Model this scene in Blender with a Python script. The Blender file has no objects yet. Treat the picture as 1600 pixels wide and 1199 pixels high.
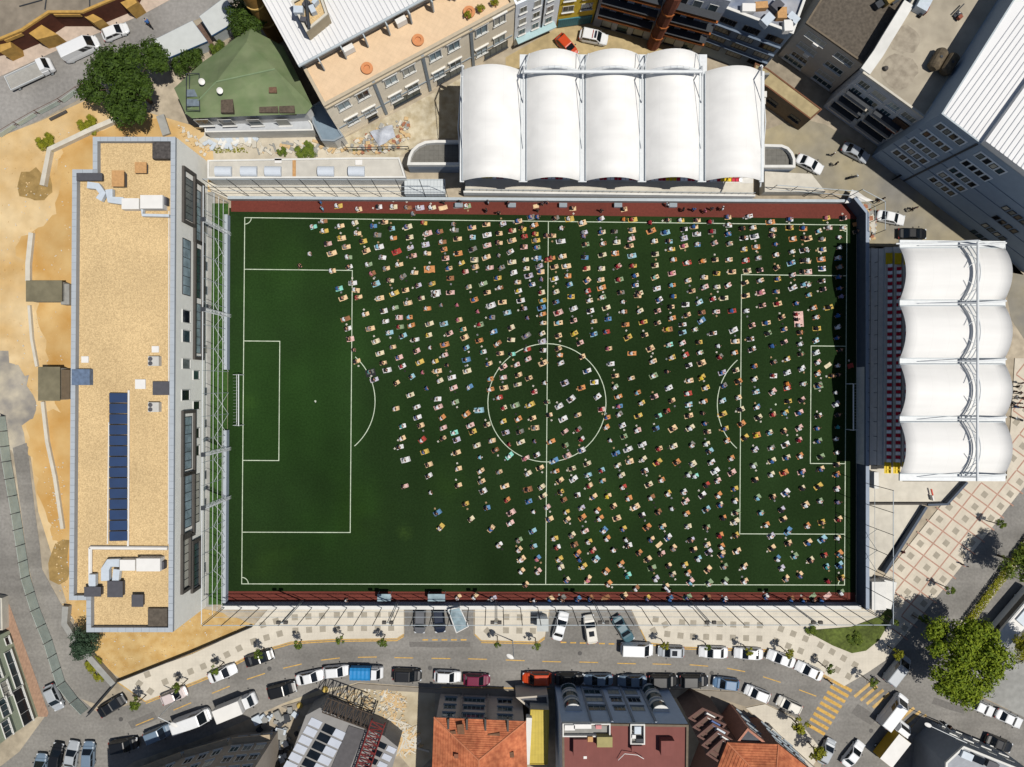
import bpy, math, random
from math import sin, cos, pi, atan2, radians, hypot, sqrt
from mathutils import Vector, Matrix, Euler
from mathutils.geometry import tessellate_polygon
random.seed(7)
S = bpy.context.scene
COL = S.collection
# ------------------------------------------------------------------ camera, sky, sun, exposure
CAM_LOC = Vector((-7.7908, 2.7187, 113.0125))
CAM_ROT = Euler((0.00183786, -0.02078557, 0.00760119), 'XYZ')
FOC = 1142.518
cam = bpy.data.cameras.new('camera'); camo = bpy.data.objects.new('camera', cam); COL.objects.link(camo)
camo.location = CAM_LOC; camo.rotation_euler = CAM_ROT
cam.sensor_width = 36; cam.lens = FOC / 1600 * 36; cam.clip_start = 1; cam.clip_end = 2000
S.camera = camo
SUN_DIR = Vector((0.355, -0.150, 1.0)).normalized()       # towards the sun: right and slightly below in the picture
sun_el = math.asin(SUN_DIR.z)
wd = bpy.data.worlds.new('World'); S.world = wd; wd.use_nodes = True
nt = wd.node_tree; bg = nt.nodes['Background']
sky = nt.nodes.new('ShaderNodeTexSky'); sky.sky_type = 'NISHITA'; sky.sun_disc = False
sky.sun_elevation = sun_el; sky.sun_rotation = atan2(SUN_DIR.x, SUN_DIR.y)
nt.links.new(sky.outputs[0], bg.inputs[0]); bg.inputs[1].default_value = 0.06
sl = bpy.data.lights.new('sun', 'SUN'); sl.energy = 4.6; sl.angle = radians(0.53); sl.color = (1.0, 0.955, 0.88)
so = bpy.data.objects.new('sun', sl); COL.objects.link(so); so.location = (60, -40, 150)
so.rotation_euler = SUN_DIR.to_track_quat('Z', 'Y').to_euler()
S.view_settings.view_transform = 'Standard'; S.view_settings.look = 'None'
S.view_settings.exposure = 0.0; S.view_settings.gamma = 1.0; S.view_settings.use_curve_mapping = False
S.render.engine = 'CYCLES'
S.cycles.max_bounces = 5; S.cycles.diffuse_bounces = 2; S.cycles.glossy_bounces = 2; S.cycles.transparent_max_bounces = 6
S.cycles.use_denoising = True

# ------------------------------------------------------------------ helpers
RM = CAM_ROT.to_matrix()
def W(px, py, h=0.0):
    d = RM @ Vector(((px - 800) / FOC, -(py - 599.5) / FOC, -1.0))
    t = (h - CAM_LOC.z) / d.z
    return CAM_LOC + d * t
def W2(px, py, h=0.0):
    p = W(px, py, h); return (p.x, p.y)
def area(p): return 0.5 * sum(p[i][0] * p[(i + 1) % len(p)][1] - p[(i + 1) % len(p)][0] * p[i][1] for i in range(len(p)))
def ccw(p): p = list(p); return p if area(p) > 0 else p[::-1]
def inset(p, d):
    out = []; n = len(p)
    for i in range(n):
        a, b, c = Vector(p[i - 1][:2]), Vector(p[i][:2]), Vector(p[(i + 1) % n][:2])
        u = (b - a).normalized(); v = (c - b).normalized()
        n1 = Vector((-u.y, u.x)); n2 = Vector((-v.y, v.x)); m = n1 + n2
        k = d / max(0.25, (1 + n1.dot(n2)))
        out.append((b.x + m.x * k, b.y + m.y * k))
    return out
def inside(p, x, y):
    r = False; j = len(p) - 1
    for i in range(len(p)):
        if (p[i][1] > y) != (p[j][1] > y) and x < (p[j][0] - p[i][0]) * (y - p[i][1]) / (p[j][1] - p[i][1]) + p[i][0]: r = not r
        j = i
    return r
LOC = {}
def reg(o, loc, parent=None):
    LOC[o.name] = Vector(loc)
def wloc(o): return LOC.get(o.name, Vector((0, 0, 0)))
def tag(o, label=None, cat=None, group=None, kind=None):
    if label: o['label'] = label
    if cat: o['category'] = cat
    if group: o['group'] = group
    if kind: o['kind'] = kind
    return o
def empty(name, label, cat, loc, group=None, rz=0):
    o = bpy.data.objects.new(name, None); COL.objects.link(o); o.location = loc; o.rotation_euler = (0, 0, rz)
    o.empty_display_size = 0.2; reg(o, loc)
    return tag(o, label, cat, group)
class MB:
    def __init__(s): s.v = []; s.f = []; s.m = []
    def add(s, vs, fs, m=0):
        b = len(s.v); s.v += [tuple(x) for x in vs]
        for f in fs: s.f.append(tuple(b + i for i in f)); s.m.append(m)
        return s
    def box(s, c, d, rz=0, m=0):
        hx, hy, hz = d[0] / 2, d[1] / 2, d[2] / 2; ca, sa = cos(rz), sin(rz); vs = []
        for z in (-hz, hz):
            for x, y in ((-hx, -hy), (hx, -hy), (hx, hy), (-hx, hy)):
                vs.append((c[0] + x * ca - y * sa, c[1] + x * sa + y * ca, c[2] + z))
        return s.add(vs, [(3, 2, 1, 0), (4, 5, 6, 7), (0, 1, 5, 4), (1, 2, 6, 5), (2, 3, 7, 6), (3, 0, 4, 7)], m)
    def prism(s, p, z0, z1, m=0, top=True, bottom=False, mt=None):
        p = ccw(p); n = len(p)
        vs = [(x[0], x[1], z0) for x in p] + [(x[0], x[1], z1) for x in p]
        s.add(vs, [(i, (i + 1) % n, n + (i + 1) % n, n + i) for i in range(n)], m)
        if top:
            if n > 4: s.sheet(p, z1, m if mt is None else mt)
            else: s.add(vs[n:], [tuple(range(n))], m if mt is None else mt)
        if bottom: s.add(vs[:n], [tuple(range(n))[::-1]], m)
        return s
    def sheet(s, p, z, m=0):
        p = ccw(p); v = [(x[0], x[1], z) for x in p]
        if len(p) <= 4: return s.add(v, [tuple(range(len(p)))], m)
        fs = []
        for t in tessellate_polygon([[Vector(q) for q in v]]):
            a_ = area([v[i] for i in t])
            if abs(a_) > 1e-7: fs.append(tuple(t) if a_ > 0 else tuple(t)[::-1])
        return s.add(v, fs, m)
    def ring(s, p, q, z0, z1, m=0):
        n = len(p); vs = [(x[0], x[1], z0) for x in p] + [(x[0], x[1], z1) for x in p] + [(x[0], x[1], z0) for x in q] + [(x[0], x[1], z1) for x in q]
        fs = []
        for i in range(n):
            j = (i + 1) % n
            fs += [(i, j, n + j, n + i), (2 * n + j, 2 * n + i, 3 * n + i, 3 * n + j), (n + i, n + j, 3 * n + j, 3 * n + i)]
        return s.add(vs, fs, m)
    def tube(s, a, b, r, n=6, m=0, r2=None):
        a = Vector(a); b = Vector(b); d = b - a
        if d.length < 1e-6: return s
        q = d.to_track_quat('Z', 'Y'); r2 = r if r2 is None else r2; vs = []
        for k, (c, rr) in enumerate(((a, r), (b, r2))):
            for i in range(n):
                t = 2 * pi * i / n; vs.append(c + q @ Vector((rr * cos(t), rr * sin(t), 0)))
        fs = [(i, (i + 1) % n, n + (i + 1) % n, n + i) for i in range(n)]
        fs += [tuple(range(n))[::-1], tuple(range(n, 2 * n))]
        return s.add(vs, fs, m)
    def path(s, pts, r, n=6, m=0):
        for a, b in zip(pts, pts[1:]): s.tube(a, b, r, n, m)
        return s
    def lathe(s, c, prof, n=12, m=0):
        vs = []; k = len(prof)
        for r, z in prof:
            for i in range(n):
                t = 2 * pi * i / n; vs.append((c[0] + r * cos(t), c[1] + r * sin(t), c[2] + z))
        fs = []
        for j in range(k - 1):
            for i in range(n):
                fs.append((j * n + i, j * n + (i + 1) % n, (j + 1) * n + (i + 1) % n, (j + 1) * n + i))
        if prof[-1][0] > 1e-3: fs.append(tuple((k - 1) * n + i for i in range(n)))
        return s.add(vs, fs, m)
    def strip(s, pts, w, z, m=0, h=None):
        # flat ribbon along a 2D polyline (or a raised bar when h is given)
        n = len(pts); L = []; R = []
        for i in range(n):
            a = Vector(pts[max(0, i - 1)][:2]); b = Vector(pts[min(n - 1, i + 1)][:2]); d = (b - a).normalized()
            nn = Vector((-d.y, d.x)) * (w / 2); c = Vector(pts[i][:2])
            L.append((c.x + nn.x, c.y + nn.y)); R.append((c.x - nn.x, c.y - nn.y))
        if h is None:
            for i in range(n - 1):
                s.add([(R[i][0], R[i][1], z), (R[i + 1][0], R[i + 1][1], z), (L[i + 1][0], L[i + 1][1], z), (L[i][0], L[i][1], z)], [(0, 1, 2, 3)], m)
        else: s.prism(R + L[::-1], z, z + h, m)
        return s
    def mesh(s, name, mats, off=(0, 0, 0), smooth=False):
        me = bpy.data.meshes.new(name)
        ox, oy, oz = off
        me.from_pydata([(x - ox, y - oy, z - oz) for x, y, z in s.v], [], s.f)
        for mt in (mats if isinstance(mats, (list, tuple)) else [mats]): me.materials.append(mt)
        if any(s.m): me.polygons.foreach_set('material_index', s.m)
        if smooth: me.polygons.foreach_set('use_smooth', [True] * len(s.f))
        me.update(); return me
    def build(s, name, mats, parent=None, smooth=False, loc=None):
        """one mesh object; vertices are given in world coordinates"""
        if parent is not None: base = wloc(parent)
        else: base = Vector((0, 0, 0))
        if loc is None:
            loc = base if parent is not None else Vector((0, 0, 0))
        o = bpy.data.objects.new(name, s.mesh(name, mats, loc, smooth)); COL.objects.link(o)
        o.location = Vector(loc) - base
        if parent is not None: o.parent = parent
        reg(o, loc); return o
def place(name, me, loc, rz=0, parent=None, mats=None):
    o = bpy.data.objects.new(name, me); COL.objects.link(o)
    base = wloc(parent) if parent is not None else Vector((0, 0, 0))
    o.location = Vector(loc) - base; o.rotation_euler = (0, 0, rz)
    if parent is not None: o.parent = parent
    reg(o, loc)
    if mats:
        for i, mt in mats.items():
            o.material_slots[i].link = 'OBJECT'; o.material_slots[i].material = mt
    return o
def struct(o): o['kind'] = 'structure'; return o

# ------------------------------------------------------------------ materials
def lin(c): c /= 255.0; return c / 12.92 if c <= 0.04045 else ((c + 0.055) / 1.055) ** 2.4
def C(r, g, b, k=0.70): return (lin(r) * k, lin(g) * k, lin(b) * k)
MATS = {}
def mat(name, col, rough=0.85, var=0.12, scale=1.5, col2=None, big=None, bump=0.0, metal=0.0, spec=0.3, lines=None, streak=None, spots=None, trans=0.0):
    """noise-varied surface; col2 = second colour in patches, big = (scale, amount) broad blotches,
    lines = (axis angle, spacing, width, factor) fine joints"""
    if name in MATS: return MATS[name]
    m = bpy.data.materials.new(name); m.use_nodes = True; nt = m.node_tree; N = nt.nodes; L = nt.links
    b = N['Principled BSDF']; out_n = N['Material Output']; b.inputs['Roughness'].default_value = rough; b.inputs['Metallic'].default_value = metal
    b.inputs['Specular IOR Level'].default_value = spec
    g = N.new('ShaderNodeNewGeometry')
    n1 = N.new('ShaderNodeTexNoise'); n1.inputs['Scale'].default_value = scale; n1.inputs['Detail'].default_value = 4
    L.new(g.outputs['Position'], n1.inputs['Vector'])
    r = N.new('ShaderNodeValToRGB'); c = col
    if col2 is None:
        lo = [max(0, x * (1 - var)) for x in c]; hi = [min(1, x * (1 + var)) for x in c]
    else: lo, hi = c, col2
    r.color_ramp.elements[0].position = 0.32; r.color_ramp.elements[1].position = 0.68
    r.color_ramp.elements[0].color = (*lo, 1); r.color_ramp.elements[1].color = (*hi, 1)
    L.new(n1.outputs[0], r.inputs[0]); out = r.outputs[0]
    def mul(o, fac_out, lo, hi):
        mr = N.new('ShaderNodeMapRange'); mr.inputs['From Min'].default_value = 0.3; mr.inputs['From Max'].default_value = 0.7
        mr.inputs['To Min'].default_value = lo; mr.inputs['To Max'].default_value = hi
        L.new(fac_out, mr.inputs[0])
        mx = N.new('ShaderNodeVectorMath'); mx.operation = 'SCALE'
        L.new(o, mx.inputs[0]); L.new(mr.outputs[0], mx.inputs['Scale']); return mx.outputs[0]
    if big:
        n2 = N.new('ShaderNodeTexNoise'); n2.inputs['Scale'].default_value = big[0]; n2.inputs['Detail'].default_value = 3
        L.new(g.outputs['Position'], n2.inputs['Vector']); out = mul(out, n2.outputs[0], 1 - big[1], 1 + big[1])
    if streak:   # stretched noise: wear that runs along one direction
        mp = N.new('ShaderNodeMapping'); mp.inputs['Rotation'].default_value = (0, 0, radians(streak[0])); mp.inputs['Scale'].default_value = (streak[1], streak[2], 1)
        n3 = N.new('ShaderNodeTexNoise'); n3.inputs['Scale'].default_value = 1; n3.inputs['Detail'].default_value = 3
        L.new(g.outputs['Position'], mp.inputs[0]); L.new(mp.outputs[0], n3.inputs['Vector'])
        out = mul(out, n3.outputs[0], 1 - streak[3], 1 + streak[3])
    if lines:
        for (ang, sp, wd_, fac) in lines:
            mp = N.new('ShaderNodeMapping'); mp.inputs['Rotation'].default_value = (0, 0, radians(ang))
            L.new(g.outputs['Position'], mp.inputs[0])
            sx = N.new('ShaderNodeSeparateXYZ'); L.new(mp.outputs[0], sx.inputs[0])
            md = N.new('ShaderNodeMath'); md.operation = 'PINGPONG'; md.inputs[1].default_value = sp / 2; L.new(sx.outputs[0], md.inputs[0])
            lt = N.new('ShaderNodeMath'); lt.operation = 'LESS_THAN'; lt.inputs[1].default_value = wd_; L.new(md.outputs[0], lt.inputs[0])
            mr = N.new('ShaderNodeMapRange'); mr.inputs['To Min'].default_value = 1; mr.inputs['To Max'].default_value = fac; L.new(lt.outputs[0], mr.inputs[0])
            mx = N.new('ShaderNodeVectorMath'); mx.operation = 'SCALE'; L.new(out, mx.inputs[0]); L.new(mr.outputs[0], mx.inputs['Scale']); out = mx.outputs[0]
    if spots:    # worn or fresher patches, and sunlight painted into the turf, at fixed places: (x, y, radius, brightness, (r, g, b) tint)
        for (sx_, sy_, rad, tint) in spots:
            sb = N.new('ShaderNodeVectorMath'); sb.operation = 'DISTANCE'; sb.inputs[1].default_value = (sx_, sy_, 0); L.new(g.outputs['Position'], sb.inputs[0])
            n5 = N.new('ShaderNodeTexNoise'); n5.inputs['Scale'].default_value = 2.2 / rad; n5.inputs['Detail'].default_value = 5; L.new(g.outputs['Position'], n5.inputs['Vector'])
            ad = N.new('ShaderNodeMath'); ad.operation = 'MULTIPLY_ADD'; ad.inputs[1].default_value = rad * 1.6; L.new(n5.outputs[0], ad.inputs[0]); L.new(sb.outputs['Value'], ad.inputs[2])
            mr = N.new('ShaderNodeMapRange'); mr.interpolation_type = 'SMOOTHSTEP'; mr.inputs['From Min'].default_value = rad * .6; mr.inputs['From Max'].default_value = rad * 1.9; mr.inputs['To Min'].default_value = 1; mr.inputs['To Max'].default_value = 0; L.new(ad.outputs[0], mr.inputs[0])
            mx = N.new('ShaderNodeMix'); mx.data_type = 'RGBA'; L.new(mr.outputs[0], mx.inputs[0]); L.new(out, mx.inputs[6])
            ml = N.new('ShaderNodeVectorMath'); ml.operation = 'MULTIPLY'; ml.inputs[1].default_value = tint; L.new(out, ml.inputs[0]); L.new(ml.outputs[0], mx.inputs[7]); out = mx.outputs[2]
    L.new(out, b.inputs['Base Color'])
    if trans:
        tr_ = N.new('ShaderNodeBsdfTranslucent'); L.new(out, tr_.inputs['Color']); ms = N.new('ShaderNodeMixShader'); ms.inputs[0].default_value = trans
        L.new(b.outputs[0], ms.inputs[1]); L.new(tr_.outputs[0], ms.inputs[2]); L.new(ms.outputs[0], out_n.inputs['Surface'])
    if bump:
        bp = N.new('ShaderNodeBump'); bp.inputs['Strength'].default_value = bump; bp.inputs['Distance'].default_value = 0.1
        n4 = N.new('ShaderNodeTexNoise'); n4.inputs['Scale'].default_value = scale * 3; n4.inputs['Detail'].default_value = 5
        L.new(g.outputs['Position'], n4.inputs['Vector']); L.new(n4.outputs[0], bp.inputs['Height']); L.new(bp.outputs[0], b.inputs['Normal'])
    MATS[name] = m; return m
def glass(name, col, rough=0.08):
    return mat(name, col, rough=rough, var=0.3, scale=0.8, spec=0.3)

TURF_SPOTS = [(*W2(632, 833), 1.6, (1.7, 1.55, 1.2)), (*W2(440, 640), 25, (1.45, 1.75, 1.3)), (*W2(480, 420), 12, (1.1, 1.2, 1.0)), (*W2(520, 850), 10, (1.1, 1.2, 1.0)), (*W2(390, 380), 9, (1.3, 1.3, 1.15)), (*W2(560, 800), 7, (1.22, 1.24, 1.0)), (*W2(420, 880), 6, (1.4, 1.4, 1.1)), (*W2(700, 760), 5, (1.2, 1.25, 1.0)), (*W2(620, 320), 12, (1.35, 1.35, 1.2)), (*W2(1000, 325), 18, (1.3, 1.3, 1.2)), (*W2(389, 629), 2.0, (1.3, 1.25, 1.1)), (*W2(1240, 880), 4, (1.2, 1.2, 1.1)), (*W2(950, 800), 6, (1.15, 1.2, 1.0))]  # wide left spots paint sun reflection into the turf colour; the rest are patches
m_asphalt = mat('asphalt', C(140, 137, 132), 0.95, 0.12, 2.6, big=(0.14, 0.18), streak=(8, 0.03, 0.5, 0.12), spec=.1)
m_asphalt_l = mat('worn asphalt', C(150, 147, 143), 0.9, 0.12, 2.0, big=(0.1, 0.18))
m_ground = mat('dusty ground', C(176, 164, 144), 0.95, 0.18, 0.8, big=(0.07, 0.25))
m_sand_p = mat('pale sand', C(206, 168, 108), 0.95, col2=C(230, 204, 158), scale=0.13, big=(0.6, 0.08), bump=0.4)
m_sand_o = mat('ochre sand', C(198, 152, 84), 0.95, col2=C(218, 184, 126), scale=0.22, big=(0.09, 0.12), bump=0.4)
m_mud = mat('grey gravel', C(150, 146, 142), 0.95, col2=C(196, 186, 165), scale=0.4, big=(0.2, 0.15), bump=0.4)
m_soil = mat('olive soil', C(148, 122, 74), 0.95, col2=C(178, 148, 94), scale=.9, bump=0.5)
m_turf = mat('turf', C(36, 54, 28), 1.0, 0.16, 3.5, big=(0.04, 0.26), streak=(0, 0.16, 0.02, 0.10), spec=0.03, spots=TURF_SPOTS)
m_turf_l = mat('verge turf', C(62, 92, 44), 1.0, 0.25, 2.0, spec=.05, big=(0.1, 0.2))
m_track = mat('track', C(112, 54, 44), 0.9, 0.12, 3.0, big=(0.1, 0.14))
m_line = mat('line paint', C(206, 218, 194), 0.9, 0.14, 2.0, big=(.3, .12))
m_conc = mat('concrete', C(216, 210, 196), 0.9, 0.08, 0.9, big=(0.12, 0.10))
m_conc_g = mat('grey concrete', C(160, 160, 156), 0.9, 0.10, 1.2, big=(0.15, 0.12))
m_conc_w = mat('white concrete', C(232, 231, 226), 0.85, 0.05, 1.0, big=(0.15, 0.06))
m_pave = mat('pavement', C(220, 212, 196), 0.9, 0.05, 1.0, big=(0.2, 0.08), lines=[(0, 0.5, 0.02, 0.93), (90, 0.5, 0.02, 0.93)])
m_slab = mat('paving slab', C(172, 164, 148), 0.9, 0.08, 2.0)
m_pstrip = mat('red paving', C(186, 146, 128), 0.9, 0.10, 2.0)
m_kerb = mat('kerb', C(200, 192, 178), 0.9, 0.08, 2)
m_kerb_y = mat('kerb paint', C(206, 168, 96), 0.85, 0.15, 2)
m_yel = mat('road paint', C(214, 172, 92), 0.9, 0.22, 2.5)
m_yel_w = mat('worn road paint', C(206, 172, 110), 0.85, 0.25, 1.0)
m_white = mat('white membrane', C(246, 245, 242, .8), 0.8, 0.012, 0.25, big=(0.3, 0.02), streak=(0, .05, .6, .05), lines=[(0, 2.4, .03, .955)], trans=.12)
m_steel_w = mat('white steel', C(232, 236, 238), 0.5, 0.04, 2)
m_steel_g = mat('galvanised steel', C(186, 196, 202), 0.5, 0.06, 2)
m_steel_d = mat('dark steel', C(58, 62, 68), 0.6, 0.1, 2)
m_bluewall = mat('blue grey wall', C(158, 170, 186), 0.85, 0.05, 1)
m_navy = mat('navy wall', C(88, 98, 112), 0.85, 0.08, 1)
m_coping = mat('coping', C(182, 190, 198), 0.7, 0.04, 1)
m_coping_d = mat('coping joint', C(162, 168, 176), 0.7, 0.04, 1)
m_gravel = mat('roof gravel', C(196, 168, 124), 0.95, col2=C(242, 212, 160), scale=6.5, big=(0.16, 0.09), bump=0.5, spots=[(*W2(220, 350, 10.5), 2.2, (.86, .88, .93)), (*W2(180, 500, 10.5), 3.4, (.93, .94, .96)), (*W2(225, 375, 10.5), 1.6, (.84, .86, .92)), (*W2(140, 525, 10.5), 1.2, (.82, .85, .92)), (*W2(150, 760, 10.5), 4.5, (.93, .93, .92)), (*W2(235, 800, 10.5), 4, (.94, .94, .94)), (*W2(240, 480, 10.5), 3, (1.04, .98, .9)), (*W2(150, 690, 10.5), 3, (1.06, .98, .86))])
m_render = mat('grey render', C(232, 231, 224, .95), 0.9, 0.03, 1, big=(0.1, 0.04))
m_charcoal = mat('charcoal cladding', C(84, 80, 76), 0.8, 0.08, 1)
m_glass = glass('window glass', C(58, 78, 84))
m_glass_l = glass('pale glass', C(150, 170, 178))
m_glass_d = glass('dark glass', C(26, 32, 40))
m_frame_w = mat('white frame', C(226, 226, 222), 0.6, 0.03, 2)
m_frame_g = mat('grey frame', C(150, 160, 168), 0.6, 0.05, 2)
m_frame_d = mat('dark frame', C(60, 62, 66), 0.6, 0.05, 2)
m_black = mat('black rubber', C(22, 22, 24), 0.8, 0.1, 3)
# ------------------------------------------------------------------ the setting
rw = random.Random(21)
def wobble(p, amp, step=1.0):
    out = []
    for a_, b_ in zip(p, p[1:] + p[:1]):
        L = hypot(b_[0] - a_[0], b_[1] - a_[1]); k = max(1, int(L / step))
        for i in range(k):
            t = i / k; out.append((a_[0] + (b_[0] - a_[0]) * t + rw.uniform(-amp, amp), a_[1] + (b_[1] - a_[1]) * t + rw.uniform(-amp, amp)))
    return out
def sheet(name, pts, m, z, h=0.0, wob=0.0):
    if wob: return struct(MB().sheet(wobble([W2(x, y, h) for x, y in pts], wob), z).build(name, m))
    return struct(MB().sheet([W2(x, y, h) for x, y in pts], z).build(name, m))
g = MB().sheet([(-420, -320), (420, -320), (420, 320), (-420, 320)], 0.0).build('ground', m_ground); struct(g)
# streets
ROAD = [(-60, 1245), (30, 1175), (70, 1120), (150, 1112), (228, 1097), (330, 1056), (400, 1020), (455, 1004), (520, 1000), (620, 999), (632, 992), (632, 952),
        (740, 952), (740, 992), (750, 1002), (840, 1004), (852, 996), (860, 952), (985, 952), (1000, 985), (1010, 1005), (1070, 1012), (1200, 1016), (1262, 1041),
        (1318, 1073), (1356, 1051), (1384, 1032), (1408, 1000), (1470, 925), (1530, 850), (1620, 735), (1700, 735), (1700, 1300), (1240, 1300), (1290, 1180), (1245, 1122), (1195, 1098), (1150, 1080), (1060, 1076),
        (690, 1076), (560, 1066), (440, 1100), (380, 1128), (300, 1160), (210, 1190), (100, 1260)]
sheet('road', ROAD, m_asphalt, 0.008)
sheet('side_street', [(-60, 640), (0, 655), (12, 700), (30, 800), (46, 900), (64, 960), (92, 1040), (126, 1092), (150, 1112), (70, 1120), (40, 1060), (5, 935), (-60, 900)], m_asphalt, 0.012)
sheet('upper_street', [(-60, 150), (0, 120), (105, 72), (222, 24), (270, -2), (400, -60), (470, -60), (372, 2), (300, 34), (240, 70), (236, 86), (150, 142), (62, 188), (0, 214), (-60, 240)], m_asphalt_l, 0.012)
m_pink = mat('pink paving', C(202, 184, 168), 0.9, 0.1, 1.5, big=(0.2, 0.12))
sheet('upper_pavement', [(-60, 112), (0, 84), (60, 58), (190, 8), (235, -30), (330, -60), (400, -60), (270, -2), (222, 24), (105, 72), (0, 120), (-60, 150)], m_pink, 0.05)
sheet('stand_street', [(1190, 205), (1250, 185), (1290, 195), (1380, 250), (1480, 320), (1600, 430), (1700, 500), (1700, 560), (1620, 560), (1580, 500), (1560, 390), (1355, 385), (1345, 350), (1310, 300), (1250, 290), (1195, 250)], mat('lane asphalt', C(138, 135, 128), 0.95, col2=C(176, 164, 132), scale=.1, big=(0.6, 0.12)), 0.012)
sheet('yard', [(790, 90), (870, 44), (925, 38), (1010, 60), (1100, 90), (1100, 120), (790, 120)], mat('yard dirt', C(190, 170, 128), 0.95, 0.12, 1.2, big=(0.15, 0.15)), 0.012)
sheet('rubble_yard', [(536, 217), (640, 165), (725, 120), (725, 215), (660, 218), (640, 236), (620, 246), (545, 240)], mat('rubble yard', C(178, 164, 134), 0.95, col2=C(214, 204, 180), scale=0.9, big=(0.2, 0.2), bump=0.5), 0.02)
sheet('terrace', [(318, 205), (470, 200), (535, 217), (545, 240), (640, 246), (640, 262), (322, 262)], mat('terrace concrete', C(212, 202, 182), 0.9, 0.1, 0.9, big=(0.15, 0.14)), 0.016)
# sand on the building plot
sheet('pale_sand', [(-60, 240), (0, 214), (62, 190), (150, 150), (245, 180), (330, 205), (335, 262), (330, 320), (325, 900), (318, 952), (398, 976), (300, 1022), (190, 1062), (158, 1030), (110, 960), (60, 800), (46, 700), (0, 660), (-60, 640)], m_sand_p, 0.02)
sheet('ochre_sand', [(98, 230), (150, 205), (195, 185), (245, 183), (262, 215), (262, 800), (120, 920), (70, 800), (45, 700), (38, 660), (90, 640), (75, 560), (66, 520), (50, 440), (30, 400), (28, 375), (60, 360), (88, 330), (92, 290)], m_sand_o, 0.027, wob=.5)
sheet('ochre_sand', [(118, 940), (135, 920), (318, 950), (396, 977), (300, 1022), (188, 1062), (155, 1030), (140, 1000)], mat('dry grass sand', C(196, 158, 96), 0.95, col2=C(214, 184, 128), scale=0.8, big=(0.15, 0.12), bump=0.5), 0.027, wob=.25)
sheet('gravel_patch', [(-60, 545), (8, 552), (25, 575), (48, 600), (56, 650), (38, 668), (42, 690), (30, 720), (0, 690), (-60, 650)], m_mud, 0.033, wob=.7)
sheet('asphalt_path', [(20, 700), (42, 692), (55, 800), (62, 850), (66, 890), (100, 952), (130, 1010), (162, 1046), (180, 1064), (150, 1100), (126, 1092), (92, 1040), (60, 950), (44, 880)], m_asphalt, 0.036)
for pts in ([(27, 290), (35, 270), (58, 262), (78, 278), (85, 300), (70, 315), (45, 312), (30, 305)], [(75, 870), (85, 850), (100, 842), (108, 845), (108, 905), (95, 915), (78, 905)]):
    sheet('dark_soil', pts, m_soil, 0.034, wob=.3)
# pitch
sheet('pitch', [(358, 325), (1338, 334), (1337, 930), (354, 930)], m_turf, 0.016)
sheet('concrete_apron', [(318, 300), (336, 300), (333, 948), (316, 948)], m_conc_g, 0.0235)
sheet('verge_turf', [(332, 318), (357, 318), (354, 945), (326, 945)], m_turf_l, 0.0275)
sheet('running_track', [(361, 313), (1322, 318), (1340, 343), (1322, 342), (361, 331)], m_track, 0.024)
sheet('running_track', [(357, 924), (1336, 926), (1337, 941), (355, 940)], m_track, 0.024)
a, b = 93.31 / 2, 56.17 / 2; zl = 0.03; LW = 0.115
mk = MB()
def seg(x0, y0, x1, y1): mk.strip([(x0, y0), (x1, y1)], LW, zl)
hl = LW / 2
for y in (-b, b): seg(-a - hl, y, a + hl, y)
for x in (-a, a): seg(x, -b + hl, x, b - hl)
seg(0, -b + hl, 0, -9.15 - hl); seg(0, -9.15 + hl, 0, 9.15 - hl); seg(0, 9.15 + hl, 0, b - hl)
for sx in (-1, 1):
    for w_, d in ((20.16, 16.5), (9.16, 5.5)):
        for sy in (-1, 1): seg(sx * (a - hl), sy * w_, sx * (a - d - hl), sy * w_)
        seg(sx * (a - d), -w_ + hl, sx * (a - d), w_ - hl)
    th = math.acos(5.5 / 9.15); c0 = sx * (a - 11)
    ang = [(-th + 2 * th * i / 24) for i in range(25)]
    mk.strip([(c0 - sx * (9.15 * cos(t)), 9.15 * sin(t)) for t in ang[1:-1]], LW, zl)
    for sy in (-1, 1):
        mk.strip([(sx * (a - 1 * cos(t)), sy * (b - 1 * sin(t))) for t in [0.07 + (pi / 2 - .14) * i / 8 for i in range(9)]], LW, zl)
    mk.add([(c0 + 0.15 * cos(t), 0.15 * sin(t), zl) for t in [2 * pi * i / 10 for i in range(10)]], [tuple(range(10))])
mk.strip([(9.15 * cos(t), 9.15 * sin(t)) for t in [2 * pi * i / 64 for i in range(65)]], LW, zl)
struct(mk.build('pitch_markings', m_line))
# street pavement with grey slabs along the kerb
def raised(name, pts, m, h=0.13, z0=0.0): return struct(MB().prism([W2(x, y) for x, y in pts], z0, h, 0).build(name, m))
KERBS = [[(182, 1064), (228, 1096), (330, 1055), (400, 1019), (455, 1003), (520, 999), (620, 998), (631, 991)], [(742, 991), (752, 1001), (840, 1003), (851, 995)],
         [(1001, 984), (1011, 1004), (1070, 1011), (1200, 1015), (1262, 1040), (1318, 1072)]]
P1 = raised('pavement', KERBS[0] + [(631, 951), (420, 951), (396, 978), (300, 1022)], m_pave)
P2 = raised('pavement', KERBS[1] + [(858, 951), (742, 951)], m_pave)
P3 = raised('pavement', KERBS[2] + [(1356, 1050), (1384, 1031), (1396, 1012), (1400, 951), (986, 951)], m_pave)
PLZ = [(1396, 1012), (1408, 999), (1470, 924), (1530, 849), (1620, 734), (1640, 560), (1585, 560), (1580, 640), (1572, 748), (1500, 752), (1345, 945), (1352, 951), (1400, 951)]
PZ = raised('plaza', PLZ, mat('plaza paving', C(218, 208, 190), 0.9, 0.05, 0.8, big=(0.2, 0.09), lines=[(37, 0.5, 0.02, 0.94), (127, 0.5, 0.02, 0.94)]))
slab_me = MB().box((0, 0, 0.006), (0.92, 0.92, 0.012)).mesh('paving_slab', m_slab)
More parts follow.
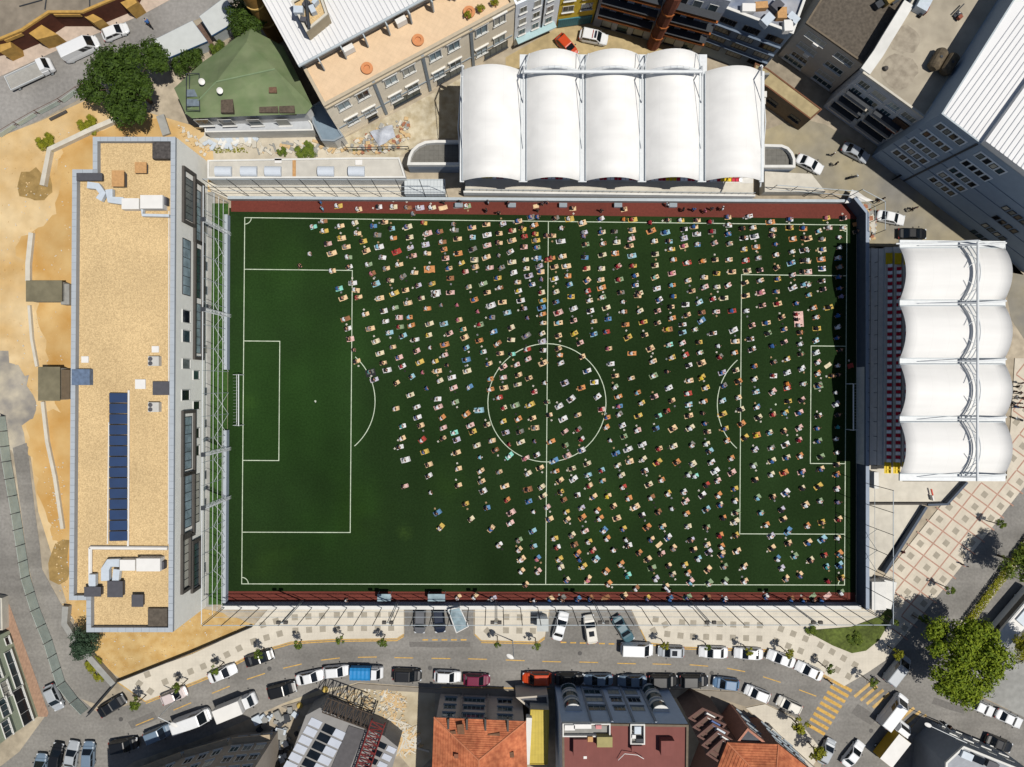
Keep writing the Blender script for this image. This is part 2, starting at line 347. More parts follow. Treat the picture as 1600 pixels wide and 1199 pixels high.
def offset_pts(poly, d, step, start=1.0):
    P = [Vector(W2(*p)) for p in poly]; out = []; s = start
    for p, q in zip(P, P[1:]):
        L = (q - p).length; u = (q - p) / L; nn = Vector((-u.y, u.x))
        while s < L:
            c = p + u * s + nn * d; out.append((c.x, c.y, atan2(u.y, u.x))); s += step
        s -= L
    return out
PP = [([W2(*p) for p in KERBS[0] + [(631, 951), (420, 951), (396, 978), (300, 1022)]], P1, KERBS[0]), ([W2(*p) for p in KERBS[1] + [(858, 951), (742, 951)]], P2, KERBS[1]),
      ([W2(*p) for p in KERBS[2] + [(1356, 1050), (1384, 1031), (1396, 1012), (1400, 951), (986, 951)]], P3, KERBS[2])]
for poly, par, kb in PP:
    ins = inset(ccw(poly), 0.6); used = []
    for d in (1.7, 3.75):
        for (x, y, r) in offset_pts(kb, d, 2.08):
            if inside(ins, x, y) and all((x - u) ** 2 + (y - v) ** 2 > 2.2 for u, v in used):
                used.append((x, y)); place('paving_slab', slab_me, (x, y, 0.13), r, par)
for kb, par in zip(KERBS, (P1, P2, P3)):
    MB().strip([W2(*p) for p in kb], 0.16, 0.0, h=0.15).build('kerb', m_kerb_y, par)
# plaza diamonds: red strips and grey slabs
pz = inset(ccw([W2(*p) for p in PLZ]), 0.5)
O = Vector(W2(1477.5, 848.7)); U = Vector(W2(1477.5 - 15, 848.7 + 19)) - O; V = Vector(W2(1477.5 + 25.2, 848.7 + 18.2)) - O
VERGE = [W2(*p) for p in ((1257, 985), (1330, 979), (1375, 962), (1390, 946), (1394, 962), (1372, 1000), (1352, 1016), (1330, 1020), (1300, 1008))]
ps1 = MB().box((0, 0, 0.006), (U.length - 0.26, 0.2, 0.012)).mesh('paving_strip', m_pstrip)
ps2 = MB().box((0, 0, 0.006), (V.length + 0.0, 0.2, 0.012)).mesh('paving_strip', m_pstrip)
for i in range(-16, 12):
    for j in range(-5, 8):
        c = O + U * i + V * j
        if inside(pz, c.x, c.y) and not inside(VERGE, c.x, c.y): place('paving_slab', slab_me, (c.x, c.y, 0.13), atan2(U.y, U.x), PZ)
        e = c + V * 0.5
        if inside(pz, e.x, e.y) and not inside(VERGE, e.x, e.y): place('paving_strip', ps1, (e.x, e.y, 0.13), atan2(U.y, U.x), PZ)
        e = c + U * 0.5
        if inside(pz, e.x, e.y) and not inside(VERGE, e.x, e.y): place('paving_strip', ps2, (e.x, e.y, 0.13), atan2(V.y, V.x), PZ)
m_grass = mat('grass bed', C(88, 100, 44), 0.95, 0.3, 2.5, big=(0.3, 0.3))
vg = MB().prism(VERGE, 0.1, 0.26).build('grass_bed', m_grass); struct(vg)
# boulevard median
MED = [(1545, 915), (1560, 896), (1640, 790), (1652, 800), (1572, 905), (1510, 985), (1496, 975)]
raised('median', MED, m_kerb, 0.16)
# road markings
rm = MB()
DASH = [(226, 1128), (285, 1104), (345, 1078), (400, 1057), (457, 1041), (516, 1030), (574, 1027), (631, 1028), (689, 1029), (746, 1030), (805, 1032), (862, 1034), (920, 1035), (979, 1037), (1034, 1038), (1092, 1040), (1150, 1047), (1206, 1062), (1262, 1083)]
for i, p in enumerate(DASH):
    q0 = Vector(W2(*DASH[max(0, i - 1)])); q1 = Vector(W2(*DASH[min(len(DASH) - 1, i + 1)])); d = (q1 - q0).normalized() * 1.45; c = Vector(W2(*p))
    rm.strip([c - d, c + d], 0.14, 0.018)
for x in range(660, 735, 15): rm.strip([W2(x, 1000), W2(x + 9, 1000)], 0.2, 0.018)
for x in range(876, 970, 15): rm.strip([W2(x, 1004 + (x - 876) * .03), W2(x + 9, 1004 + (x - 876) * .03)], 0.2, 0.018)
for kb in KERBS:
    pts = [Vector(W2(*p)) for p in kb[1:]]
    rm.strip([(p.x, p.y - 0.32) for p in pts], 0.16, 0.018)
rm.strip([W2(690, 1062 + 12), W2(860, 1076)], 0.15, 0.018)
rm.strip([W2(1520, 1082), W2(1575, 1108)], 0.2, 0.018)
struct(rm.build('road_marking', m_yel))
cw = MB()
for k in range(9):
    c = Vector((1316.7 - k * 5.25, 1072 + k * 8.45)); cw.strip([W2(c.x - 14, c.y - 8), W2(c.x + 14, c.y + 8)], 0.5, 0.019)
struct(cw.build('crosswalk', m_yel))
cw = MB()
for k in range(10):
    c = Vector((1348 + k * 9.6, 1078 + k * 5.6))
    if 3.2 < k < 5.4: continue
    cw.strip([W2(c.x - 13, c.y + 11), W2(c.x + 13, c.y - 11)], 0.46, 0.019)
struct(cw.build('crosswalk', m_yel_w))
# ------------------------------------------------------------------ building helpers
def bld(name, label, cat, pts, h, m_wall, m_roof, par=0.5, pw=0.35, m_cap=None, group=None, z0=0.0, worldpts=False):
    p = ccw(pts if worldpts else [W2(x, y, h) for x, y in pts])
    cx = sum(q[0] for q in p) / len(p); cy = sum(q[1] for q in p) / len(p)
    root = empty(name, label, cat, (cx, cy, z0), group)
    MB().prism(p, z0, h - par, 0, top=False).build('wall', m_wall, root)
    q = inset(p, pw) if par > 0 else p
    MB().sheet(q, h - par).build('roof', m_roof, root)
    if par > 0: MB().ring(p, q, h - par, h).build('parapet', m_cap or m_wall, root)
    root_poly[root.name] = p
    return root
root_poly = {}
def edge(root, px, py, h):
    """the wall edge of a building nearest to a picture point on its top: A -> B with the outside on the right"""
    p = root_poly[root.name]; c = Vector(W2(px, py, h)); best = None
    for i in range(len(p)):
        a_, b_ = Vector(p[i]), Vector(p[(i + 1) % len(p)]); u = (b_ - a_); t = max(0, min(1, (c - a_).dot(u) / u.length_squared)); d = (a_ + u * t - c).length
        if best is None or d < best[0]: best = (d, a_, b_)
    return best[1], best[2]
def on_face(A, B, px, py):
    d = RM @ Vector(((px - 800) / FOC, -(py - 599.5) / FOC, -1.0)); u = (B - A).normalized(); n = Vector((u.y, -u.x))
    k = (n.x * (A.x - CAM_LOC.x) + n.y * (A.y - CAM_LOC.y)) / (n.x * d.x + n.y * d.y)
    p = CAM_LOC + d * k
    return (Vector((p.x, p.y)) - A).dot(u), p.z
WCACHE = {}; wrnd = random.Random(17); m_blind = mat('window blind', C(190, 188, 176), .7, .06, 2); m_curtain = mat('curtained glass', C(112, 120, 120), .3, .3, 3)
def win(root, A, B, u, z, w, h, mf=None, mg=None, proud=0.05, ft=0.09, mull=0, sill=True, name='window', off=0.0):
    mf = mf or m_frame_w; mg = mg or m_glass
    w = max(0.3, round(w, 1)); h = max(0.3, round(h, 1)); key = (w, h, mf.name, mg.name, proud, ft, mull, sill)
    if key not in WCACHE:
        f = MB(); y = -proud
        def bar(cx, cz, sx, sz): f.box((cx, y / 2, cz), (sx, proud, sz))
        bar(-w / 2 + ft / 2, 0, ft, h); bar(w / 2 - ft / 2, 0, ft, h); bar(0, h / 2 - ft / 2, w - 2 * ft, ft); bar(0, -h / 2 + ft / 2, w - 2 * ft, ft)
        for k in range(mull): bar(-w / 2 + w * (k + 1) / (mull + 1), 0, 0.06, h - 2 * ft)
        if sill: f.box((0, -0.11, -h / 2 - 0.05), (w + 0.2, 0.22, 0.08))
        pm = MB().add([(-w / 2 + ft, -0.015, -h / 2 + ft), (w / 2 - ft, -0.015, -h / 2 + ft), (w / 2 - ft, -0.015, h / 2 - ft), (-w / 2 + ft, -0.015, h / 2 - ft)], [(0, 1, 2, 3)])
        WCACHE[key] = (f.mesh('window', mf), pm.mesh('pane', mg))
    fm, pm = WCACHE[key]; d = (B - A).normalized(); c = A + d * u + Vector((d.y, -d.x)) * off; rz = atan2(d.y, d.x)
    o = place(name, fm, (c.x, c.y, z), rz, root)
    pn = bpy.data.objects.new('pane', pm); COL.objects.link(pn); pn.parent = o
    if mg in (m_glass, m_glass_d, m_glass_l):
        t = wrnd.random(); alt = m_blind if t < .2 else (m_glass if t < .4 else (m_glass_d if t < .5 else (m_curtain if t < .6 else None)))
        if alt: pn.material_slots[0].link = 'OBJECT'; pn.material_slots[0].material = alt
    return o
def win_rect(root, A, B, r, **k):
    pts = [on_face(A, B, x, y) for x in (r[0], r[2]) for y in (r[1], r[3])]
    u0 = min(p[0] for p in pts); u1 = max(p[0] for p in pts); z0 = min(p[1] for p in pts); z1 = max(p[1] for p in pts)
    return win(root, A, B, (u0 + u1) / 2, (z0 + z1) / 2, u1 - u0, z1 - z0, **k)
def win_grid(root, A, B, us, zs, w, h, **k):
    for z in zs:
        for u in us: win(root, A, B, u, z, w, h, **k)
def on_wall_box(mb, A, B, u0, u1, z0, z1, depth, m=0):
    d = (B - A).normalized(); n = Vector((d.y, -d.x)); c = A + d * ((u0 + u1) / 2) + n * (depth / 2 + 0.002)
    return mb.box((c.x, c.y, (z0 + z1) / 2), (u1 - u0, depth, z1 - z0), atan2(d.y, d.x), m)
def ribs(root, A, B, D, z, sp=0.62, w=0.06, h=0.07, m=None, name='roof_seams'):
    """raised seams from the edge A->B, each running along the vector D"""
    A = Vector(A); B = Vector(B); D = Vector(D); L = (B - A).length; u = (B - A) / L; mb = MB(); s = sp / 2
    while s < L:
        p = A + u * s; q = p + D; c = (p + q) / 2
        mb.box((c.x, c.y, z + h / 2 + 0.002), (D.length, w, h), atan2(D.y, D.x)); s += sp
    o = mb.build(name, m, root); o['kind'] = 'stuff'; return o
def tile_slope(mb, a, b, c, d, n, lift=0.06, m=0):
    """rows of overlapping tiles on a slope: eave a->b, ridge d->c"""
    a, b, c, d = map(Vector, (a, b, c, d)); up = Vector((0, 0, lift))
    for k in range(n):
        t0, t1 = k / n, (k + 1) / n
        p = [a.lerp(d, t0) + up, b.lerp(c, t0) + up, b.lerp(c, t1), a.lerp(d, t1)]
        q = [a.lerp(d, t0), b.lerp(c, t0)]
        mb.add(p + q, [(0, 1, 2, 3), (4, 5, 1, 0)], m)
def rectpx(x0, y0, x1, y1): return [(x0, y0), (x1, y0), (x1, y1), (x0, y1)]
def box_px(mb, r, z0, z1, m=0):
    """an upright box whose top shows at the picture rectangle r"""
    return mb.prism([W2(x, y, z1) for x, y in rectpx(*r)], z0, z1, m)
def simple(name, label, cat, r, z0, z1, m, group=None, poly=None):
    pts = poly or rectpx(*r); c = W((min(p[0] for p in pts) + max(p[0] for p in pts)) / 2, (min(p[1] for p in pts) + max(p[1] for p in pts)) / 2, z1)
    mb = MB().prism([W2(x, y, z1) for x, y in pts], z0, z1)
    o = mb.build(name, m, loc=(c.x, c.y, z0)); return tag(o, label, cat, group)

# ------------------------------------------------------------------ school building on the left
HS = 11.4
SCH = [(145, 214), (274, 214), (270, 988), (135, 988), (135, 938), (108, 938), (113, 265), (145, 265)]
p = ccw([W2(x, y, HS) for x, y in SCH])
school = empty('school_building', 'long flat-roofed grey school building with tan gravel roof left of the pitch', 'building', (p[0][0], p[0][1], 0)); root_poly[school.name] = p
MB().prism(p, 0, HS - 0.45, 0, top=False).build('wall', m_render, school)
q = inset(p, 0.62)
MB().sheet(q, HS - 0.85).build('roof', m_gravel, school)
MB().ring(inset(p, 0.004), q, HS - 0.85, HS - 0.06).build('parapet', m_coping_d, school)
for i in range(len(p)):            # coping tiles along the parapet
    A_, B_ = Vector(p[i]), Vector(p[(i + 1) % len(p)]); L_ = (B_ - A_).length; u_ = (B_ - A_) / L_; n_ = Vector((-u_.y, u_.x)); k = max(1, int(L_ / 0.98)); st = L_ / k
    key = 'coping%d' % int(st * 1000)
    if key not in WCACHE: WCACHE[key] = MB().box((0, 0, 0), (st - 0.03, 0.62, 0.07)).mesh('coping_tile', m_coping)
    for j in range(k):
        c = A_ + u_ * (st * (j + .5)) + n_ * 0.31
        if (A_ - c).length > 0.4 and (B_ - c).length > 0.3: place('coping_tile', WCACHE[key], (c.x, c.y, HS - 0.02 + (0.002 if i % 2 else 0)), atan2(u_.y, u_.x), school)
A, B = edge(school, 272, 600, HS)
if A.y > B.y: A, B = B, A
# dark cladding bands round the recessed ribbon windows
def cladding(r, d=0.35):
    pts = [on_face(A, B, x, y) for x in (r[0], r[2]) for y in (r[1], r[3])]
    u0, u1 = min(p[0] for p in pts), max(p[0] for p in pts); z0, z1 = max(0.1, min(p[1] for p in pts)), max(p[1] for p in pts)
    mb = MB(); t = 0.45
    on_wall_box(mb, A, B, u0, u1, z1 - t, z1, d); on_wall_box(mb, A, B, u0, u1, z0, z0 + t, d)
    on_wall_box(mb, A, B, u0, u0 + t, z0 + t, z1 - t, d); on_wall_box(mb, A, B, u1 - t, u1, z0 + t, z1 - t, d)
    mb.build('cladding', m_charcoal, school)
for r in ((284, 272, 303, 347), (302, 288, 316, 378), (302, 380, 316, 562), (283, 642, 303, 740), (283, 740, 302, 836), (298, 846, 312, 918), (282, 836, 296, 920)): cladding(r)
for r in ((286, 284, 301, 340), (304, 300, 313, 374), (285, 377, 297, 460), (304, 390, 313, 465), (304, 476, 313, 552), (286, 652, 299, 732), (286, 744, 299, 822), (303, 742, 311, 815), (284, 842, 295, 915), (300, 852, 311, 912)):
    win_rect(school, A, B, r, mf=m_frame_d, mg=m_glass_l, mull=5, proud=0.08, sill=False)
for r in ((284, 486, 297, 504), (284, 517, 297, 535), (284, 561, 297, 577), (301, 579, 311, 594), (283, 609, 296, 626), (301, 627, 312, 640), (303, 669, 311, 685), (303, 697, 311, 712)):
    win_rect(school, A, B, r, mf=m_frame_w, mg=m_glass_d, proud=0.12, sill=False)
for y in (352, 410, 448, 540, 606, 656, 736, 780, 880):
    win_rect(school, A, B, (319, y, 324, y + 12), mf=m_frame_g, mg=m_glass, sill=False)
# roof equipment
zr = HS - 0.85
m_ahu = mat('white casing', C(240, 238, 234), 0.6, 0.03, 1); m_wood = mat('plywood', C(204, 158, 106), 0.8, 0.12, 4); m_galv = mat('duct metal', C(206, 216, 226), 0.45, 0.05, 2)
m_dkmet = mat('dark unit', C(86, 86, 92), 0.6, 0.08, 2); m_solar = mat('solar glass', C(34, 66, 112, .55), 0.45, 0.12, 0.6, spec=0.3)
panel = MB(); L_ = 2.28; wd_ = 1.27
panel_mesh = MB().box((0, 0, 0), (L_, wd_, 0.05)).mesh('solar_panel', m_solar)
frame_mesh = MB().box((0, -wd_ / 2 - 0.02, 0), (L_, 0.04, 0.07)).box((0, wd_ / 2 + 0.02, 0), (L_, 0.04, 0.07)).box((-L_ / 2 - 0.02, 0, 0), (0.04, wd_ + .08, 0.07)).box((L_ / 2 + 0.02, 0, 0), (0.04, wd_ + .08, 0.07)).mesh('panel_frame', m_frame_d)
leg_mesh = MB().box((0, 0, 0), (0.06, wd_, 0.06)).mesh('panel_leg', m_steel_g)
ordn = ['topmost', 'second', 'third', 'fourth', 'fifth', 'sixth', 'seventh', 'eighth', 'ninth', 'tenth', 'eleventh', 'twelfth', 'thirteenth', 'bottommost']
for k in range(14):
    y = 622 + k * 16.6; c = W(185, y, zr + 0.5)
    o = empty('solar_collector', 'blue solar panel on the gravel roof, %s of the row of fourteen' % (ordn[k] if k in (0, 13) else ordn[k] + ' from the top'), 'solar panel', (c.x, c.y, zr), 'solar panels on the school roof')
    for nm, me, dz in (('collector', panel_mesh, 0.5), ('panel_frame', frame_mesh, 0.5)):
        q_ = place(nm, me, (c.x, c.y, zr + dz), 0, o); q_.rotation_euler = (radians(3), radians(7), 0)
    for dx, hh in ((-0.9, 0.5), (0.9, 0.3)): place('leg', leg_mesh, (c.x + dx, c.y, zr + hh), 0, o)
def pipe(name, label, pts, z, r, m, cat='pipe'):
    P_ = [W(x, y, z) for x, y in pts]; c = P_[0]
    return tag(MB().path(P_, r, 6).build(name, m, loc=(c.x, c.y, z - r)), label, cat)
pipe('roof_pipe', 'long white pipe along the right side of the solar panels', [(201, 610), (200, 855)], zr + .2, 0.14, m_ahu)
pipe('roof_pipe', 'thin white pipe along the left side of the solar panels', [(170, 660), (168, 850)], zr + .15, 0.09, m_ahu)
tag(MB().path([W(141, 930, zr + .3), W(141, 856, zr + .3), W(262, 857, zr + .3)], 0.26, 6).build('cable_tray', m_ahu), 'white angled cable duct below the solar panels', 'duct')
pipe('roof_pipe', 'white pipe running beside the right roof parapet', [(264, 330), (263, 850)], zr + .15, 0.07, m_ahu)
def ahu(label, boxes, ducts, extra=()):
    c = W(boxes[0][0], boxes[0][1], zr); o = empty('air_handling_unit', label, 'ventilation unit', (c.x, c.y, zr))
    for r in boxes: box_px(MB(), r[:4], zr, zr + r[4]).build('casing', m_ahu, o)
    for pts, w in ducts:
        MB().strip([W2(x, y, zr + .9) for x, y in pts], w, zr + 0.25, h=0.65).build('duct', m_galv, o)
    for r in extra: box_px(MB(), r[:4], zr, zr + r[4]).build('intake_box', m_dkmet, o)
ahu('white rooftop ventilation unit with ducts near the top roof edge', [(219, 305, 254, 326, 1.5), (190, 310, 217, 327, 1.1)], [([(136, 289), (152, 291), (160, 302), (154, 312)], .9), ([(170, 296), (172, 312), (192, 314)], 1.0), ([(222, 327), (222, 336), (264, 337)], .35)], [(254, 308, 260, 320, 1.0)])
ahu('white rooftop ventilation unit with curved duct near the bottom roof edge', [(213, 873, 250, 893, 1.5), (187, 875, 211, 892, 1.2)], [([(186, 880), (170, 880), (164, 890), (164, 908)], 1.1), ([(182, 890), (180, 908)], .9), ([(144, 898), (144, 918)], .9)], [(250, 878, 256, 890, 1.0)])
def rbox(name, label, r, h, m, cat, lid=None):
    c = W((r[0] + r[2]) / 2, (r[1] + r[3]) / 2, zr); o = empty(name, label, cat, (c.x, c.y, zr))
    box_px(MB(), r, zr, zr + h).build('casing', m, o)
    if lid:
        k = 1.6; box_px(MB(), (r[0] - k, r[1] - k, r[2] + k, r[3] + k), zr + h + .002, zr + h + .12).build('lid', lid, o)
    return o
rbox('roof_hatch', 'plywood-topped box beside the upper ventilation ducts', (176, 268, 192, 290), 1.2, m_dkmet, 'roof box', m_wood)
rbox('roof_hatch', 'small plywood-topped box near the top of the gravel roof', (212, 255, 227, 269), 0.9, m_dkmet, 'roof box', m_wood)
rbox('roof_lantern', 'dark square roof lantern in the top right roof corner', (238, 222, 266, 248), 1.0, mat('dark felt', C(84, 80, 78), 0.9, 0.4, 2.5), 'roof lantern')
rbox('roof_lantern', 'dark brown roof lantern in the bottom right roof corner', (231, 951, 261, 980), 0.5, mat('brown felt', C(98, 90, 80), 0.9, 0.25, 2.5), 'roof lantern')
rbox('roof_unit', 'long dark unit in the upper left roof corner', (121, 272, 158, 281), 0.8, m_dkmet, 'roof unit', m_dkmet)
rbox('roof_unit', 'dark ventilator left of the lower duct', (133, 919, 156, 931), 1.0, m_dkmet, 'roof unit', m_dkmet)
rbox('roof_unit', 'square dark ventilator under the lower duct', (169, 910, 190, 932), 1.0, m_dkmet, 'roof unit', m_dkmet)
rbox('roof_unit', 'smallest dark ventilator near the bottom of the roof', (207, 931, 222, 947), 0.8, m_dkmet, 'roof unit', m_dkmet)
rbox('roof_slab', 'white square base on the roof above the two-fan condenser', (237, 541, 248, 551), 0.2, m_ahu, 'roof base')
rbox('roof_slab', 'white square base beside the left roof parapet', (127, 557, 138, 567), 0.2, m_ahu, 'roof base')
rbox('roof_slab', 'white kerb around a small dark roof opening at the right parapet', (240, 598, 263, 616), 0.35, m_ahu, 'roof base', m_dkmet)
rbox('roof_tank', 'blue grey plant block over the left roof edge', (112, 577, 140, 602), 0.9, mat('blue plant', C(104, 122, 148), 0.6, 0.2, 2), 'plant block')
rbox('roof_slab', 'pale slab right of the topmost solar panel', (211, 593, 227, 608), 0.25, m_ahu, 'roof base')
for lab, y in (('two-fan condenser level with the topmost solar panels', 629), ('two-fan condenser above the topmost solar panel', 557)):
    o = rbox('condenser', lab, (231, y, 248, y + 15), 0.9, mat('condenser grey', C(206, 204, 198), 0.6, 0.05, 2), 'air conditioner')
    for dy in (4, 11):
        c = W(235, y + dy, zr + .9); MB().lathe((c.x, c.y, zr + .9), [(0.3, 0), (0.3, 0.05), (0.22, 0.06), (0.2, 0.02), (0.05, 0.03)], 12).build('fan', m_dkmet, o)
# huts and low walls on the sand
def hut(label, r, h, m_r):
    c = W((r[0] + r[2]) / 2, (r[1] + r[3]) / 2); o = empty('hut', label, 'hut', (c.x, c.y, 0))
    P_ = ccw([W2(x, y, h) for x, y in rectpx(*r)]); MB().prism(P_, 0, h - .12, top=False).build('wall', m_conc_g, o)
    MB().prism(inset(P_, -0.15), h - .12 + .002, h, bottom=True).build('roof', m_r, o); return o
m_ol = mat('olive roof', C(124, 118, 96), 0.9, 0.12, 1, big=(0.3, 0.1))
o = hut('olive flat-roofed hut with concrete block beside the school, higher one', (42, 440, 95, 470), 2.6, m_ol); box_px(MB(), (95, 444, 108, 476), 0, 1.7).build('annexe', m_conc_g, o)
o = hut('olive flat-roofed hut against the school wall, lower one', (61, 575, 92, 625), 2.6, m_ol); box_px(MB(), (92.5, 578, 109, 624), 0, 2.0).build('annexe', mat('brown annexe', C(110, 96, 78), .9, .1), o)
def lwall(label, pts, h=0.6, w=0.45, m=None, name='low_wall', cat='wall'):
    P_ = [W2(x, y) for x, y in pts]; return tag(MB().strip(P_, w, 0, h=h).build(name, m or m_conc, loc=(P_[0][0], P_[0][1], 0)), label, cat)
lwall('low concrete wall bending round the sand above the school', [(71, 292), (82, 236), (145, 206), (192, 186)], 0.9, 0.7)
lwall('low concrete wall on the sand above the higher hut', [(52, 365), (47, 413), (47, 440)], 0.6, 0.7)
lwall('low concrete wall on the sand between the two huts', [(48, 478), (52, 530), (60, 573)], 0.5, 0.4)
lwall('low concrete wall on the sand below the lower hut', [(69, 628), (76, 690), (88, 745), (100, 826)], 0.5, 0.5)
lwall('thick grey retaining wall at the lower left corner of the plot', [(108, 945), (106, 972), (124, 1000), (150, 1030), (182, 1066)], 1.0, 0.9, m_conc_g)
lwall('grey path wall beside the top right school corner', [(252, 182), (262, 212)], 0.5, 1.2, m_conc_g)
# boundary wall with railing between lower sand and street pavement
o = lwall('dark railing wall between the sand and the street pavement', [(140, 1116), (186, 1063), (300, 1018), (396, 977)], 1.0, 0.12, m_steel_d, 'railing_wall', 'railing')
# ------------------------------------------------------------------ green roofed house
hg = 7.0
gp = [(272, 138), (318, 96), (345, 78), (362, 64), (392, 44), (404, 52), (442, 72), (488, 166), (478, 178), (300, 185), (290, 178)]
P_ = ccw([W2(x, y, hg) for x, y in gp]); c = W(380, 120)
house = empty('green_house', 'old house with faded green hipped roof and white walls above the school', 'house', (c.x, c.y, 0)); root_poly[house.name] = P_
m_green = mat('green roof sheet', C(112, 130, 90), 0.85, col2=C(128, 140, 104), scale=.5, big=(0.2, 0.14), streak=(60, .1, .8, .07))
MB().prism(inset(P_, 0.5), 0, hg - .1, top=False).build('wall', m_conc_w, house)
R1 = W(338, 128, 9.6); R2 = W(430, 108, 9.6); R3 = W(385, 66, 8.8); rf = MB()
E_ = [Vector((x, y, hg)) for x, y in P_]
def near(v): return min((R1, R2, R3), key=lambda r: (Vector((r.x, r.y)) - Vector((v.x, v.y))).length)
for i in range(len(E_)):
    a_, b_ = E_[i], E_[(i + 1) % len(E_)]; ra, rb = near(a_), near(b_)
    if ra == rb: rf.add([a_, b_, ra], [(0, 1, 2)])
    else: rf.add([a_, b_, rb, ra], [(0, 1, 2), (0, 2, 3)])
rf.add([R1, R2, R3], [(0, 1, 2)])
rf.build('roof', m_green, house)
MB().path([R1, R2], .12).path([R1, E_[0]], .1).build('ridge_cap', mat('green ridge', C(132, 152, 116), .8, .1), house)
A, B = edge(house, 400, 182, hg)
for x in (312, 348, 392, 436): win_rect(house, A, B, (x, 187, x + 13, 196), mf=m_frame_w, mg=m_glass_d)
def on_roof(name, label, cat, px, py, z): c = W(px, py, z); return empty(name, label, cat, (c.x, c.y, z - .3)), c
o, c = on_roof('solar_heater', 'black solar water heater with tank on the green roof', 'solar heater', 301, 150, 8.2)
for k, y in enumerate((145, 160)): box_px(MB(), (292, y - 5, 312, y + 6), 8.0, 8.15).build('collector', mat('collector grey', C(120, 132, 142), .3, .2, 2), o)
MB().path([W(291, 115, 8.2), W(291, 172, 8.2), W(312, 173, 8.2), W(311, 115, 8.2), W(291, 115, 8.2)], 0.06).path([W(296, 115, 8.2), W(296, 138, 8.2)], .05).build('stand', m_steel_d, o)
for lab, x, y in (('white satellite dish left of the ridge on the green roof', 317, 130), ('white satellite dish lower on the green roof', 345, 144)):
    o, c = on_roof('satellite_dish', lab, 'satellite dish', x, y, 9.2)
    d_ = place('dish', MB().lathe((0, 0, 0), [(0.02, 0), (0.25, .05), (0.45, .16), (0.44, .17), (0.24, .07), (0.0, .02)], 12).mesh('dish', m_ahu), (c.x, c.y, 9.7), 0, o); d_.rotation_euler = (radians(40), 0, radians(60))
    MB().tube((c.x, c.y, 8.4), (c.x, c.y, 9.7), 0.05).build('mast', m_steel_d, o)
box_px(MB(), (345, 155, 364, 176), 7.3, 8.0).build('roof_patch', mat('rusty sheet', C(96, 84, 72), .8, .3, 3), house)
box_px(MB(), (420, 126, 432, 145), 7.6, 8.6).build('chimney', mat('brown sheet', C(120, 92, 74), .8, .2, 3), house)
for r in ((405, 161, 434, 176), (436, 163, 460, 176)): box_px(MB(), r, 6.4, 7.5).build('roof_patch', mat('rusty sheet', C(96, 84, 72)), house)
# annexe between house and ribbed building
an = bld('annexe', 'small white annexe with blue grey flat roof beside the green house', 'outbuilding', [(486, 166), (500, 158), (537, 213), (522, 221), (502, 220), (488, 192)], 3.4, m_conc_w, mat('annexe roof', C(132, 150, 164), .8, .06), .3, .25, m_frame_g)
an2 = bld('side_wing', 'low white wing with flat roof below the green house', 'outbuilding', [(318, 188), (478, 181), (488, 194), (490, 204), (320, 207)], 3.0, m_conc_w, mat('pale roof', C(196, 200, 204), .8, .06), .25, .2, m_conc_w)
# ------------------------------------------------------------------ factory, sheds, minaret at the top left
fac = bld('factory', 'grey flat-roofed factory with ochre trim in the top left corner', 'factory', [(-80, 78), (0, 62), (34, 48), (76, 20), (128, 20), (156, 8), (190, -6), (215, -50), (190, -160), (-80, -160)], 4.2, mat('oxblood wall', C(92, 52, 38), .9, .15), mat('old felt roof', C(140, 130, 116), .95, .15, .8, big=(.12, .18)), .35, .35, mat('ochre trim', C(196, 156, 84), .85, .15))
A, B = edge(fac, 55, 35, 4.2)
for px_ in ((10, 66), (30, 58)):
    pass
for q0, q1 in (((2, 72), (34, 60)), ((80, 34), (128, 32))):
    A, B = edge(fac, (q0[0] + q1[0]) / 2, (q0[1] + q1[1]) / 2 - 8, 4.2); mb = MB(); L_ = (B - A).length
    on_wall_box(mb, A, B, L_ * .1, L_ * .9, 3.2, 3.8, .12); mb.build('fascia', mat('ochre trim', C(206, 152, 62)), fac)
for bp in ([(0, 62), (14, 56), (18, 74), (0, 82)], [(42, 50), (60, 36), (90, 54), (58, 62)], [(128, 24), (138, 18), (160, 30), (146, 36)], [(186, 2), (206, -8), (214, 4), (198, 14)]):
    MB().prism([W2(x, y, 3.0) for x, y in bp], 0, 3.0).build('ochre_bay', mat('ochre trim', C(206, 152, 62)), fac)
for pts in ([(30, 10), (66, 0)], [(70, 15), (74, -15)], [(140, 16), (140, -10)]): MB().path([W(x, y, 4.0) for x, y in pts], .08).build('roof_pipe', m_steel_d, fac)
m_shed = mat('shed roof', C(206, 210, 208), .7, .04, 1); m_blue = mat('blue trim', C(58, 104, 150), .7, .1)
def shed(lab, pts, h):
    P_ = ccw([W2(x, y, h) for x, y in pts]); c = W(pts[0][0], pts[0][1]); o = empty('site_cabin', lab, 'cabin', (c.x, c.y, 0))
    MB().prism(P_, 0, h - .1, top=False).build('wall', mat('cabin wall', C(196, 204, 206), .8, .05), o); MB().prism(inset(P_, -.1), h - .098, h, bottom=True).build('roof', m_shed, o)
    mb = MB()
    mb.ring(inset(P_, -.13), inset(P_, -.102), h - .3, h - .02); mb.build('fascia', m_blue, o)
shed('white site cabin with blue trim next to the round bush', [(240, 64), (300, 34), (322, 64), (254, 93)], 2.9)
shed('white site cabin with blue trim beside the tree, upper one', [(313, 26), (350, -2), (372, 18), (362, 36), (331, 54)], 2.9)
bw = W(322, 68, .2); tag(MB().prism([W2(x, y, .25) for x, y in ((306, 42), (314, 36), (338, 76), (328, 84))], 0, .25).build('boardwalk', mat('old boards', C(112, 90, 78), .9, .2, 3, lines=[(58, .25, .02, .6)]), loc=(bw.x, bw.y, 0)), 'brown boardwalk between the two white site cabins', 'boardwalk')
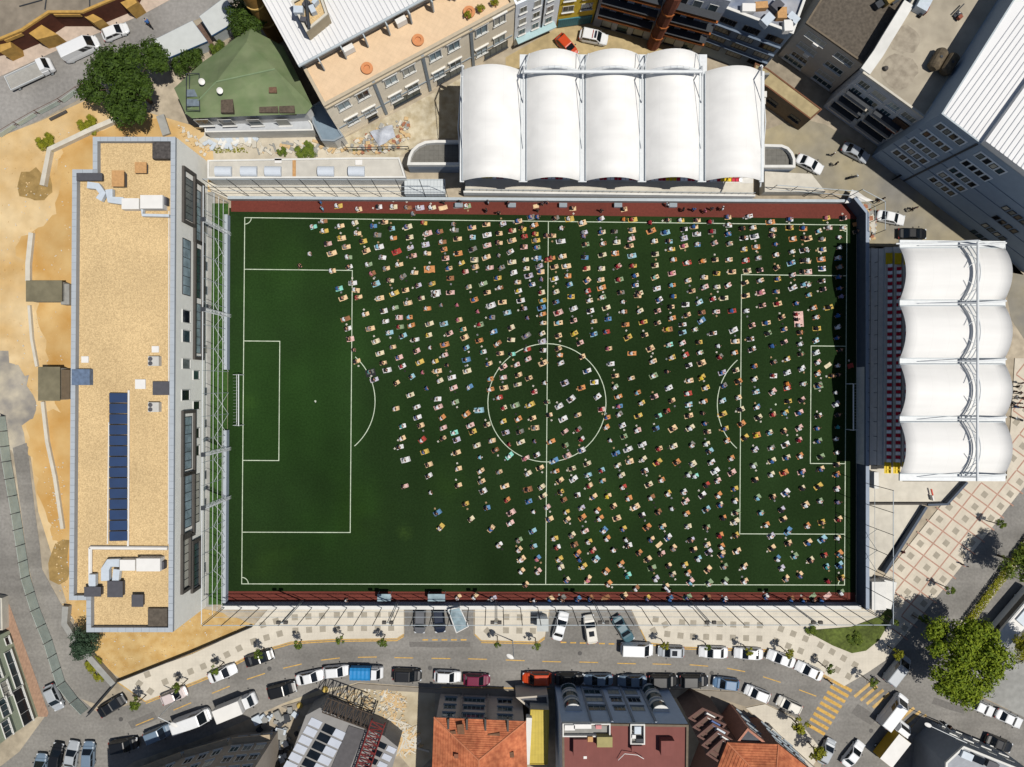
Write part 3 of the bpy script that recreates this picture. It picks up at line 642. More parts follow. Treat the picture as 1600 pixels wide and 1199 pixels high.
mc = W(432, 55, 0); mi = empty('chimney_tower', 'round ochre brick tower beside the white ribbed roof', 'tower', (mc.x, mc.y, 0))
MB().lathe((mc.x, mc.y, 0), [(1.35, 0), (1.35, 6), (1.3, 12), (1.25, 20)], 20).build('shaft', mat('ochre brick', C(150, 112, 56), .9, .12, 3), mi, smooth=True)
for z in (5, 10, 15): MB().lathe((mc.x, mc.y, z), [(1.45, 0), (1.45, .3), (1.38, .31)], 20).build('band', mat('pale ochre', C(212, 178, 108), .9, .1), mi)
# steel fence and steps along the upper street
fl = empty('pipe_fence', 'brown pipe fence between the upper street and the sand', 'fence', tuple(W(80, 185)))
FP = [(0, 214), (30, 196), (62, 178), (98, 160), (125, 142), (152, 130)]
for i, (x, y) in enumerate(FP): c = W(x, y); MB().tube((c.x, c.y, 0), (c.x, c.y, 1.5), .05).build('post', mat('rust', C(112, 84, 72), .8, .2, 3), fl)
for z in (.6, 1.4): MB().path([Vector((*W2(x, y), z)) for x, y in FP], .04).build('rail', mat('rust', C(112, 84, 72)), fl)
for i in range(len(FP) - 1):
    (x0, y0), (x1, y1) = FP[i], FP[i + 1]; mb = MB(); a_, b_ = W2(x0 + 3, y0 + 1), W2(x1 - 3, y1 + 3); mb.strip([a_, b_], .04, .1, h=1.0); mb.build('glass_panel', mat('greenish sheet', C(196, 210, 202), .4, .1, 1), fl)
pipe('concrete_pipe', 'dark grey pipe lying on the sand by the pipe fence', [(78, 187), (104, 174)], .25, .25, m_charcoal)
# ------------------------------------------------------------------ buildings along the top
# ribbed white roof building with terrace
HB = 12.6
A0 = Vector(W2(536, 215)); B0 = Vector(W2(802, 72)); dv = (B0 - A0).normalized(); nb = Vector((-dv.y, dv.x))
tw = 5.2
b2 = bld('ribbed_roof_building', 'long beige building with white ribbed roof and terrace strip at the top', 'building', [A0, B0, B0 + nb * 26, A0 + nb * 26], HB, mat('beige render', C(238, 226, 204, .95), .9, .05, 1, big=(.1, .06)), mat('terrace tile', C(236, 206, 170), .9, .05, 1.2, lines=[(27, .6, .02, .93), (117, .6, .02, .93)]), .45, .45, mat('parapet stone', C(198, 184, 160), .9, .06), worldpts=True)
m_rib = mat('white ribbed sheet', C(240, 240, 240), .6, .02, .5, big=(.08, .03)); m_seam = mat('grey seam', C(216, 218, 222), .6, .03)
q = [A0 + nb * tw + dv * -.3, B0 + nb * tw + dv * .3, B0 + nb * 27 + dv * .3, A0 + nb * 27 + dv * -.3]
MB().prism([A0 + nb * (tw + .8) + dv * .3, B0 + nb * (tw + .8) - dv * .3, B0 + nb * 25.8 - dv * .3, A0 + nb * 25.8 + dv * .3], HB - .4, HB + 2.6, top=False).build('attic_wall', mat('attic wall', C(170, 168, 164), .8, .08), b2)
MB().prism(q, HB + 2.602, HB + 2.8, bottom=True).build('upper_roof', m_rib, b2)
ribs(b2, q[0], q[1], nb * 22, HB + 2.8, .66, .1, .1, m_seam)
MB().strip([q[0] - nb * .15, q[1] - nb * .15], .28, HB + 2.5, h=.28).build('gutter', m_steel_g, b2)
for k in range(9):
    u = 2.5 + k * 3.4; c = A0 + dv * u + nb * (tw - .45); MB().box((c.x, c.y, HB + 1.2), (.16, 1.0, 2.6), atan2(dv.y, dv.x)).build('bracket', m_steel_g, b2)
for k in (5, 11, 17): c = A0 + dv * (k * 1.35) + nb * (tw - .2); MB().box((c.x, c.y, HB + .35), (1.5, .7, 1.2), atan2(dv.y, dv.x)).build('cooling_unit', m_ahu, b2)
A, B = A0, B0
T2 = lambda x, y: (400 + x / 4, y / 4)
for x, y in ((548, 655), (668, 592), (842, 500), (955, 437), (1120, 345), (1235, 285), (1408, 188), (1522, 122), (603, 750), (712, 695), (874, 607), (980, 545), (1143, 462), (1246, 400), (1410, 318), (1520, 245)):
    u, z = on_face(A, B, *T2(x, y)); win(b2, A, B, u, z, 1.9, 2.3, mg=m_glass_l, mull=1, proud=.14, ft=.12)
    mb = MB(); on_wall_box(mb, A, B, u - 1.15, u + 1.15, z + 1.25, z + 1.5, .25); mb.build('lintel', m_conc_w, b2)
for x in (748, 1035, 1320):
    u, z = on_face(A, B, *T2(x + 30, {748: 620, 1035: 460, 1320: 300}[x])); mb = MB(); on_wall_box(mb, A, B, u - .22, u + .22, .1, HB - .5, .16); mb.build('pilaster', m_frame_g, b2)
for (x, y, w) in ((955, 655, 4.6), (1220, 505, 4.6), (745, 770, 1.6), (1500, 340, 4.0)):
    u, z = on_face(A, B, *T2(x, y)); win(b2, A, B, u, 1.9, w, 2.2, mf=m_frame_d, mg=m_glass_d, mull=3)
mb = MB(); on_wall_box(mb, A, B, .3, (B - A).length - .3, 3.7, 3.95, .12); mb.build('string_course', m_frame_g, b2)
mb = MB(); on_wall_box(mb, A, B, .1, (B - A).length - .1, HB - .9, HB - .55, .22); mb.build('cornice', mat('parapet stone', C(198, 184, 160)), b2)
c = W(484, 24, HB + 5.2); st = empty('stair_tower', 'roof stair tower crowded with equipment on the ribbed roof', 'roof tower', (c.x, c.y, HB + 2.8))
SP = [(454, 2), (497, -22), (512, 22), (478, 50)]
P_ = [W2(x, y, HB + 5.2) for x, y in SP]; MB().prism(P_, HB + 2.8, HB + 5.0, top=False).build('wall', mat('tower render', C(186, 170, 142), .9, .06), st); MB().sheet(inset(ccw(P_), .3), HB + 4.8).build('roof', m_gravel, st); MB().ring(ccw(P_), inset(ccw(P_), .3), HB + 5.0, HB + 5.2).build('parapet', m_conc, st)
for k, (x, y, sx, sy) in enumerate(((466, 15, 1.2, .9), (478, 5, .9, .7), (488, 14, 1.0, .7), (474, 30, .8, .6), (492, 2, .8, .5), (481, 36, .5, .5))):
    c = W(x, y, HB + 5.6); MB().box((c.x, c.y, HB + 5.25), (sx, sy, .9), k).build('plant_unit', m_dkmet if k % 2 else m_galv, st)
MB().tube(W(478, -5, HB + 6), W(483, 45, HB + 5.6), .2).build('flue', m_steel_d, st)
for lab, x, y in (('leftmost round orange bench on the terrace strip', 573, 106), ('middle round orange bench on the terrace strip', 653, 62), ('rightmost round orange bench on the terrace strip', 733, 18)):
    c = W(x, y, HB); o = empty('round_bench', lab, 'bench', (c.x, c.y, HB - .45), 'round benches on the terrace'); z = HB - .45
    m_or = mat('terracotta', C(222, 150, 100), .85, .06, 2)
    MB().lathe((c.x, c.y, z), [(.42, .2), (.42, .42), (.82, .42), (.82, .2)], 20).build('seat', m_or, o)
    mb = MB()
    for k in range(8): t = 2 * pi * k / 8; mb.box((c.x + .68 * cos(t), c.y + .68 * sin(t), z + .18), (.12, .12, .36), t)
    mb.build('leg', m_wood, o)
# grey, yellow, dark buildings continuing the row
def slab_block(name, label, a, b, h, depth, m, roofm=None, cat='building'):
    A_ = Vector(W2(*a)); B_ = Vector(W2(*b)); d_ = (B_ - A_).normalized(); n_ = Vector((-d_.y, d_.x))
    r = bld(name, label, cat, [A_, B_, B_ + n_ * depth, A_ + n_ * depth], h, m, roofm or mat('felt roof', C(150, 146, 138), .95, .12), .4, .3, worldpts=True)
    return r, A_, B_
b3, A, B = slab_block('grey_house', 'pale grey building with three window rows left of the yellow one', (803, 73), (868, 44), 12.4, 18, mat('light grey render', C(224, 230, 238, .95), .9, .04))
for z in (3.6, 6.8, 10.0): win_grid(b3, A, B, [1.2, 3.4, 5.6], [z + .2], 1.1, 1.6, mull=1)
mb = MB(); on_wall_box(mb, A, B, 4.4, 4.55, .1, 12, .15); mb.build('downpipe', m_steel_d, b3)
mb = MB(); on_wall_box(mb, A, B, .2, 6.6, 2.4, 2.6, 1.0); mb.build('awning', mat('pale awning', C(180, 210, 214), .7, .05), b3)
b4, A, B = slab_block('yellow_house', 'mustard yellow building above the parking yard', (868.5, 44), (925, 36), 11.5, 18, mat('yellow render', C(214, 188, 66, .95), .9, .08))
for z in (5.4, 8.6): win_grid(b4, A, B, [1.4, 4.2], [z], 1.7, 1.7, mull=1)
mb = MB(); on_wall_box(mb, A, B, .2, 5.4, .3, 2.6, .14); mb.build('shop_shutter', mat('teal shutter', C(70, 140, 156), .6, .1, 2, lines=[(0, .3, .03, .7)]), b4)
b5, A, B = slab_block('balcony_block', 'shaded grey apartment block with orange balcony ledges and a red brick column', (926, 40), (1092, 84), 15.5, 18, mat('shaded render', C(190, 194, 204), .9, .08))
L_ = (B - A).length
for z in (4.6, 8.0, 11.4):
    for u0, u1 in ((.4, L_ * .5), (L_ * .6, L_ - .3)):
        mb = MB(); on_wall_box(mb, A, B, u0, u1, z - .15, z + .1, 1.1); mb.build('balcony_ledge', mat('orange ledge', C(178, 104, 52), .85, .15), b5)
        mb = MB(); on_wall_box(mb, A, B, u0, u1, z + .75, z + .82, 1.12); mb.build('balcony_rail', m_steel_d, b5)
    win_grid(b5, A, B, [1.3, 3.4, 5.5, 7.4, 11.2, 13.2, 15.4], [z + 1.5], 1.3, 1.7, mf=m_frame_w, mg=m_glass_d)
win_grid(b5, A, B, [2, 4.5, 7, 12, 15], [1.6], 1.6, 2.0, mf=m_frame_d, mg=m_glass_d)
c = A + (B - A) * .555; mb = MB().lathe((c.x + .2, c.y - .6, 0), [(1.0, 0), (1.0, 15)], 10); mb.build('brick_column', mat('red brick', C(126, 70, 50), .9, .2, 4), b5)
for z in (3.5, 7, 10.5): MB().lathe((c.x + .2, c.y - .6, z), [(1.1, 0), (1.1, .35), (1.02, .36)], 10).build('column_band', mat('orange ledge', C(178, 104, 52)), b5)
b6, A, B = slab_block('dark_block', 'dark slate apartment block with large windows and white roof edge', (1088, 82), (1184, 118), 13.5, 18, mat('slate render', C(140, 156, 174), .85, .06), mat('cluttered roof', C(170, 172, 178), .9, col2=C(120, 130, 150), scale=.5, big=(.4, .3)))
L_ = (B - A).length
for z in (3.3, 5.8, 8.3, 10.8): win_grid(b6, A, B, [L_ * .16, L_ * .5, L_ * .84], [z], 2.4, 1.5, mf=m_frame_d, mg=m_glass_d, mull=3, sill=False)
for z in (4.4, 6.9, 9.4): mb = MB(); on_wall_box(mb, A, B, .1, L_ - .1, z - .12, z + .12, .3); mb.build('ledge', mat('slate ledge', C(120, 134, 152), .85, .05), b6)
P_ = root_poly[b6.name]; MB().ring(inset(P_, -.06), inset(P_, .3), 13.502, 13.64).build('roof_edge', m_conc_w, b6)
for k, (x, y) in enumerate(((1170, 12), (1200, 30), (1222, 20), (1215, 8), (1232, 40), (1240, 28), (1190, 8))):
    c = W(x, y, 14); MB().box((c.x, c.y, 13.6), (1.8 - .15 * k, 1.1 + .1 * k, 1.0), k * .8).build('roof_unit', (m_ahu, m_galv, m_wood, m_dkmet)[k % 4], b6)
# brown roof house, concrete roof block
m_taupe = mat('taupe render', C(204, 194, 180), .9, .06, 1)
b7 = bld('brown_roof_block', 'grey apartment block with brown felt roof right of the slate block', 'building', [(1259, 36), (1350, 100), (1432, -22), (1336, -86)], 10.4, m_taupe, mat('brown felt', C(128, 112, 94), .95, .08, 1, big=(.1, .12)), .3, .25, mat('brown edge', C(120, 108, 92)))
A, B = edge(b7, 1305, 70, 10.4); L_ = (B - A).length
T4 = lambda x, y: (1200 + x / 4, y / 4)
for x, y, w in ((300, 245, 3.2), (245, 305, 3.0), (197, 360, 2.8), (140, 405, 3.4), (475, 370, 3.0), (412, 425, 3.0), (360, 475, 3.0), (320, 530, 3.4)):
    u, z = on_face(A, B, *T4(x, y)); win(b7, A, B, min(max(u, 1.9), L_ - 1.9), max(z, 1.2), w, 1.25, mf=m_frame_w, mg=m_glass_d, mull=3)
for x, y in ((300, 275), (245, 337)): u, z = on_face(A, B, *T4(x, y)); mb = MB(); on_wall_box(mb, A, B, u - .45, u + .45, z - .3, z + .3, .4); mb.build('cooling_unit', m_ahu, b7)
b8 = bld('concrete_roof_block', 'grey apartment block with stained concrete roof and two dark tanks', 'building', [(1348, 114), (1446, 185), (1592, -30), (1494, -100)], 12.4, mat('steel grey render', C(200, 204, 210), .9, .06), mat('stained concrete', C(198, 188, 168), .95, col2=C(178, 168, 150), scale=.5, big=(.13, .22), bump=.2), .35, .3, m_conc)
A, B = edge(b8, 1397, 150, 13.9); L_ = (B - A).length
for z in (3.2, 5.6, 8.0, 10.4):
    for k in range(4): win(b8, A, B, 1.5 + k * (L_ - 3) / 3, z, 2.2 if k % 2 else 1.7, 1.4, mf=m_frame_w, mg=m_glass if (k + int(z)) % 3 else m_glass_l, mull=2)
    for u0, u1 in ((.5, L_ * .42), (L_ * .5, L_ * .92)):
        if z < 8.5: mb = MB(); on_wall_box(mb, A, B, u0, u1, z - 1.15, z - .95, .9); mb.build('balcony_slab', m_taupe, b8); mb = MB(); on_wall_box(mb, A, B, u0, u1, z - .3, z - .25, .92); mb.build('balcony_rail', m_steel_d, b8)
mb = MB(); on_wall_box(mb, A, B, L_ - 2.6, L_ - .3, 7.6, 9.0, .2); mb.build('dark_panel', mat('brown panel', C(84, 64, 50), .9, .1), b8)
mb = MB(); on_wall_box(mb, A, B, L_ - 2.2, L_ - .6, 5.6, 6.8, .3); mb.build('red_panel', mat('brick panel', C(150, 84, 66), .9, .1), b8)
MB().strip([W2(1352, 112, 12.5), W2(1372, 84, 12.5), W2(1385, 62, 12.5), W2(1420, 5, 12.5)], 1.5, 12.1, h=.5).build('party_wall', m_conc_w, b8)
for i, (x, y) in enumerate(((1468, 91), (1486, 99))):
    c = W(x, y, 13.4); o = empty('water_tank', 'rusty brown tank lying on the concrete roof, %s of the pair' % ('left' if i == 0 else 'right'), 'tank', (c.x, c.y, 12.05), 'tanks on the concrete roof')
    d_ = Vector((.5, .86)); d_.normalize(); a_ = Vector((c.x, c.y, 13.0)) - Vector((d_.x, d_.y, 0)) * 1.2; b_ = a_ + Vector((d_.x, d_.y, 0)) * 2.4; m_ru = mat('rusty tank', C(104, 92, 74), .8, .3, 2)
    e = Vector((d_.x, d_.y, 0)) * .35; MB().tube(a_, b_, .85, 14).tube(a_ - e, a_, .5, 14, 0, .85).tube(b_, b_ + e, .85, 14, 0, .5).build('shell', m_ru, o, smooth=False)
    mb = MB()
    for t in (-.7, .7): mb.box((c.x + d_.x * t, c.y + d_.y * t, 12.15), (1.3, .2, .5), atan2(-d_.x, d_.y))
    mb.build('cradle', m_steel_d, o); MB().lathe((c.x, c.y, 13.8), [(.2, 0), (.2, .12)], 8).build('cap', m_steel_d, o)
def roofjunk(name, lab, cat, x, y, z, parts, rz=0):
    c = W(x, y, z); o = empty(name, lab, cat, (c.x, c.y, z))
    for nm, dx, dy, dz, sx, sy, sz, m_ in parts:
        ca, sa = cos(rz), sin(rz); MB().box((c.x + dx * ca - dy * sa, c.y + dx * sa + dy * ca, z + dz + sz / 2), (sx, sy, sz), rz).build(nm, m_, o)
    return o
roofjunk('roof_machine', 'small rusty hoist with a boom on the concrete roof', 'hoist', 1495, 25, 12.06, [('base', 0, 0, 0, 1.1, .8, .3, m_steel_d), ('boom', .5, .5, .5, 1.9, .14, .14, m_steel_d), ('motor', -.3, -.4, .3, .6, .5, .5, mat('red oxide', C(150, 88, 70))), ('post', 0, .1, .3, .16, .16, .5, m_ahu)], .8)
roofjunk('roof_shed', 'white and red sheet shed at the top of the concrete roof', 'roof shed', 1438, 9, 12.06, [('body', 0, 0, 0, 2.6, 1.6, 1.4, m_galv), ('front', -.6, -.9, 0, 1.0, .3, .9, mat('red oxide', C(150, 88, 70))), ('wheel', -1.5, -.5, 0, .4, .4, .5, m_black)], 1.1)
roofjunk('roof_tank', 'ochre tank with dark frame at the edge of the brown roof', 'tank', 1384, 4, 10.12, [('tank', 0, 0, .3, 1.6, 1.2, 1.2, mat('ochre tank', C(170, 144, 88))), ('frame', -1.4, .2, 0, 1.2, .9, .9, m_steel_d), ('stand', 1.0, -.5, 0, 1.1, .8, .4, m_steel_d)], .6)
c = W(1384, 107, 12.3); tag(MB().lathe((c.x, c.y, 12.06), [(.35, 0), (.35, .3), (.28, .45), (.1, .48)], 10).build('roof_vent', m_charcoal, loc=(c.x, c.y, 12.06)), 'small black vent on the stained concrete roof', 'vent')
b10 = bld('tan_roof_shed', 'low brick shed with dusty tan roof behind the upper stand', 'shed', [(1180, 98), (1200, 107), (1285, 171), (1267, 187), (1200, 137), (1175, 122)], 4.6, mat('brown brick', C(120, 104, 84), .9, .12, 3), mat('dusty tan roof', C(178, 162, 124), .95, .12, 1.2, big=(.2, .15)), .12, .2, mat('rust edge', C(122, 84, 60)))
A, B = edge(b10, 1230, 163, 4.6)
for u in (2.0, 6.2): win(b10, A, B, u, 2.2, 1.8, 1.1, mf=m_frame_d, mg=m_glass_d, mull=2)
for px_, py_, r_ in ((1413, 62, 2.0), (1404, 112, 2.4)):
    c = W(px_, py_, 12.06); MB().sheet(wobble([(c.x + r_ * 1.1 * cos(t * .35), c.y + r_ * sin(t * .35)) for t in range(18)], .25), 12.066).build('soot_stain', mat('sooty concrete', C(150, 140, 124), .95, col2=C(180, 170, 152), scale=1.2), b8)
# blue grey factory block with ribbed roofs at the right
HF = 18.0
b9 = bld('ribbed_factory', 'tall blue grey block with white ribbed roofs in the top right corner', 'building', [(1471, 178), (1760, 397), (1900, 160), (1640, -90)], HF, mat('blue grey render', C(152, 170, 190), .85, .04, 1), m_rib, .12, .2, m_steel_g)
A, B = edge(b9, 1500, 200, HF)
A_, B_ = Vector(W2(1471, 178, HF)), Vector(W2(1760, 397, HF)); D_ = (Vector(W2(1545, 75, HF)) - A_).normalized() * 30
u_ = (B_ - A_).normalized(); L1 = (Vector(W2(1527, 222, HF)) - A_).length
ribs(b9, A_ + u_ * .3, A_ + u_ * (L1 - .3), D_, HF - .12, .72, .12, .1, m_seam)
c0 = A_ + u_ * L1
sd = MB(); pts = [c0 + u_ * .5, c0 + u_ * 22, c0 + u_ * 22 + D_, c0 + u_ * .5 + D_]     # second roof, tilted up to the valley wall
vs = [(p[0], p[1], HF + dz) for p, dz in zip(pts, (-.1, 1.4, 1.4, -.1))]
b9r = MB().prism(pts, HF - .1, HF + 1.0, bottom=False).build('second_roof', m_rib, b9)
ribs(b9, c0 + u_ * .9, c0 + u_ * 21.8, D_, HF + 1.0, .72, .12, .1, m_seam)
m_panel = mat('pale blue panel', C(224, 234, 244), .85, .03)
for (x0, y0) in ((1140, 838), (1052, 882), (973, 925), (915, 962), (862, 995), (1390, 1022), (1300, 1065), (1218, 1108), (1150, 1135), (1090, 1165)):
    u, z = on_face(A, B, *T4(x0, y0)); mb = MB(); on_wall_box(mb, A, B, u - 2.3, u + 2.3, z - .8, z + .9, .06); mb.build('window_panel', m_panel, b9)
    for k in range(4):
        win(b9, A, B, u - 1.65 + k * 1.1, z, .8, 1.2, mf=m_frame_d, mg=m_glass_d, proud=.05, sill=False, off=.064)
for (x0, y0) in ((1580, 335), (1565, 350), (1548, 362), (1530, 372)):
    u, z = on_face(A, B, x0 - 8, y0 - 10)
    for k in range(4): win(b9, A, B, u + k * 1.1, z, .8, 1.2, mf=m_frame_d, mg=m_glass_d, proud=.05, sill=False, off=.064)
for z in (3.0, 6.2, 9.4, 12.6): mb = MB(); on_wall_box(mb, A, B, .1, (B - A).length - .1, z, z + .12, .05); mb.build('string_course', mat('blue grey trim', C(112, 128, 150)), b9)
u, z = on_face(A, B, 1527, 225); mb = MB(); on_wall_box(mb, A, B, u - .12, u + .12, .1, HF - .4, .14); mb.build('downpipe', m_steel_d, b9)

# ------------------------------------------------------------------ stands
def barrel(mb, a, b, c, d, rise, n=12, t=0.06):
    """vaulted membrane: a->b front edge, d->c rear edge, arching between the a-d side and the b-c side"""
    a, b, c, d = map(Vector, (a, b, c, d)); rows = 8; vs = []; k = n + 1
    for s in (0, -t):
        for j in range(rows + 1):
            v = j / rows
            for i in range(n + 1):
                u = i / n; p = a.lerp(b, u).lerp(d.lerp(c, u), v); p.z += rise * 4 * u * (1 - u) * (1 - .12 * 4 * v * (1 - v)) + s; vs.append(p)
    fs = []; o = k * (rows + 1)
    for j in range(rows):
        for i in range(n):
            q_ = (j * k + i, j * k + i + 1, (j + 1) * k + i + 1, (j + 1) * k + i); fs.append(q_); fs.append(tuple(o + x for x in q_[::-1]))
    for j in (0, rows):
        for i in range(n): fs.append((j * k + i, o + j * k + i, o + j * k + i + 1, j * k + i + 1))
    mb.add(vs, fs)
m_red = mat('red seat', C(190, 36, 60, .9), .6, .06); m_wseat = mat('white seat', C(244, 246, 248, .95), .6, .04); m_yseat = mat('yellow seat', C(242, 208, 34), .6, .05)
m_step = mat('stand concrete', C(210, 208, 202, .85), .9, .07)
def seat_mesh(m):
    return MB().box((0, 0, .2), (.5, .46, .06)).box((.23, 0, .4), (.05, .46, .4)).box((0, 0, .09), (.1, .3, .18)).mesh('seat', m)
SEAT = {'r': seat_mesh(m_red), 'w': seat_mesh(m_wseat), 'y': seat_mesh(m_yseat)}
def stand(label, front, back, ends, ribs_px, long_rear, HR, rise, axis, truss, steps, wall_h):
    pass
# upper stand: five bays
us = empty('upper_stand', 'grandstand with five white vaulted canopy bays above the pitch', 'grandstand', tuple(W(955, 300)))
HR = 11.2; RX = [722.5, 818, 910.5, 1003.5, 1097, 1190]; yf = 283; rears = [108, 84, 84, 84, 110]
for i in range(5):
    mb = MB(); g_ = 4.6; x0, x1 = RX[i] + (g_ if i else 0), RX[i + 1] - (g_ if i < 4 else 1)
    kx = lambda x, y: W(x, y, HR)
    yr = rears[i] + 2; barrel(mb, kx(x0, yf), kx(x1, yf), kx(x1, yr), kx(x0, yr), 2.0); mb.build('canopy_bay', m_white, us, smooth=True)
    for x_ in (x0, x1): MB().tube(kx(x_, yf - .5), kx(x_, yr + .5), .07, 5).build('edge_cable', m_steel_g, us)
for i, x in enumerate(RX):
    yr = 112 if i in (0, 5) else 86; a_, b_ = W(x, 285, HR - .4), W(x, yr, HR - .4); wdt = 1.2 if 0 < i < 5 else .6
    MB().box(((a_ + b_) / 2), (wdt, abs(a_.y - b_.y), .3), 0).build('rib', m_steel_w, us)
    # raking column behind and cables
    yb = 100 if i in (0, 5) else 100
    MB().tube(W(x, 120, 13.9), W(x, 104, HR), .13).tube(W(x, 120, 13.9), W(x, 160, HR), .1).build('strut', m_steel_w, us)
    MB().tube(W(x, 120, 13.9), W(x, 232, HR + .1), .05, 5).build('cable', m_steel_w, us)
    MB().tube(W(x, 104, HR - .3), (W(x, 104, HR).x, W(x, 104, HR).y, 0), .25, 8).build('column', m_steel_w, us)
for i in range(1, 4):
    a_, b_ = W(RX[i], 112, 13.9), W(RX[i + 1], 112, 13.9); MB().tube(a_, b_, .24, 8).build('truss_pipe', m_steel_w, us)
    p0, p1 = W(RX[i], 118, HR), W(RX[i + 1], 118, HR); pts = [p0.lerp(p1, t / 10) + Vector((0, 0, .75 + 2.0 * 4 * (t / 10) * (1 - t / 10))) for t in range(11)]
    MB().path(pts, .2, 6).build('truss_arch', m_steel_w, us)
    mb = MB()
    for x, s in ((RX[i], 1), (RX[i + 1], -1)):
        mb.tube(W(x, 112, 13.9), W(x + s * 9, 84, HR + .8), .07); mb.tube(W(x, 112, 13.9), W(x + s * 14, 118, HR + 1.2), .06)
    mb.build('brace', m_steel_w, us)
MB().path([W(1190, 112, HR), W(1196, 190, 6), W(1188, 292, HR - .4)], .12).build('side_brace', m_steel_w, us)
MB().path([W(722, 108, HR), W(716, 200, 8), W(722, 284, HR - .4)], .12).build('side_brace', m_steel_w, us)
# seating under it
Yf = W(955, 302, 2.2).y; X0 = W(727, 300, 2).x; X1 = W(1176, 300, 2).x
for k in range(14):
    MB().box(((X0 + X1) / 2, Yf + 2.2 + k * .85, (2.2 + k * .42) / 2), (X1 - X0, .85, 2.2 + k * .42)).build('tier', m_step, us)
    if k < 5:
        n = int((X1 - X0 - 3) / .56)
        if k < 3:
            for j in range(n):
                x = X0 + 1.6 + j * .56; t = 'y' if j in (2, 3, 4, 26, 27, 52, 53, 54, n - 4, n - 5, n - 6) else ('r' if (j // 2) % 2 else 'w')
                sx = place('seat', SEAT[t], (x, Yf + 2.2 + k * .85, 2.2 + k * .42), pi / 2, us)
MB().box(((X0 + X1) / 2, Yf + .9, 1.1), (X1 - X0, 1.77, 2.2)).build('walkway', m_conc, us)
MB().box(((X0 + X1) / 2, Yf - .15, 1.25), (X1 - X0 + .5, .28, 2.5)).build('front_wall', m_conc_w, us)
rl = MB()
n = 40
for j in range(n + 1): x = X0 + (X1 - X0) * j / n; rl.tube((x, Yf + .1, 2.2), (x, Yf + .1, 3.2), .03, 4)
for z in (2.7, 3.2): rl.tube((X0, Yf + .1, z), (X1, Yf + .1, z), .03, 4)
rl.build('railing', m_steel_g, us)
MB().box(((X0 + X1) / 2, Yf + 15.2, 5), (X1 - X0 - 1, .3, 10)).build('rear_wall', m_conc_g, us)
# curved ramps at both ends
def ramp(label, pts, h, inner):
    c = W(sum(p[0] for p in pts) / len(pts), sum(p[1] for p in pts) / len(pts)); o = empty('stand_ramp', label, 'ramp', (c.x, c.y, 0))
    P_ = ccw([W2(x, y, h) for x, y in pts]); q_ = inset(P_, .4)
    MB().prism(inset(P_, .002), 0, h - .9, top=False).build('wall', m_bluewall, o); MB().ring(P_, q_, h - .9, h).build('parapet', m_conc_w, o)
    MB().sheet(q_, h - .85).build('roof', mat('ramp paving', C(120, 118, 112), .9, .1, 2, lines=[(0, .7, .03, .8), (90, .7, .03, .8)]), o); return o
ramp('curved concrete ramp at the left end of the upper stand', [(636, 258), (638, 245), (643, 234), (652, 226), (664, 220.5), (680, 219), (721, 219), (721, 258)], 4.0, 0)
ramp('curved concrete ramp at the right end of the upper stand', [(1191, 225), (1222, 226), (1232, 230), (1239, 238), (1243, 248), (1243, 262), (1191, 262)], 4.0, 0)
tag(MB().prism([W2(x, y, 2.6) for x, y in ((632, 280), (695, 280), (695, 303), (632, 303))], 0, 2.6).build('corrugated_platform', mat('ribbed sheet pale', C(214, 220, 222), .7, .03, 1, lines=[(0, .5, .05, .82)]), loc=tuple(W(660, 290, 0))), 'pale ribbed platform below the left ramp', 'platform')
MB().prism([W2(x, y, 2.4) for x, y in ((1195, 268), (1268, 272), (1290, 300), (1195, 300))], 0, 2.4).build('stair_deck', m_conc, us)
# changing block with roof lights left of the stand
cb = bld('changing_block', 'low white flat-roofed block with box roof lights along the top touchline', 'outbuilding', [(324, 250), (560, 246), (624, 246), (634, 278), (324, 279)], 4.2, m_conc_w, mat('pale roof screed', C(208, 204, 194), .9, .06, 1, big=(.15, .1)), .2, .25, m_conc_w)
raised('walkway', [(324, 286), (632, 286), (700, 306), (700, 312), (358, 312), (332, 300)], m_conc, .3)
lb = ['first', 'second', 'third', 'fourth', 'fifth']
for k, x in enumerate((347, 387, 425, 508, 556)):
    c = W(x, 266, 5); o = empty('roof_light', 'white hooded roof light on the changing block, %s from the left' % lb[k], 'roof light', (c.x, c.y, 4.0), 'roof lights on the changing block')
    m_hood = mat('hood sheet', C(214, 222, 232), .5, .03); pr = [(.75 * cos(t), .55 * sin(t)) for t in [pi * i / 8 for i in range(9)]]; vs = []; n = len(pr)
    for sx in (-1.2, 1.2): vs += [(c.x + sx, c.y + yy, 4.0 + .35 + zz) for yy, zz in pr]
    fs = [(i, i + 1, n + i + 1, n + i) for i in range(n - 1)] + [tuple(range(n)), tuple(range(n, 2 * n))[::-1]]
    MB().add(vs, fs).build('hood', m_hood, o); MB().box((c.x, c.y, 4.17), (2.3, 1.45, .36)).build('curb', m_conc_w, o)
for k, (x, y) in enumerate(((434, 251), (560, 254))): box_px(MB(), (x - 5, y - 4, x + 6, y + 4), 4.0, 4.2).build('roof_box', m_ahu, cb)
box_px(MB(), (457, 248, 462, 276), 4.0, 4.12).build('roof_plank', m_wood, cb)
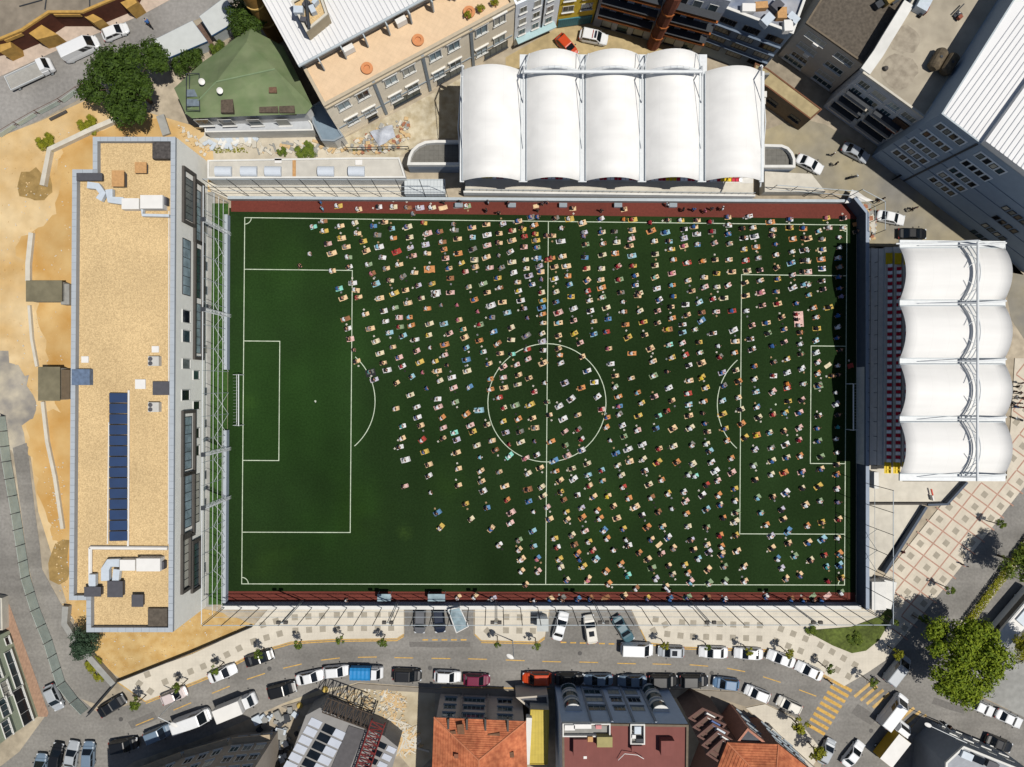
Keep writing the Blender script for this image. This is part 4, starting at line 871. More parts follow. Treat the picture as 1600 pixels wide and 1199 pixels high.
# right stand: four bays
rs = empty('right_stand', 'grandstand with four white vaulted canopy bays right of the pitch', 'grandstand', tuple(W(1460, 565)))
RY = [383, 473.5, 564.5, 655, 745]; xf, xr = 1406, 1570
for i in range(4):
    mb = MB(); y0, y1 = RY[i] + 4.6, RY[i + 1] - 4.6
    a_, b_, c_, d_ = W(xf, y1, HR), W(xf, y0, HR), W(xr, y0, HR), W(xr, y1, HR); barrel(mb, a_, b_, c_, d_, 1.6); mb.build('canopy_bay', m_white, rs, smooth=True)
    MB().tube(a_, d_, .07, 5).tube(b_, c_, .07, 5).build('edge_cable', m_steel_g, rs)
for i, y in enumerate(RY):
    a_, b_ = W(xf - 1, y, HR - .4), W(xr, y, HR - .4); MB().box((a_ + b_) / 2, (abs(a_.x - b_.x), 1.2, .3), 0).build('rib', m_steel_w, rs)
    MB().tube(W(1527, y, 13.6), W(1572, y - 3, HR), .14).tube(W(1527, y, 13.6), W(1500, y, HR), .14).build('strut', m_steel_w, rs)
    MB().tube(W(1527, y, 13.6), W(1436, y + 1, HR + .1), .05, 5).build('cable', m_steel_w, rs)
    q_ = W(1530, y, HR); MB().tube((q_.x, q_.y, 0), (q_.x, q_.y, HR - .3), .25, 8).build('column', m_steel_w, rs)
MB().tube(W(1528, 378, 13.6), W(1527, 752, 13.6), .17, 8).build('truss_pipe', m_steel_w, rs)
for i in range(4):
    p0, p1 = W(1506, RY[i], HR), W(1506, RY[i + 1], HR)
    for off in (0, .6):
        pts = [p0.lerp(p1, t / 10) + Vector((off + .5 * 4 * (t / 10) * (1 - t / 10), 0, .35 + 1.6 * 4 * (t / 10) * (1 - t / 10))) for t in range(11)]; MB().path(pts, .1, 6).build('truss_arch', m_steel_w, rs)
    m_ = (RY[i] + RY[i + 1]) / 2; mb = MB()
    for s in (-1, 1): mb.tube(W(1527, m_ + s * 22, 13.6), W(1512, m_ + s * 10, HR + 1.9), .05); mb.tube(W(1527, m_ + s * 22, 13.6), W(1510, m_ + s * 34, HR + 1.2), .05)
    mb.build('brace', m_steel_w, rs)
MB().path([W(1400, 381, HR - .3), W(1465, 379, HR + .3), W(1528, 376, 13.6), W(1568, 388, HR)], .12).build('side_brace', m_steel_w, rs)
Xw = W(1353, 600, 2.9).x; Y0 = W(1365, 727, 2.6).y; Y1 = W(1365, 388, 2.6).y; ym = (Y0 + Y1) / 2
MB().box((Xw + 1.45, ym, 1.2), (2.9, Y1 - Y0, 2.4)).build('walkway', m_step, rs)
xs0 = Xw + 2.9
for k in range(11):
    z = 2.7 + k * .42; MB().box((xs0 + .6 + k * 1.15, ym, z / 2), (1.15, Y1 - Y0 + .3, z)).build('tier', m_step, rs)
    if k < 4:
        ya = W(1390, 723, z).y; yb = W(1390, 412, z).y; n = int((yb - ya) / .55)
        for j in range(n): place('seat', SEAT['r' if j % 2 else 'w'], (xs0 + .6 + k * 1.15, ya + .3 + j * .55, z), 0, rs)
        for yy in (404, 731):
            for d_ in (-1, 0, 1): place('seat', SEAT['y'], (xs0 + .6 + k * 1.15, W(1390, yy, z).y + d_ * .55, z), 0, rs)
for yy in (404.5, 731):
    for k in range(4):
        z = 2.7 + k * .42; c_ = Vector((xs0 + .6 + k * 1.15, W(1390, yy, z).y, z + .025)); MB().box(c_ + Vector((0, 0, .05)), (1.05, 1.75, .04)).build('yellow_panel', m_yseat, rs)
rl = MB()
for x in (Xw + .35, Xw + 1.5):
    n = 15
    for j in range(n + 1): y = Y0 + (Y1 - Y0) * j / n; rl.tube((x, y, 2.4), (x, y, 3.4), .04, 4)
    rl.tube((x, Y0, 3.4), (x, Y1, 3.4), .04, 4)
rl.build('railing', m_steel_d, rs)
MB().box((xs0 + 13.0, ym, 4.5), (.3, Y1 - Y0 - 1, 9)).build('rear_wall', m_conc_g, rs)
# concrete terraces below the right stand
raised('concrete_terrace', [(1346, 727), (1408, 727), (1408, 752), (1504, 752), (1470, 785), (1442, 786), (1346, 920)], m_conc, .4)
c = W(1470, 768); lwall('dark parapet wall along the plaza edge beside the right stand', [(1503, 752), (1472, 786), (1442, 787)], 1.4, .35, m_navy, 'parapet_wall')
lwall('dark parapet wall running down the plaza edge to the pitch corner', [(1440, 790), (1376, 892)], 1.4, .4, m_navy, 'parapet_wall')
lwall('long dark beam across the concrete terrace below the right stand', [(1348, 786), (1478, 786)], 1.2, .25, m_charcoal, 'terrace_beam', 'beam')
lwall('short white wall end below the yellow seats', [(1356, 735), (1356, 760)], 2.6, .7, m_conc_w)
o = lwall('white concrete block at the bottom right pitch corner, left part', [(1361, 903), (1361, 946)], 2.4, 2.2, m_conc_w, 'corner_block', 'concrete block')
o = lwall('white concrete block at the bottom right pitch corner, right part', [(1381, 903), (1372, 944)], 2.0, 2.0, m_conc_w, 'corner_block', 'concrete block')
# pitch walls
def pwall(label, pts, h, w, m, cap=None):
    P_ = [W2(x, y) for x, y in pts]; o = empty('pitch_wall', label, 'wall', (P_[0][0], P_[0][1], 0)); MB().strip(P_, w, 0, h=h - .1).build('wall', m, o)
    MB().strip(P_, w + .04, h - .098, h=.1).build('coping', cap or m, o); return o
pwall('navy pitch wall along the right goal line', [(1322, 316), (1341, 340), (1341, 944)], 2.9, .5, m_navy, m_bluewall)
pwall('white-topped pitch wall along the street side', [(354, 943.5), (1336, 943.5)], 2.0, .55, m_bluewall, m_conc_w)
pwall('blue grey pitch wall along the left end, upper part', [(357.5, 338), (356.5, 578)], 1.2, .45, m_bluewall, m_coping)
pwall('blue grey pitch wall along the left end, lower part', [(356, 672), (354.5, 940)], 1.2, .45, m_bluewall, m_coping)
pwall('pale pitch wall along the top touchline', [(360, 312), (1320, 317)], 1.2, .4, m_conc_g, m_steel_g)
for k, x in enumerate((880, 966, 1052, 800, 717)):
    c = W(x, 317.5, .8); o = empty('dugout_box', 'grey box at the foot of the top pitch wall, %s from the left' % ['third', 'fourth', 'rightmost', 'second', 'leftmost'][k], 'box', (c.x, c.y, 0), 'boxes along the top pitch wall'); MB().box((c.x, c.y - .3, .4), (1.1, .55, .8)).build('casing', m_galv, o); MB().box((c.x, c.y - .3, .83), (1.2, .65, .05)).build('lid', m_frame_g, o)
for lab, x in (('grey players shelter on the bottom track', 682), ('small grey shelter left of the larger one on the bottom track', 600)):
    c = W(x, 934, 1.8); sz = 2.6 if x == 682 else 2.0; o = empty('shelter', lab, 'shelter', (c.x, c.y, 0)); MB().box((c.x, c.y, 1.85), (sz, 1.1, .06)).build('roof', m_glass_l, o); MB().box((c.x, c.y - .5, .95), (sz, .06, 1.7)).build('back', m_glass_l, o)
    for s in (-1, 1): MB().tube((c.x + s * sz / 2.1, c.y + .45, 0), (c.x + s * sz / 2.1, c.y + .45, 1.8), .04).build('post', m_steel_g, o)
    MB().box((c.x, c.y - .2, .45), (sz * .9, .4, .06)).build('bench', m_steel_g, o)
# ------------------------------------------------------------------ ball fences
def fence(label, pts, h, step, m, rails, mp=None, braces=(), r=.05):
    P_ = [Vector(W2(x, y)) for x, y in pts]; o = empty('ball_fence', label, 'fence', (P_[0].x, P_[0].y, 0)); s = 0; posts = []
    for a_, b_ in zip(P_, P_[1:]):
        n = max(1, round((b_ - a_).length / step))
        for k in range(n): posts.append(a_.lerp(b_, k / n))
    posts.append(P_[-1])
    pm = MB().tube((0, 0, 0), (0, 0, h), r, 5).mesh('post', mp or m)
    for p in posts: place('post', pm, (p.x, p.y, 0), 0, o)
    for z in rails: MB().path([Vector((p.x, p.y, z)) for p in P_], .035 if z < h - .3 else .06, 5).build('rail', m, o)
    mb = MB()
    for i in braces:
        if i + 2 < len(posts):
            a_, b_, c_ = posts[i], posts[i + 1], posts[i + 2]
            for (p, q, z0, z1) in ((a_, b_, 0, h * .56), (b_, c_, h * .56, 0), (b_, c_, 0, h * .56), (a_, b_, h * .56, 0)): mb.tube((p.x, p.y, z0), (q.x, q.y, z1), .035, 4)
    if braces: mb.build('brace', m, o)
    return o, posts
fence('tall ball-stop fence of dark posts along the street side', [(358, 943.6), (1338, 943.6)], 10.2, 2.65, m_steel_g, (4.0, 6.5, 10.1), m_steel_d, (), .06)
lf, lp = fence('tall white steel ball-stop fence behind the left goal', [(358, 318), (355.5, 943)], 10.0, 3.2, m_steel_w, (2.4, 4.2, 6.0, 9.9), m_steel_g, (2, 4, 6, 9, 11, 14, 16, 19), .04)
fence('tall ball-stop fence above the left half of the top touchline', [(358, 309), (700, 310)], 10.2, 3.2, m_steel_g, (4.0, 6.5, 10.1), m_steel_d, (), .05)
fence('ball-stop fence beside the lower right pitch corner', [(1341, 752), (1341, 943)], 10.2, 3.2, m_steel_g, (5.0, 10.1), m_steel_d, (2,), .05)
fence('short ball-stop fence round the upper right pitch corner', [(1318, 312), (1352, 330), (1352, 372)], 6.0, 2.6, m_steel_g, (3, 5.9), m_steel_d, (), .05)
fence('ball-stop fence right of the upper stand', [(1195, 303), (1318, 312)], 5.0, 3.2, m_steel_g, (2.5, 4.9), m_steel_d, (), .05)
fence('grey yard fence behind the upper left ball-stop fence', [(640, 236), (545, 238), (537, 226)], 2.2, 2.2, m_steel_d, (1.1, 2.1), m_steel_d)
# lattice masts in the left fence and floodlight masts on the street side
for lab, y in (('topmost', 366), ('second from the top', 494), ('third from the top', 701), ('bottommost', 777)):
    c = W(358.5, y); o = empty('lattice_mast', 'white lattice mast in the left ball-stop fence, %s' % lab, 'mast', (c.x, c.y, 0), 'lattice masts behind the left goal'); mb = MB(); w = .22
    for sx, sy in ((-w, -w), (w, -w), (w, w), (-w, w)): mb.tube((c.x + sx, c.y + sy, 0), (c.x + sx, c.y + sy, 10.0), .04, 5)
    mb.build('leg', m_steel_w, o); mb = MB()
    for k in range(20):
        z = k * .5; s = 1 if k % 2 else -1; mb.tube((c.x - w * s, c.y - w, z), (c.x + w * s, c.y - w, z + .5), .025, 4); mb.tube((c.x - w, c.y + w * s, z), (c.x - w, c.y - w * s, z + .5), .025, 4); mb.tube((c.x + w, c.y - w, z), (c.x + w, c.y + w, z), .025, 4)
    mb.build('lacing', m_steel_w, o); MB().box((c.x, c.y, 10.05), (.6, .6, .12)).build('head_plate', m_steel_d, o)
for lab, xb, xt in (('leftmost', 462, 441), ('second from the left', 620, 606), ('third from the left', 775, 775), ('third from the right', 928, 943), ('second from the right', 1084, 1110), ('rightmost', 1240, 1276)):
    c = W(xt, 974, 10.6); o = empty('floodlight_mast', 'twin floodlight mast on the street side fence, %s' % lab, 'floodlight', (c.x, c.y, 0), 'floodlight masts on the street side'); H_ = 10.5
    MB().tube((c.x - .12, c.y, 0), (c.x - .12, c.y, H_), .06, 5).tube((c.x + .12, c.y, 0), (c.x + .12, c.y, H_), .06, 5).build('pole', m_steel_g, o); MB().box((c.x, c.y, H_), (1.5, .1, .1)).build('crossarm', m_steel_g, o)
    for s in (-.5, .5): MB().box((c.x + s, c.y + .15, H_ + .2), (.55, .4, .42), 0).build('lamp_head', m_charcoal, o)
for lab, x in (('white goal frame at the left end of the pitch', 0), ('white goal frame in the shade at the right end', 1)):
    xg, yy0, yy1, xb = ((381, 586, 664, 370) if x == 0 else (1322, 600, 671, 1334)); p0, p1 = W(xg, yy0), W(xg, yy1); q0, q1 = W(xb, yy0), W(xb, yy1); o = empty('goal', lab, 'goal', (p0.x, p0.y, 0)); hg_ = 2.3
    MB().path([p0, p0 + Vector((0, 0, hg_)), p1 + Vector((0, 0, hg_)), p1], .07, 8).build('frame', m_steel_w, o); MB().path([p0 + Vector((0, 0, hg_)), q0 + Vector((0, 0, 1.6)), q0 + Vector((0, 0, .05)), q1 + Vector((0, 0, .05)), q1 + Vector((0, 0, 1.6)), p1 + Vector((0, 0, hg_))], .04, 6).build('net_frame', m_steel_w, o)
    mb = MB()
    for k in range(1, 16): t = k / 16; a_ = p0.lerp(p1, t) + Vector((0, 0, hg_)); b_ = q0.lerp(q1, t) + Vector((0, 0, 1.6)); c_ = q0.lerp(q1, t) + Vector((0, 0, .05)); mb.path([a_, b_, c_], .008, 3)
    mb.build('net', m_steel_w, o)
# white tarp, rubble and fence by the upper right pitch corner
c = W(1338, 305, 1.6); tp = MB(); n = 8; vs = []
TP = [(1320, 318), (1332, 296), (1364, 314), (1345, 316)]
for j in range(n + 1):
    for i in range(n + 1):
        u, v = i / n, j / n; x = (TP[0][0] * (1 - u) + TP[3][0] * u) * (1 - v) + (TP[1][0] * (1 - u) + TP[2][0] * u) * v; y = (TP[0][1] * (1 - u) + TP[3][1] * u) * (1 - v) + (TP[1][1] * (1 - u) + TP[2][1] * u) * v
        p = W(x, y, 1.4); p.z += .5 * sin(pi * u) * sin(pi * v) + .12 * sin(9 * u + 5 * v); vs.append(p)
tp.add(vs, [(j * (n + 1) + i, j * (n + 1) + i + 1, (j + 1) * (n + 1) + i + 1, (j + 1) * (n + 1) + i) for j in range(n) for i in range(n)])
tag(tp.build('tarpaulin', m_ahu, loc=(c.x, c.y, 1.0), smooth=True), 'crumpled white tarpaulin at the upper right pitch corner', 'tarpaulin')
rng = random.Random(3)
def rubble(name, label, cat, pts, n, s0, s1, mats, z=0.02, stuff=True, long=1.0):
    P_ = ccw([W2(*p) for p in pts]); xs = [p[0] for p in P_]; ys = [p[1] for p in P_]; mb = MB(); k = 0
    while k < n:
        x, y = rng.uniform(min(xs), max(xs)), rng.uniform(min(ys), max(ys))
        if not inside(P_, x, y): continue
        s = rng.uniform(s0, s1); mb.box((x, y, z + s * .25), (s * long * rng.uniform(.7, 1.4), s * rng.uniform(.6, 1.1), s * .5), rng.uniform(0, 3.1), rng.randrange(len(mats))); k += 1
    o = mb.build(name, mats, loc=(xs[0], ys[0], z)); o['label'] = label; o['category'] = cat
    if stuff: o['kind'] = 'stuff'
    return o
m_rub = [m_conc, m_conc_g, mat('timber', C(214, 184, 138), .85, .12, 3), mat('brick bits', C(170, 116, 90), .9, .15, 3)]
rubble('rubble', 'timber and rubble heaped in the strip outside the upper right pitch corner', 'rubble', [(1338, 322), (1352, 318), (1366, 340), (1364, 375), (1352, 375), (1350, 345)], 90, .3, .9, m_rub)
rubble('rubble', 'rubble heap in the dirt yard below the ribbed roof building', 'rubble', [(548, 222), (600, 195), (640, 185), (640, 225), (610, 240), (550, 240)], 160, .2, .7, m_rub)
rubble('rubble', 'scattered stones on the sand by the upper right corner of the school', 'rubble', [(275, 190), (300, 210), (340, 225), (320, 245), (280, 210)], 60, .2, .6, [m_conc, m_sand_p])
c = W(597, 213, .8); tp = MB(); vs = []; TP = [(577, 205), (612, 193), (617, 212), (592, 228)]
for j in range(n + 1):
    for i in range(n + 1):
        u, v = i / n, j / n; x = (TP[0][0] * (1 - u) + TP[1][0] * u) * (1 - v) + (TP[3][0] * (1 - u) + TP[2][0] * u) * v; y = (TP[0][1] * (1 - u) + TP[1][1] * u) * (1 - v) + (TP[3][1] * (1 - u) + TP[2][1] * u) * v
        p = W(x, y, .9); p.z = .5 + .8 * sin(pi * u) * sin(pi * v) + .18 * sin(11 * u + 7 * v); vs.append(p)
tp.add(vs, [(j * (n + 1) + i, (j + 1) * (n + 1) + i, (j + 1) * (n + 1) + i + 1, j * (n + 1) + i + 1) for j in range(n) for i in range(n)])
tag(tp.build('tarpaulin', mat('silver tarp', C(196, 202, 214), .5, .08, 2), loc=(c.x, c.y, .3), smooth=True), 'silver tarpaulin over a heap in the dirt yard', 'tarpaulin')
# ------------------------------------------------------------------ buildings along the bottom street
m_ot = mat('orange roof tile', C(166, 92, 62), .9, col2=C(208, 128, 88), scale=1.6, big=(.3, .26)); m_tile_d = mat('weathered tile', C(120, 88, 66), .9, .2, 2)
def facade_rows(root, A, B, us, zs, w, h, **k): win_grid(root, A, B, us, zs, w, h, **k)
# green building at the left
gA, gB = Vector(W2(60, 1119)), Vector(W2(15, 985)); d_ = (gB - gA).normalized(); n_ = Vector((-d_.y, d_.x))
bg_ = bld('green_building', 'pale green building with white windows in the lower left corner', 'building', [gA, gB, gB + n_ * 14, gA + n_ * 20], 11, mat('pale green render', C(186, 198, 172), .9, .04), m_gravel, .4, .3, worldpts=True)
A, B = gA, gB
for (x, y, w, h_, mg) in ((20, 1046, 5.6, 1.5, m_glass), (35, 1104, 5.4, 2.2, m_glass_l), (8, 1078, 2.4, 1.5, m_glass), (6, 1106, 2.6, 1.6, m_glass), (10, 1139, 2.4, 1.6, m_glass), (11, 1002, 1.2, 1.0, m_glass_d), (-6, 1050, 2.4, 1.5, m_glass)):
    u, z = on_face(A, B, x, y); win(bg_, A, B, u, z, w, h_, mf=m_frame_w, mg=mg, mull=2 if w > 2 else 0, proud=.12)
bA, bB = Vector(W2(60, 1120)), Vector(W2(0, 1186)); root_poly['x'] = [bA, bB]
sheet('brick_pavement', [(5, 935), (15, 945), (76, 1114), (74, 1120), (58, 1120), (10, 985)], mat('brick paving', C(170, 138, 116), .9, .15, 2, lines=[(20, .4, .03, .85)]), 0.04)
b_mot = bld('wall_end', 'grey yard wall at the left edge above the green building', 'wall', [(-30, 930), (3, 935), (4, 985), (-30, 985)], 1.5, m_conc, m_conc_g, .1, .2)
# glazed fence along the side street
FPT = [(9, 650), (18, 720), (32, 800), (47, 899), (62, 949), (82, 999), (102, 1064), (122, 1090), (139, 1108)]
P_ = [Vector(W2(*p)) for p in FPT]; gf = empty('panel_fence', 'greenish panel fence with dark posts between the side street and the path', 'fence', (P_[0].x, P_[0].y, 0))
pts = []
for a_, b_ in zip(P_, P_[1:]):
    k = max(1, round((b_ - a_).length / 2.5)); pts += [a_.lerp(b_, i / k) for i in range(k)]
pts.append(P_[-1]); pm = MB().tube((0, 0, 0), (0, 0, 2.4), .05, 5).mesh('post', m_steel_d); m_pnl = mat('greenish sheet', C(160, 182, 178))
for a_, b_ in zip(pts, pts[1:]):
    place('post', pm, (a_.x, a_.y, 0), 0, gf); c = (a_ + b_) / 2; L_ = (b_ - a_).length - .14; q_ = MB().box((0, 0, 1.15), (L_, .04, 2.0)).mesh('panel', m_pnl); place('panel', q_, (c.x, c.y, 0), atan2(b_.y - a_.y, b_.x - a_.x), gf)
# warehouse with translucent panels
wz = 5.2
wh = empty('panel_warehouse', 'grey warehouse roof chequered with dark skylight panels at the bottom', 'warehouse', tuple(W(510, 1170)))
m_wroof = mat('warehouse sheet', C(150, 148, 146), .85, .06, 1); m_wp = mat('pale roof panel', C(198, 204, 216), .6, .05, 1)
WR = [(478, 1118), (500, 1106), (556, 1134), (600, 1150), (622, 1168), (596, 1260), (425, 1260)]
P_ = ccw([W2(x, y, wz) for x, y in WR]); MB().prism(P_, 0, wz, 0).build('roof', m_wroof, wh)
mA = Vector((487, 1121)); e1 = Vector((50, 23)); e2 = Vector((-27, 47)).normalized()
for r in range(8):
    for c_ in range(3):
        o0 = mA + e2 * (15.5 * r) + Vector((1, .46)) * (c_ * 19 + (2 if c_ == 1 else 0)); ex = Vector((1, .46)) * 17; ey = e2 * 12.5
        q4 = [o0, o0 + ex, o0 + ex + ey, o0 + ey]; nm = 'skylight' if c_ == 1 else 'roof_panel'
        mb = MB().prism([W2(p.x, p.y, wz + .1) for p in q4], wz + .002, wz + .1); mb.build(nm, m_glass_d if c_ == 1 else m_wp, wh)
for r in range(5):
    o0 = Vector((592, 1158)) + e2 * (14 * r); ex = Vector((1, .46)) * 13; ey = e2 * 9
    MB().prism([W2(p.x, p.y, wz + .1) for p in (o0, o0 + ex, o0 + ex + ey, o0 + ey)], wz + .002, wz + .1).build('skylight', m_glass_d, wh)
    o0 += Vector((1, .46)) * 15; MB().prism([W2(p.x, p.y, wz + .1) for p in (o0, o0 + ex, o0 + ex + ey, o0 + ey)], wz + .002, wz + .1).build('roof_panel', m_wp, wh)
MB().prism([W2(x, y, wz + .15) for x, y in ((545, 1134), (570, 1142), (535, 1230), (505, 1230))], wz + .004, wz + .15).build('gutter', mat('dark gutter', C(96, 94, 96), .9, .1), wh)
# lattice conveyor
def lattice(lab, a, b, z, w, m, nseg):
    a_, b_ = W(a[0], a[1], z), W(b[0], b[1], z); d_ = (b_ - a_).normalized(); n_ = Vector((-d_.y, d_.x, 0)) * w / 2; up = Vector((0, 0, .9)); o = empty('lattice_gantry', lab, 'gantry', (a_.x, a_.y, z))
    mb = MB()
    for q_ in (n_, -n_, n_ + up, -n_ + up): mb.tube(a_ + q_, b_ + q_, .09, 4)
    mb.build('chord', m, o); mb = MB()
    for k in range(nseg):
        p, q = a_.lerp(b_, k / nseg), a_.lerp(b_, (k + 1) / nseg); s = 1 if k % 2 else -1
        mb.tube(p + n_ * s + up, q - n_ * s + up, .07, 4); mb.tube(p + n_, q + n_ + up, .06, 4); mb.tube(p - n_, q - n_ + up, .06, 4); mb.tube(p + n_ + up, p - n_ + up, .06, 4)
    mb.build('lacing', m, o); return o
lattice('dark red lattice gantry lying across the warehouse', (592, 1126), (562, 1215), 5.6, 2.0, mat('oxide red', C(130, 52, 50), .8, .15), 14)
lattice('rusty brown lattice gantry at the head of the warehouse', (510, 1098), (580, 1124), 5.0, 2.2, mat('rust brown', C(88, 76, 66), .9, .25, 2), 12)
sheet('demolition_lot', [(440, 1100), (500, 1078), (560, 1068), (680, 1077), (678, 1180), (650, 1210), (575, 1125), (500, 1100)], mat('lot dust', C(206, 194, 168), .95, col2=C(182, 168, 140), scale=.5, big=(.2, .15), bump=.4), .014)
rubble('timber_stack', 'loose timber boards piled on the demolition lot beside the lattice gantry', 'timber', [(596, 1080), (625, 1085), (632, 1105), (610, 1110)], 70, .12, .22, [m_rub[2], m_conc], long=8)
rubble('timber_stack', 'long timber planks piled on the lower demolition lot', 'timber', [(600, 1120), (640, 1130), (658, 1170), (620, 1175), (598, 1160)], 130, .16, .26, [m_rub[2], m_conc], long=11)
rubble('rubble', 'rubble scattered over the demolition lot below the street', 'rubble', [(520, 1080), (600, 1075), (635, 1090), (630, 1120), (560, 1110)], 160, .1, .35, [m_conc, m_conc_g, m_rub[2], m_rub[2]])
rubble('rubble', 'dark rubble and debris behind the warehouse in the shade', 'rubble', [(400, 1120), (470, 1100), (470, 1150), (430, 1199), (390, 1199)], 90, .4, 1.2, [m_conc_g, m_steel_d, m_galv])
def shadow_house(name, lab, pts, h, mw, mr, ridge=None, cat='building'):
    r = bld(name, lab, cat, pts, h, mw, mr, .3, .25); return r
P_ = [W2(x, y) for x, y in ((226, 1194), (302, 1166), (372, 1146), (436, 1140), (440, 1330), (232, 1330))]
tb = bld('tall_block', 'tall shaded block rising along the bottom edge left of the warehouse', 'building', P_, 16, mat('dim render', C(170, 160, 148), .9, .06), m_conc_g, .4, .3, worldpts=True)
for ex, ey in ((264, 1180), (337, 1156), (404, 1143)):
    best = None
    for i_ in range(len(root_poly[tb.name])):
        a_, b_ = Vector(root_poly[tb.name][i_]), Vector(root_poly[tb.name][(i_ + 1) % 6]); m_ = (a_ + b_) / 2; d_ = (m_ - Vector(W2(ex, ey))).length
        if best is None or d_ < best[0]: best = (d_, a_, b_)
    A, B = best[1], best[2]; L_ = (B - A).length
    for z in (2.2, 5.2, 8.2, 11.2): win_grid(tb, A, B, [L_ * t for t in (.2, .5, .8)], [z], 1.3, 1.5, mf=m_frame_w, mg=m_glass_d, mull=1)
    mb = MB(); on_wall_box(mb, A, B, .3, L_ - .3, 3.3, 3.5, .9); mb.build('canopy', mat('beige felt', C(190, 172, 146), .95, .1), tb)
# orange tiled house
hh = 8.8
oh = empty('orange_tile_house', 'brown house with orange tiled hip roof and roof slots at the bottom centre', 'house', tuple(W(750, 1170)))
E4 = [(678, 1121), (822, 1127), (826, 1290), (672, 1290)]; P_ = ccw([W2(x, y, hh) for x, y in E4]); root_poly[oh.name] = inset(P_, .3)
MB().prism(inset(P_, .3), 0, hh - .1, top=False).build('wall', mat('brown grey render', C(196, 182, 170, .85), .9, .05), oh)
e = [Vector((*W2(x, y, hh), hh)) for x, y in E4]; r1, r2 = W(748, 1188, hh + 2.6), W(748, 1240, hh + 2.6)
for sl_ in ((e[1], e[0], r1, r1), (e[0], e[3], r2, r1), (e[2], e[1], r1, r2)):
    mb = MB(); tile_slope(mb, *sl_, 18); o = mb.build('roof_tiles', m_ot, oh); o['kind'] = 'stuff'
MB().path([e[0], r1, r2], .12).path([e[1], r1], .12).build('ridge_cap', mat('ridge tile', C(206, 132, 96), .9, .1), oh)
for x in (699, 728, 757, 792):       # dark slots in the eave
    box_px(MB(), (x, 1124, x + 3, 1147), hh + .1, hh + .75).build('roof_slot', m_charcoal, oh)
for (x, y, w, h_) in ((720, 1142, 10, 18), (740, 1158, 14, 7), (772, 1152, 18, 10), (708, 1148, 8, 10), (800, 1180, 6, 8)): c = W(x, y, hh + 1.1); MB().box((c.x, c.y, hh + 1.0), (w / 10.5, h_ / 10.5, .12), .1).build('roof_patch', m_tile_d, oh)
c = W(713, 1180, hh + 1.4); MB().box((c.x, c.y, hh + 1.1), (.6, .6, 1.3)).build('chimney', mat('chimney brick', C(140, 92, 70), .9, .15), oh)
A, B = edge(oh, 750, 1122, hh)
for z in (2.0, 4.6, 7.2):
    for (x, w) in ((702, 1.8), (740, 3.2), (789, 2.2)):
        u, zz = on_face(A, B, x, 1110); win(oh, A, B, u, z, w, 1.3, mf=m_frame_g, mg=m_glass, mull=4 if w > 3 else 2)
for x in (720, 762): u, zz = on_face(A, B, x, 1110); mb = MB(); on_wall_box(mb, A, B, u - .12, u + .12, .2, hh - .3, .3); mb.build('pilaster', mat('pale pilaster', C(170, 160, 152), .9), oh)
# yellow terrace
yt = bld('yellow_terrace', 'yellow corrugated terrace roof between the orange and the red brown roofs', 'terrace roof', [(829, 1109), (858, 1110), (856, 1195), (824, 1195)], 6.5, m_taupe, mat('yellow sheet', C(206, 184, 84), .7, .07, 1, lines=[(0, .45, .03, .8), (90, 1.6, .03, .85)]), .12, .1, mat('yellow edge', C(200, 176, 70)))
MB().strip([W2(827, 1122, 7.2), W2(823, 1195, 7.2)], .8, 6.0, h=1.2).build('parapet_wall', m_conc_w, yt)
sb4 = shadow_house('shop_house', 'dark narrow shop house in the shade above the yellow terrace', [(806, 1090), (856, 1086), (858, 1105), (826, 1107)], 4.4, m_taupe, mat('dark felt roof', C(96, 98, 104), .9, .15))
# red brown roof building with bay windows
hr = 12.6; m_rb = mat('red brown sheet', C(132, 80, 74), .85, .05, 1, big=(.12, .07), lines=[(0, .6, .02, .92)])
rb = bld('red_brown_building', 'blue grey building with red brown roof, roof terraces and bay windows', 'building', [(878, 1130), (1076, 1133), (1074, 1290), (880, 1290)], hr, mat('blue grey facade', C(188, 202, 222, .85), .85, .04), m_rb, .3, .3, mat('brown edge', C(120, 84, 76)))
A, B = edge(rb, 970, 1131, hr); L_ = (B - A).length
uu = lambda x: on_face(A, B, x, 1115)[0]
for z in (2.2, 4.9, 7.8):
    for x in (897, 1034):
        u = uu(x); mb = MB(); pr = [(u + 1.15 * cos(t), .95 * sin(t)) for t in [pi * i / 10 for i in range(11)]]
        dd = (B - A).normalized(); nn = Vector((dd.y, -dd.x))
        for nm, m_, k_, z0, z1 in (('bay_window', m_glass, 1.0, z - .7, z + .8), ('bay_sill', m_frame_w, 1.06, z - 1.2, z - .702), ('bay_head', m_frame_w, 1.06, z + .802, z + 1.0)):
            pp = [A + dd * (u + (a_ - u) * k_) + nn * (b_ * k_ + .01) for a_, b_ in pr]; MB().prism(pp, z0, z1, bottom=True).build(nm, m_, rb)
    for x, w in ((935, 2.6), (971, 1.7), (1000, 1.9)): win(rb, A, B, uu(x), z, w, 1.5, mf=m_frame_g, mg=m_glass, mull=2)
for x in (920, 952, 985, 1018): u = uu(x); mb = MB(); on_wall_box(mb, A, B, u - .14, u + .14, .2, hr - .4, .2); mb.build('pilaster', mat('facade pilaster', C(156, 164, 176), .85, .04), rb)
def cut(r, zt): # roof terrace: a recessed well with white walls
    P_ = ccw([W2(x, y, hr + .35) for x, y in rectpx(*r)]); q_ = inset(P_, .18); MB().ring(P_, q_, hr - .28, hr + .35).build('terrace_wall', m_conc_w, rb); MB().sheet(q_, hr - .29 + .02).build('terrace_floor', m_conc_g, rb)
cut((879, 1131, 954, 1152), 0); cut((985, 1132, 1008, 1164), 0)
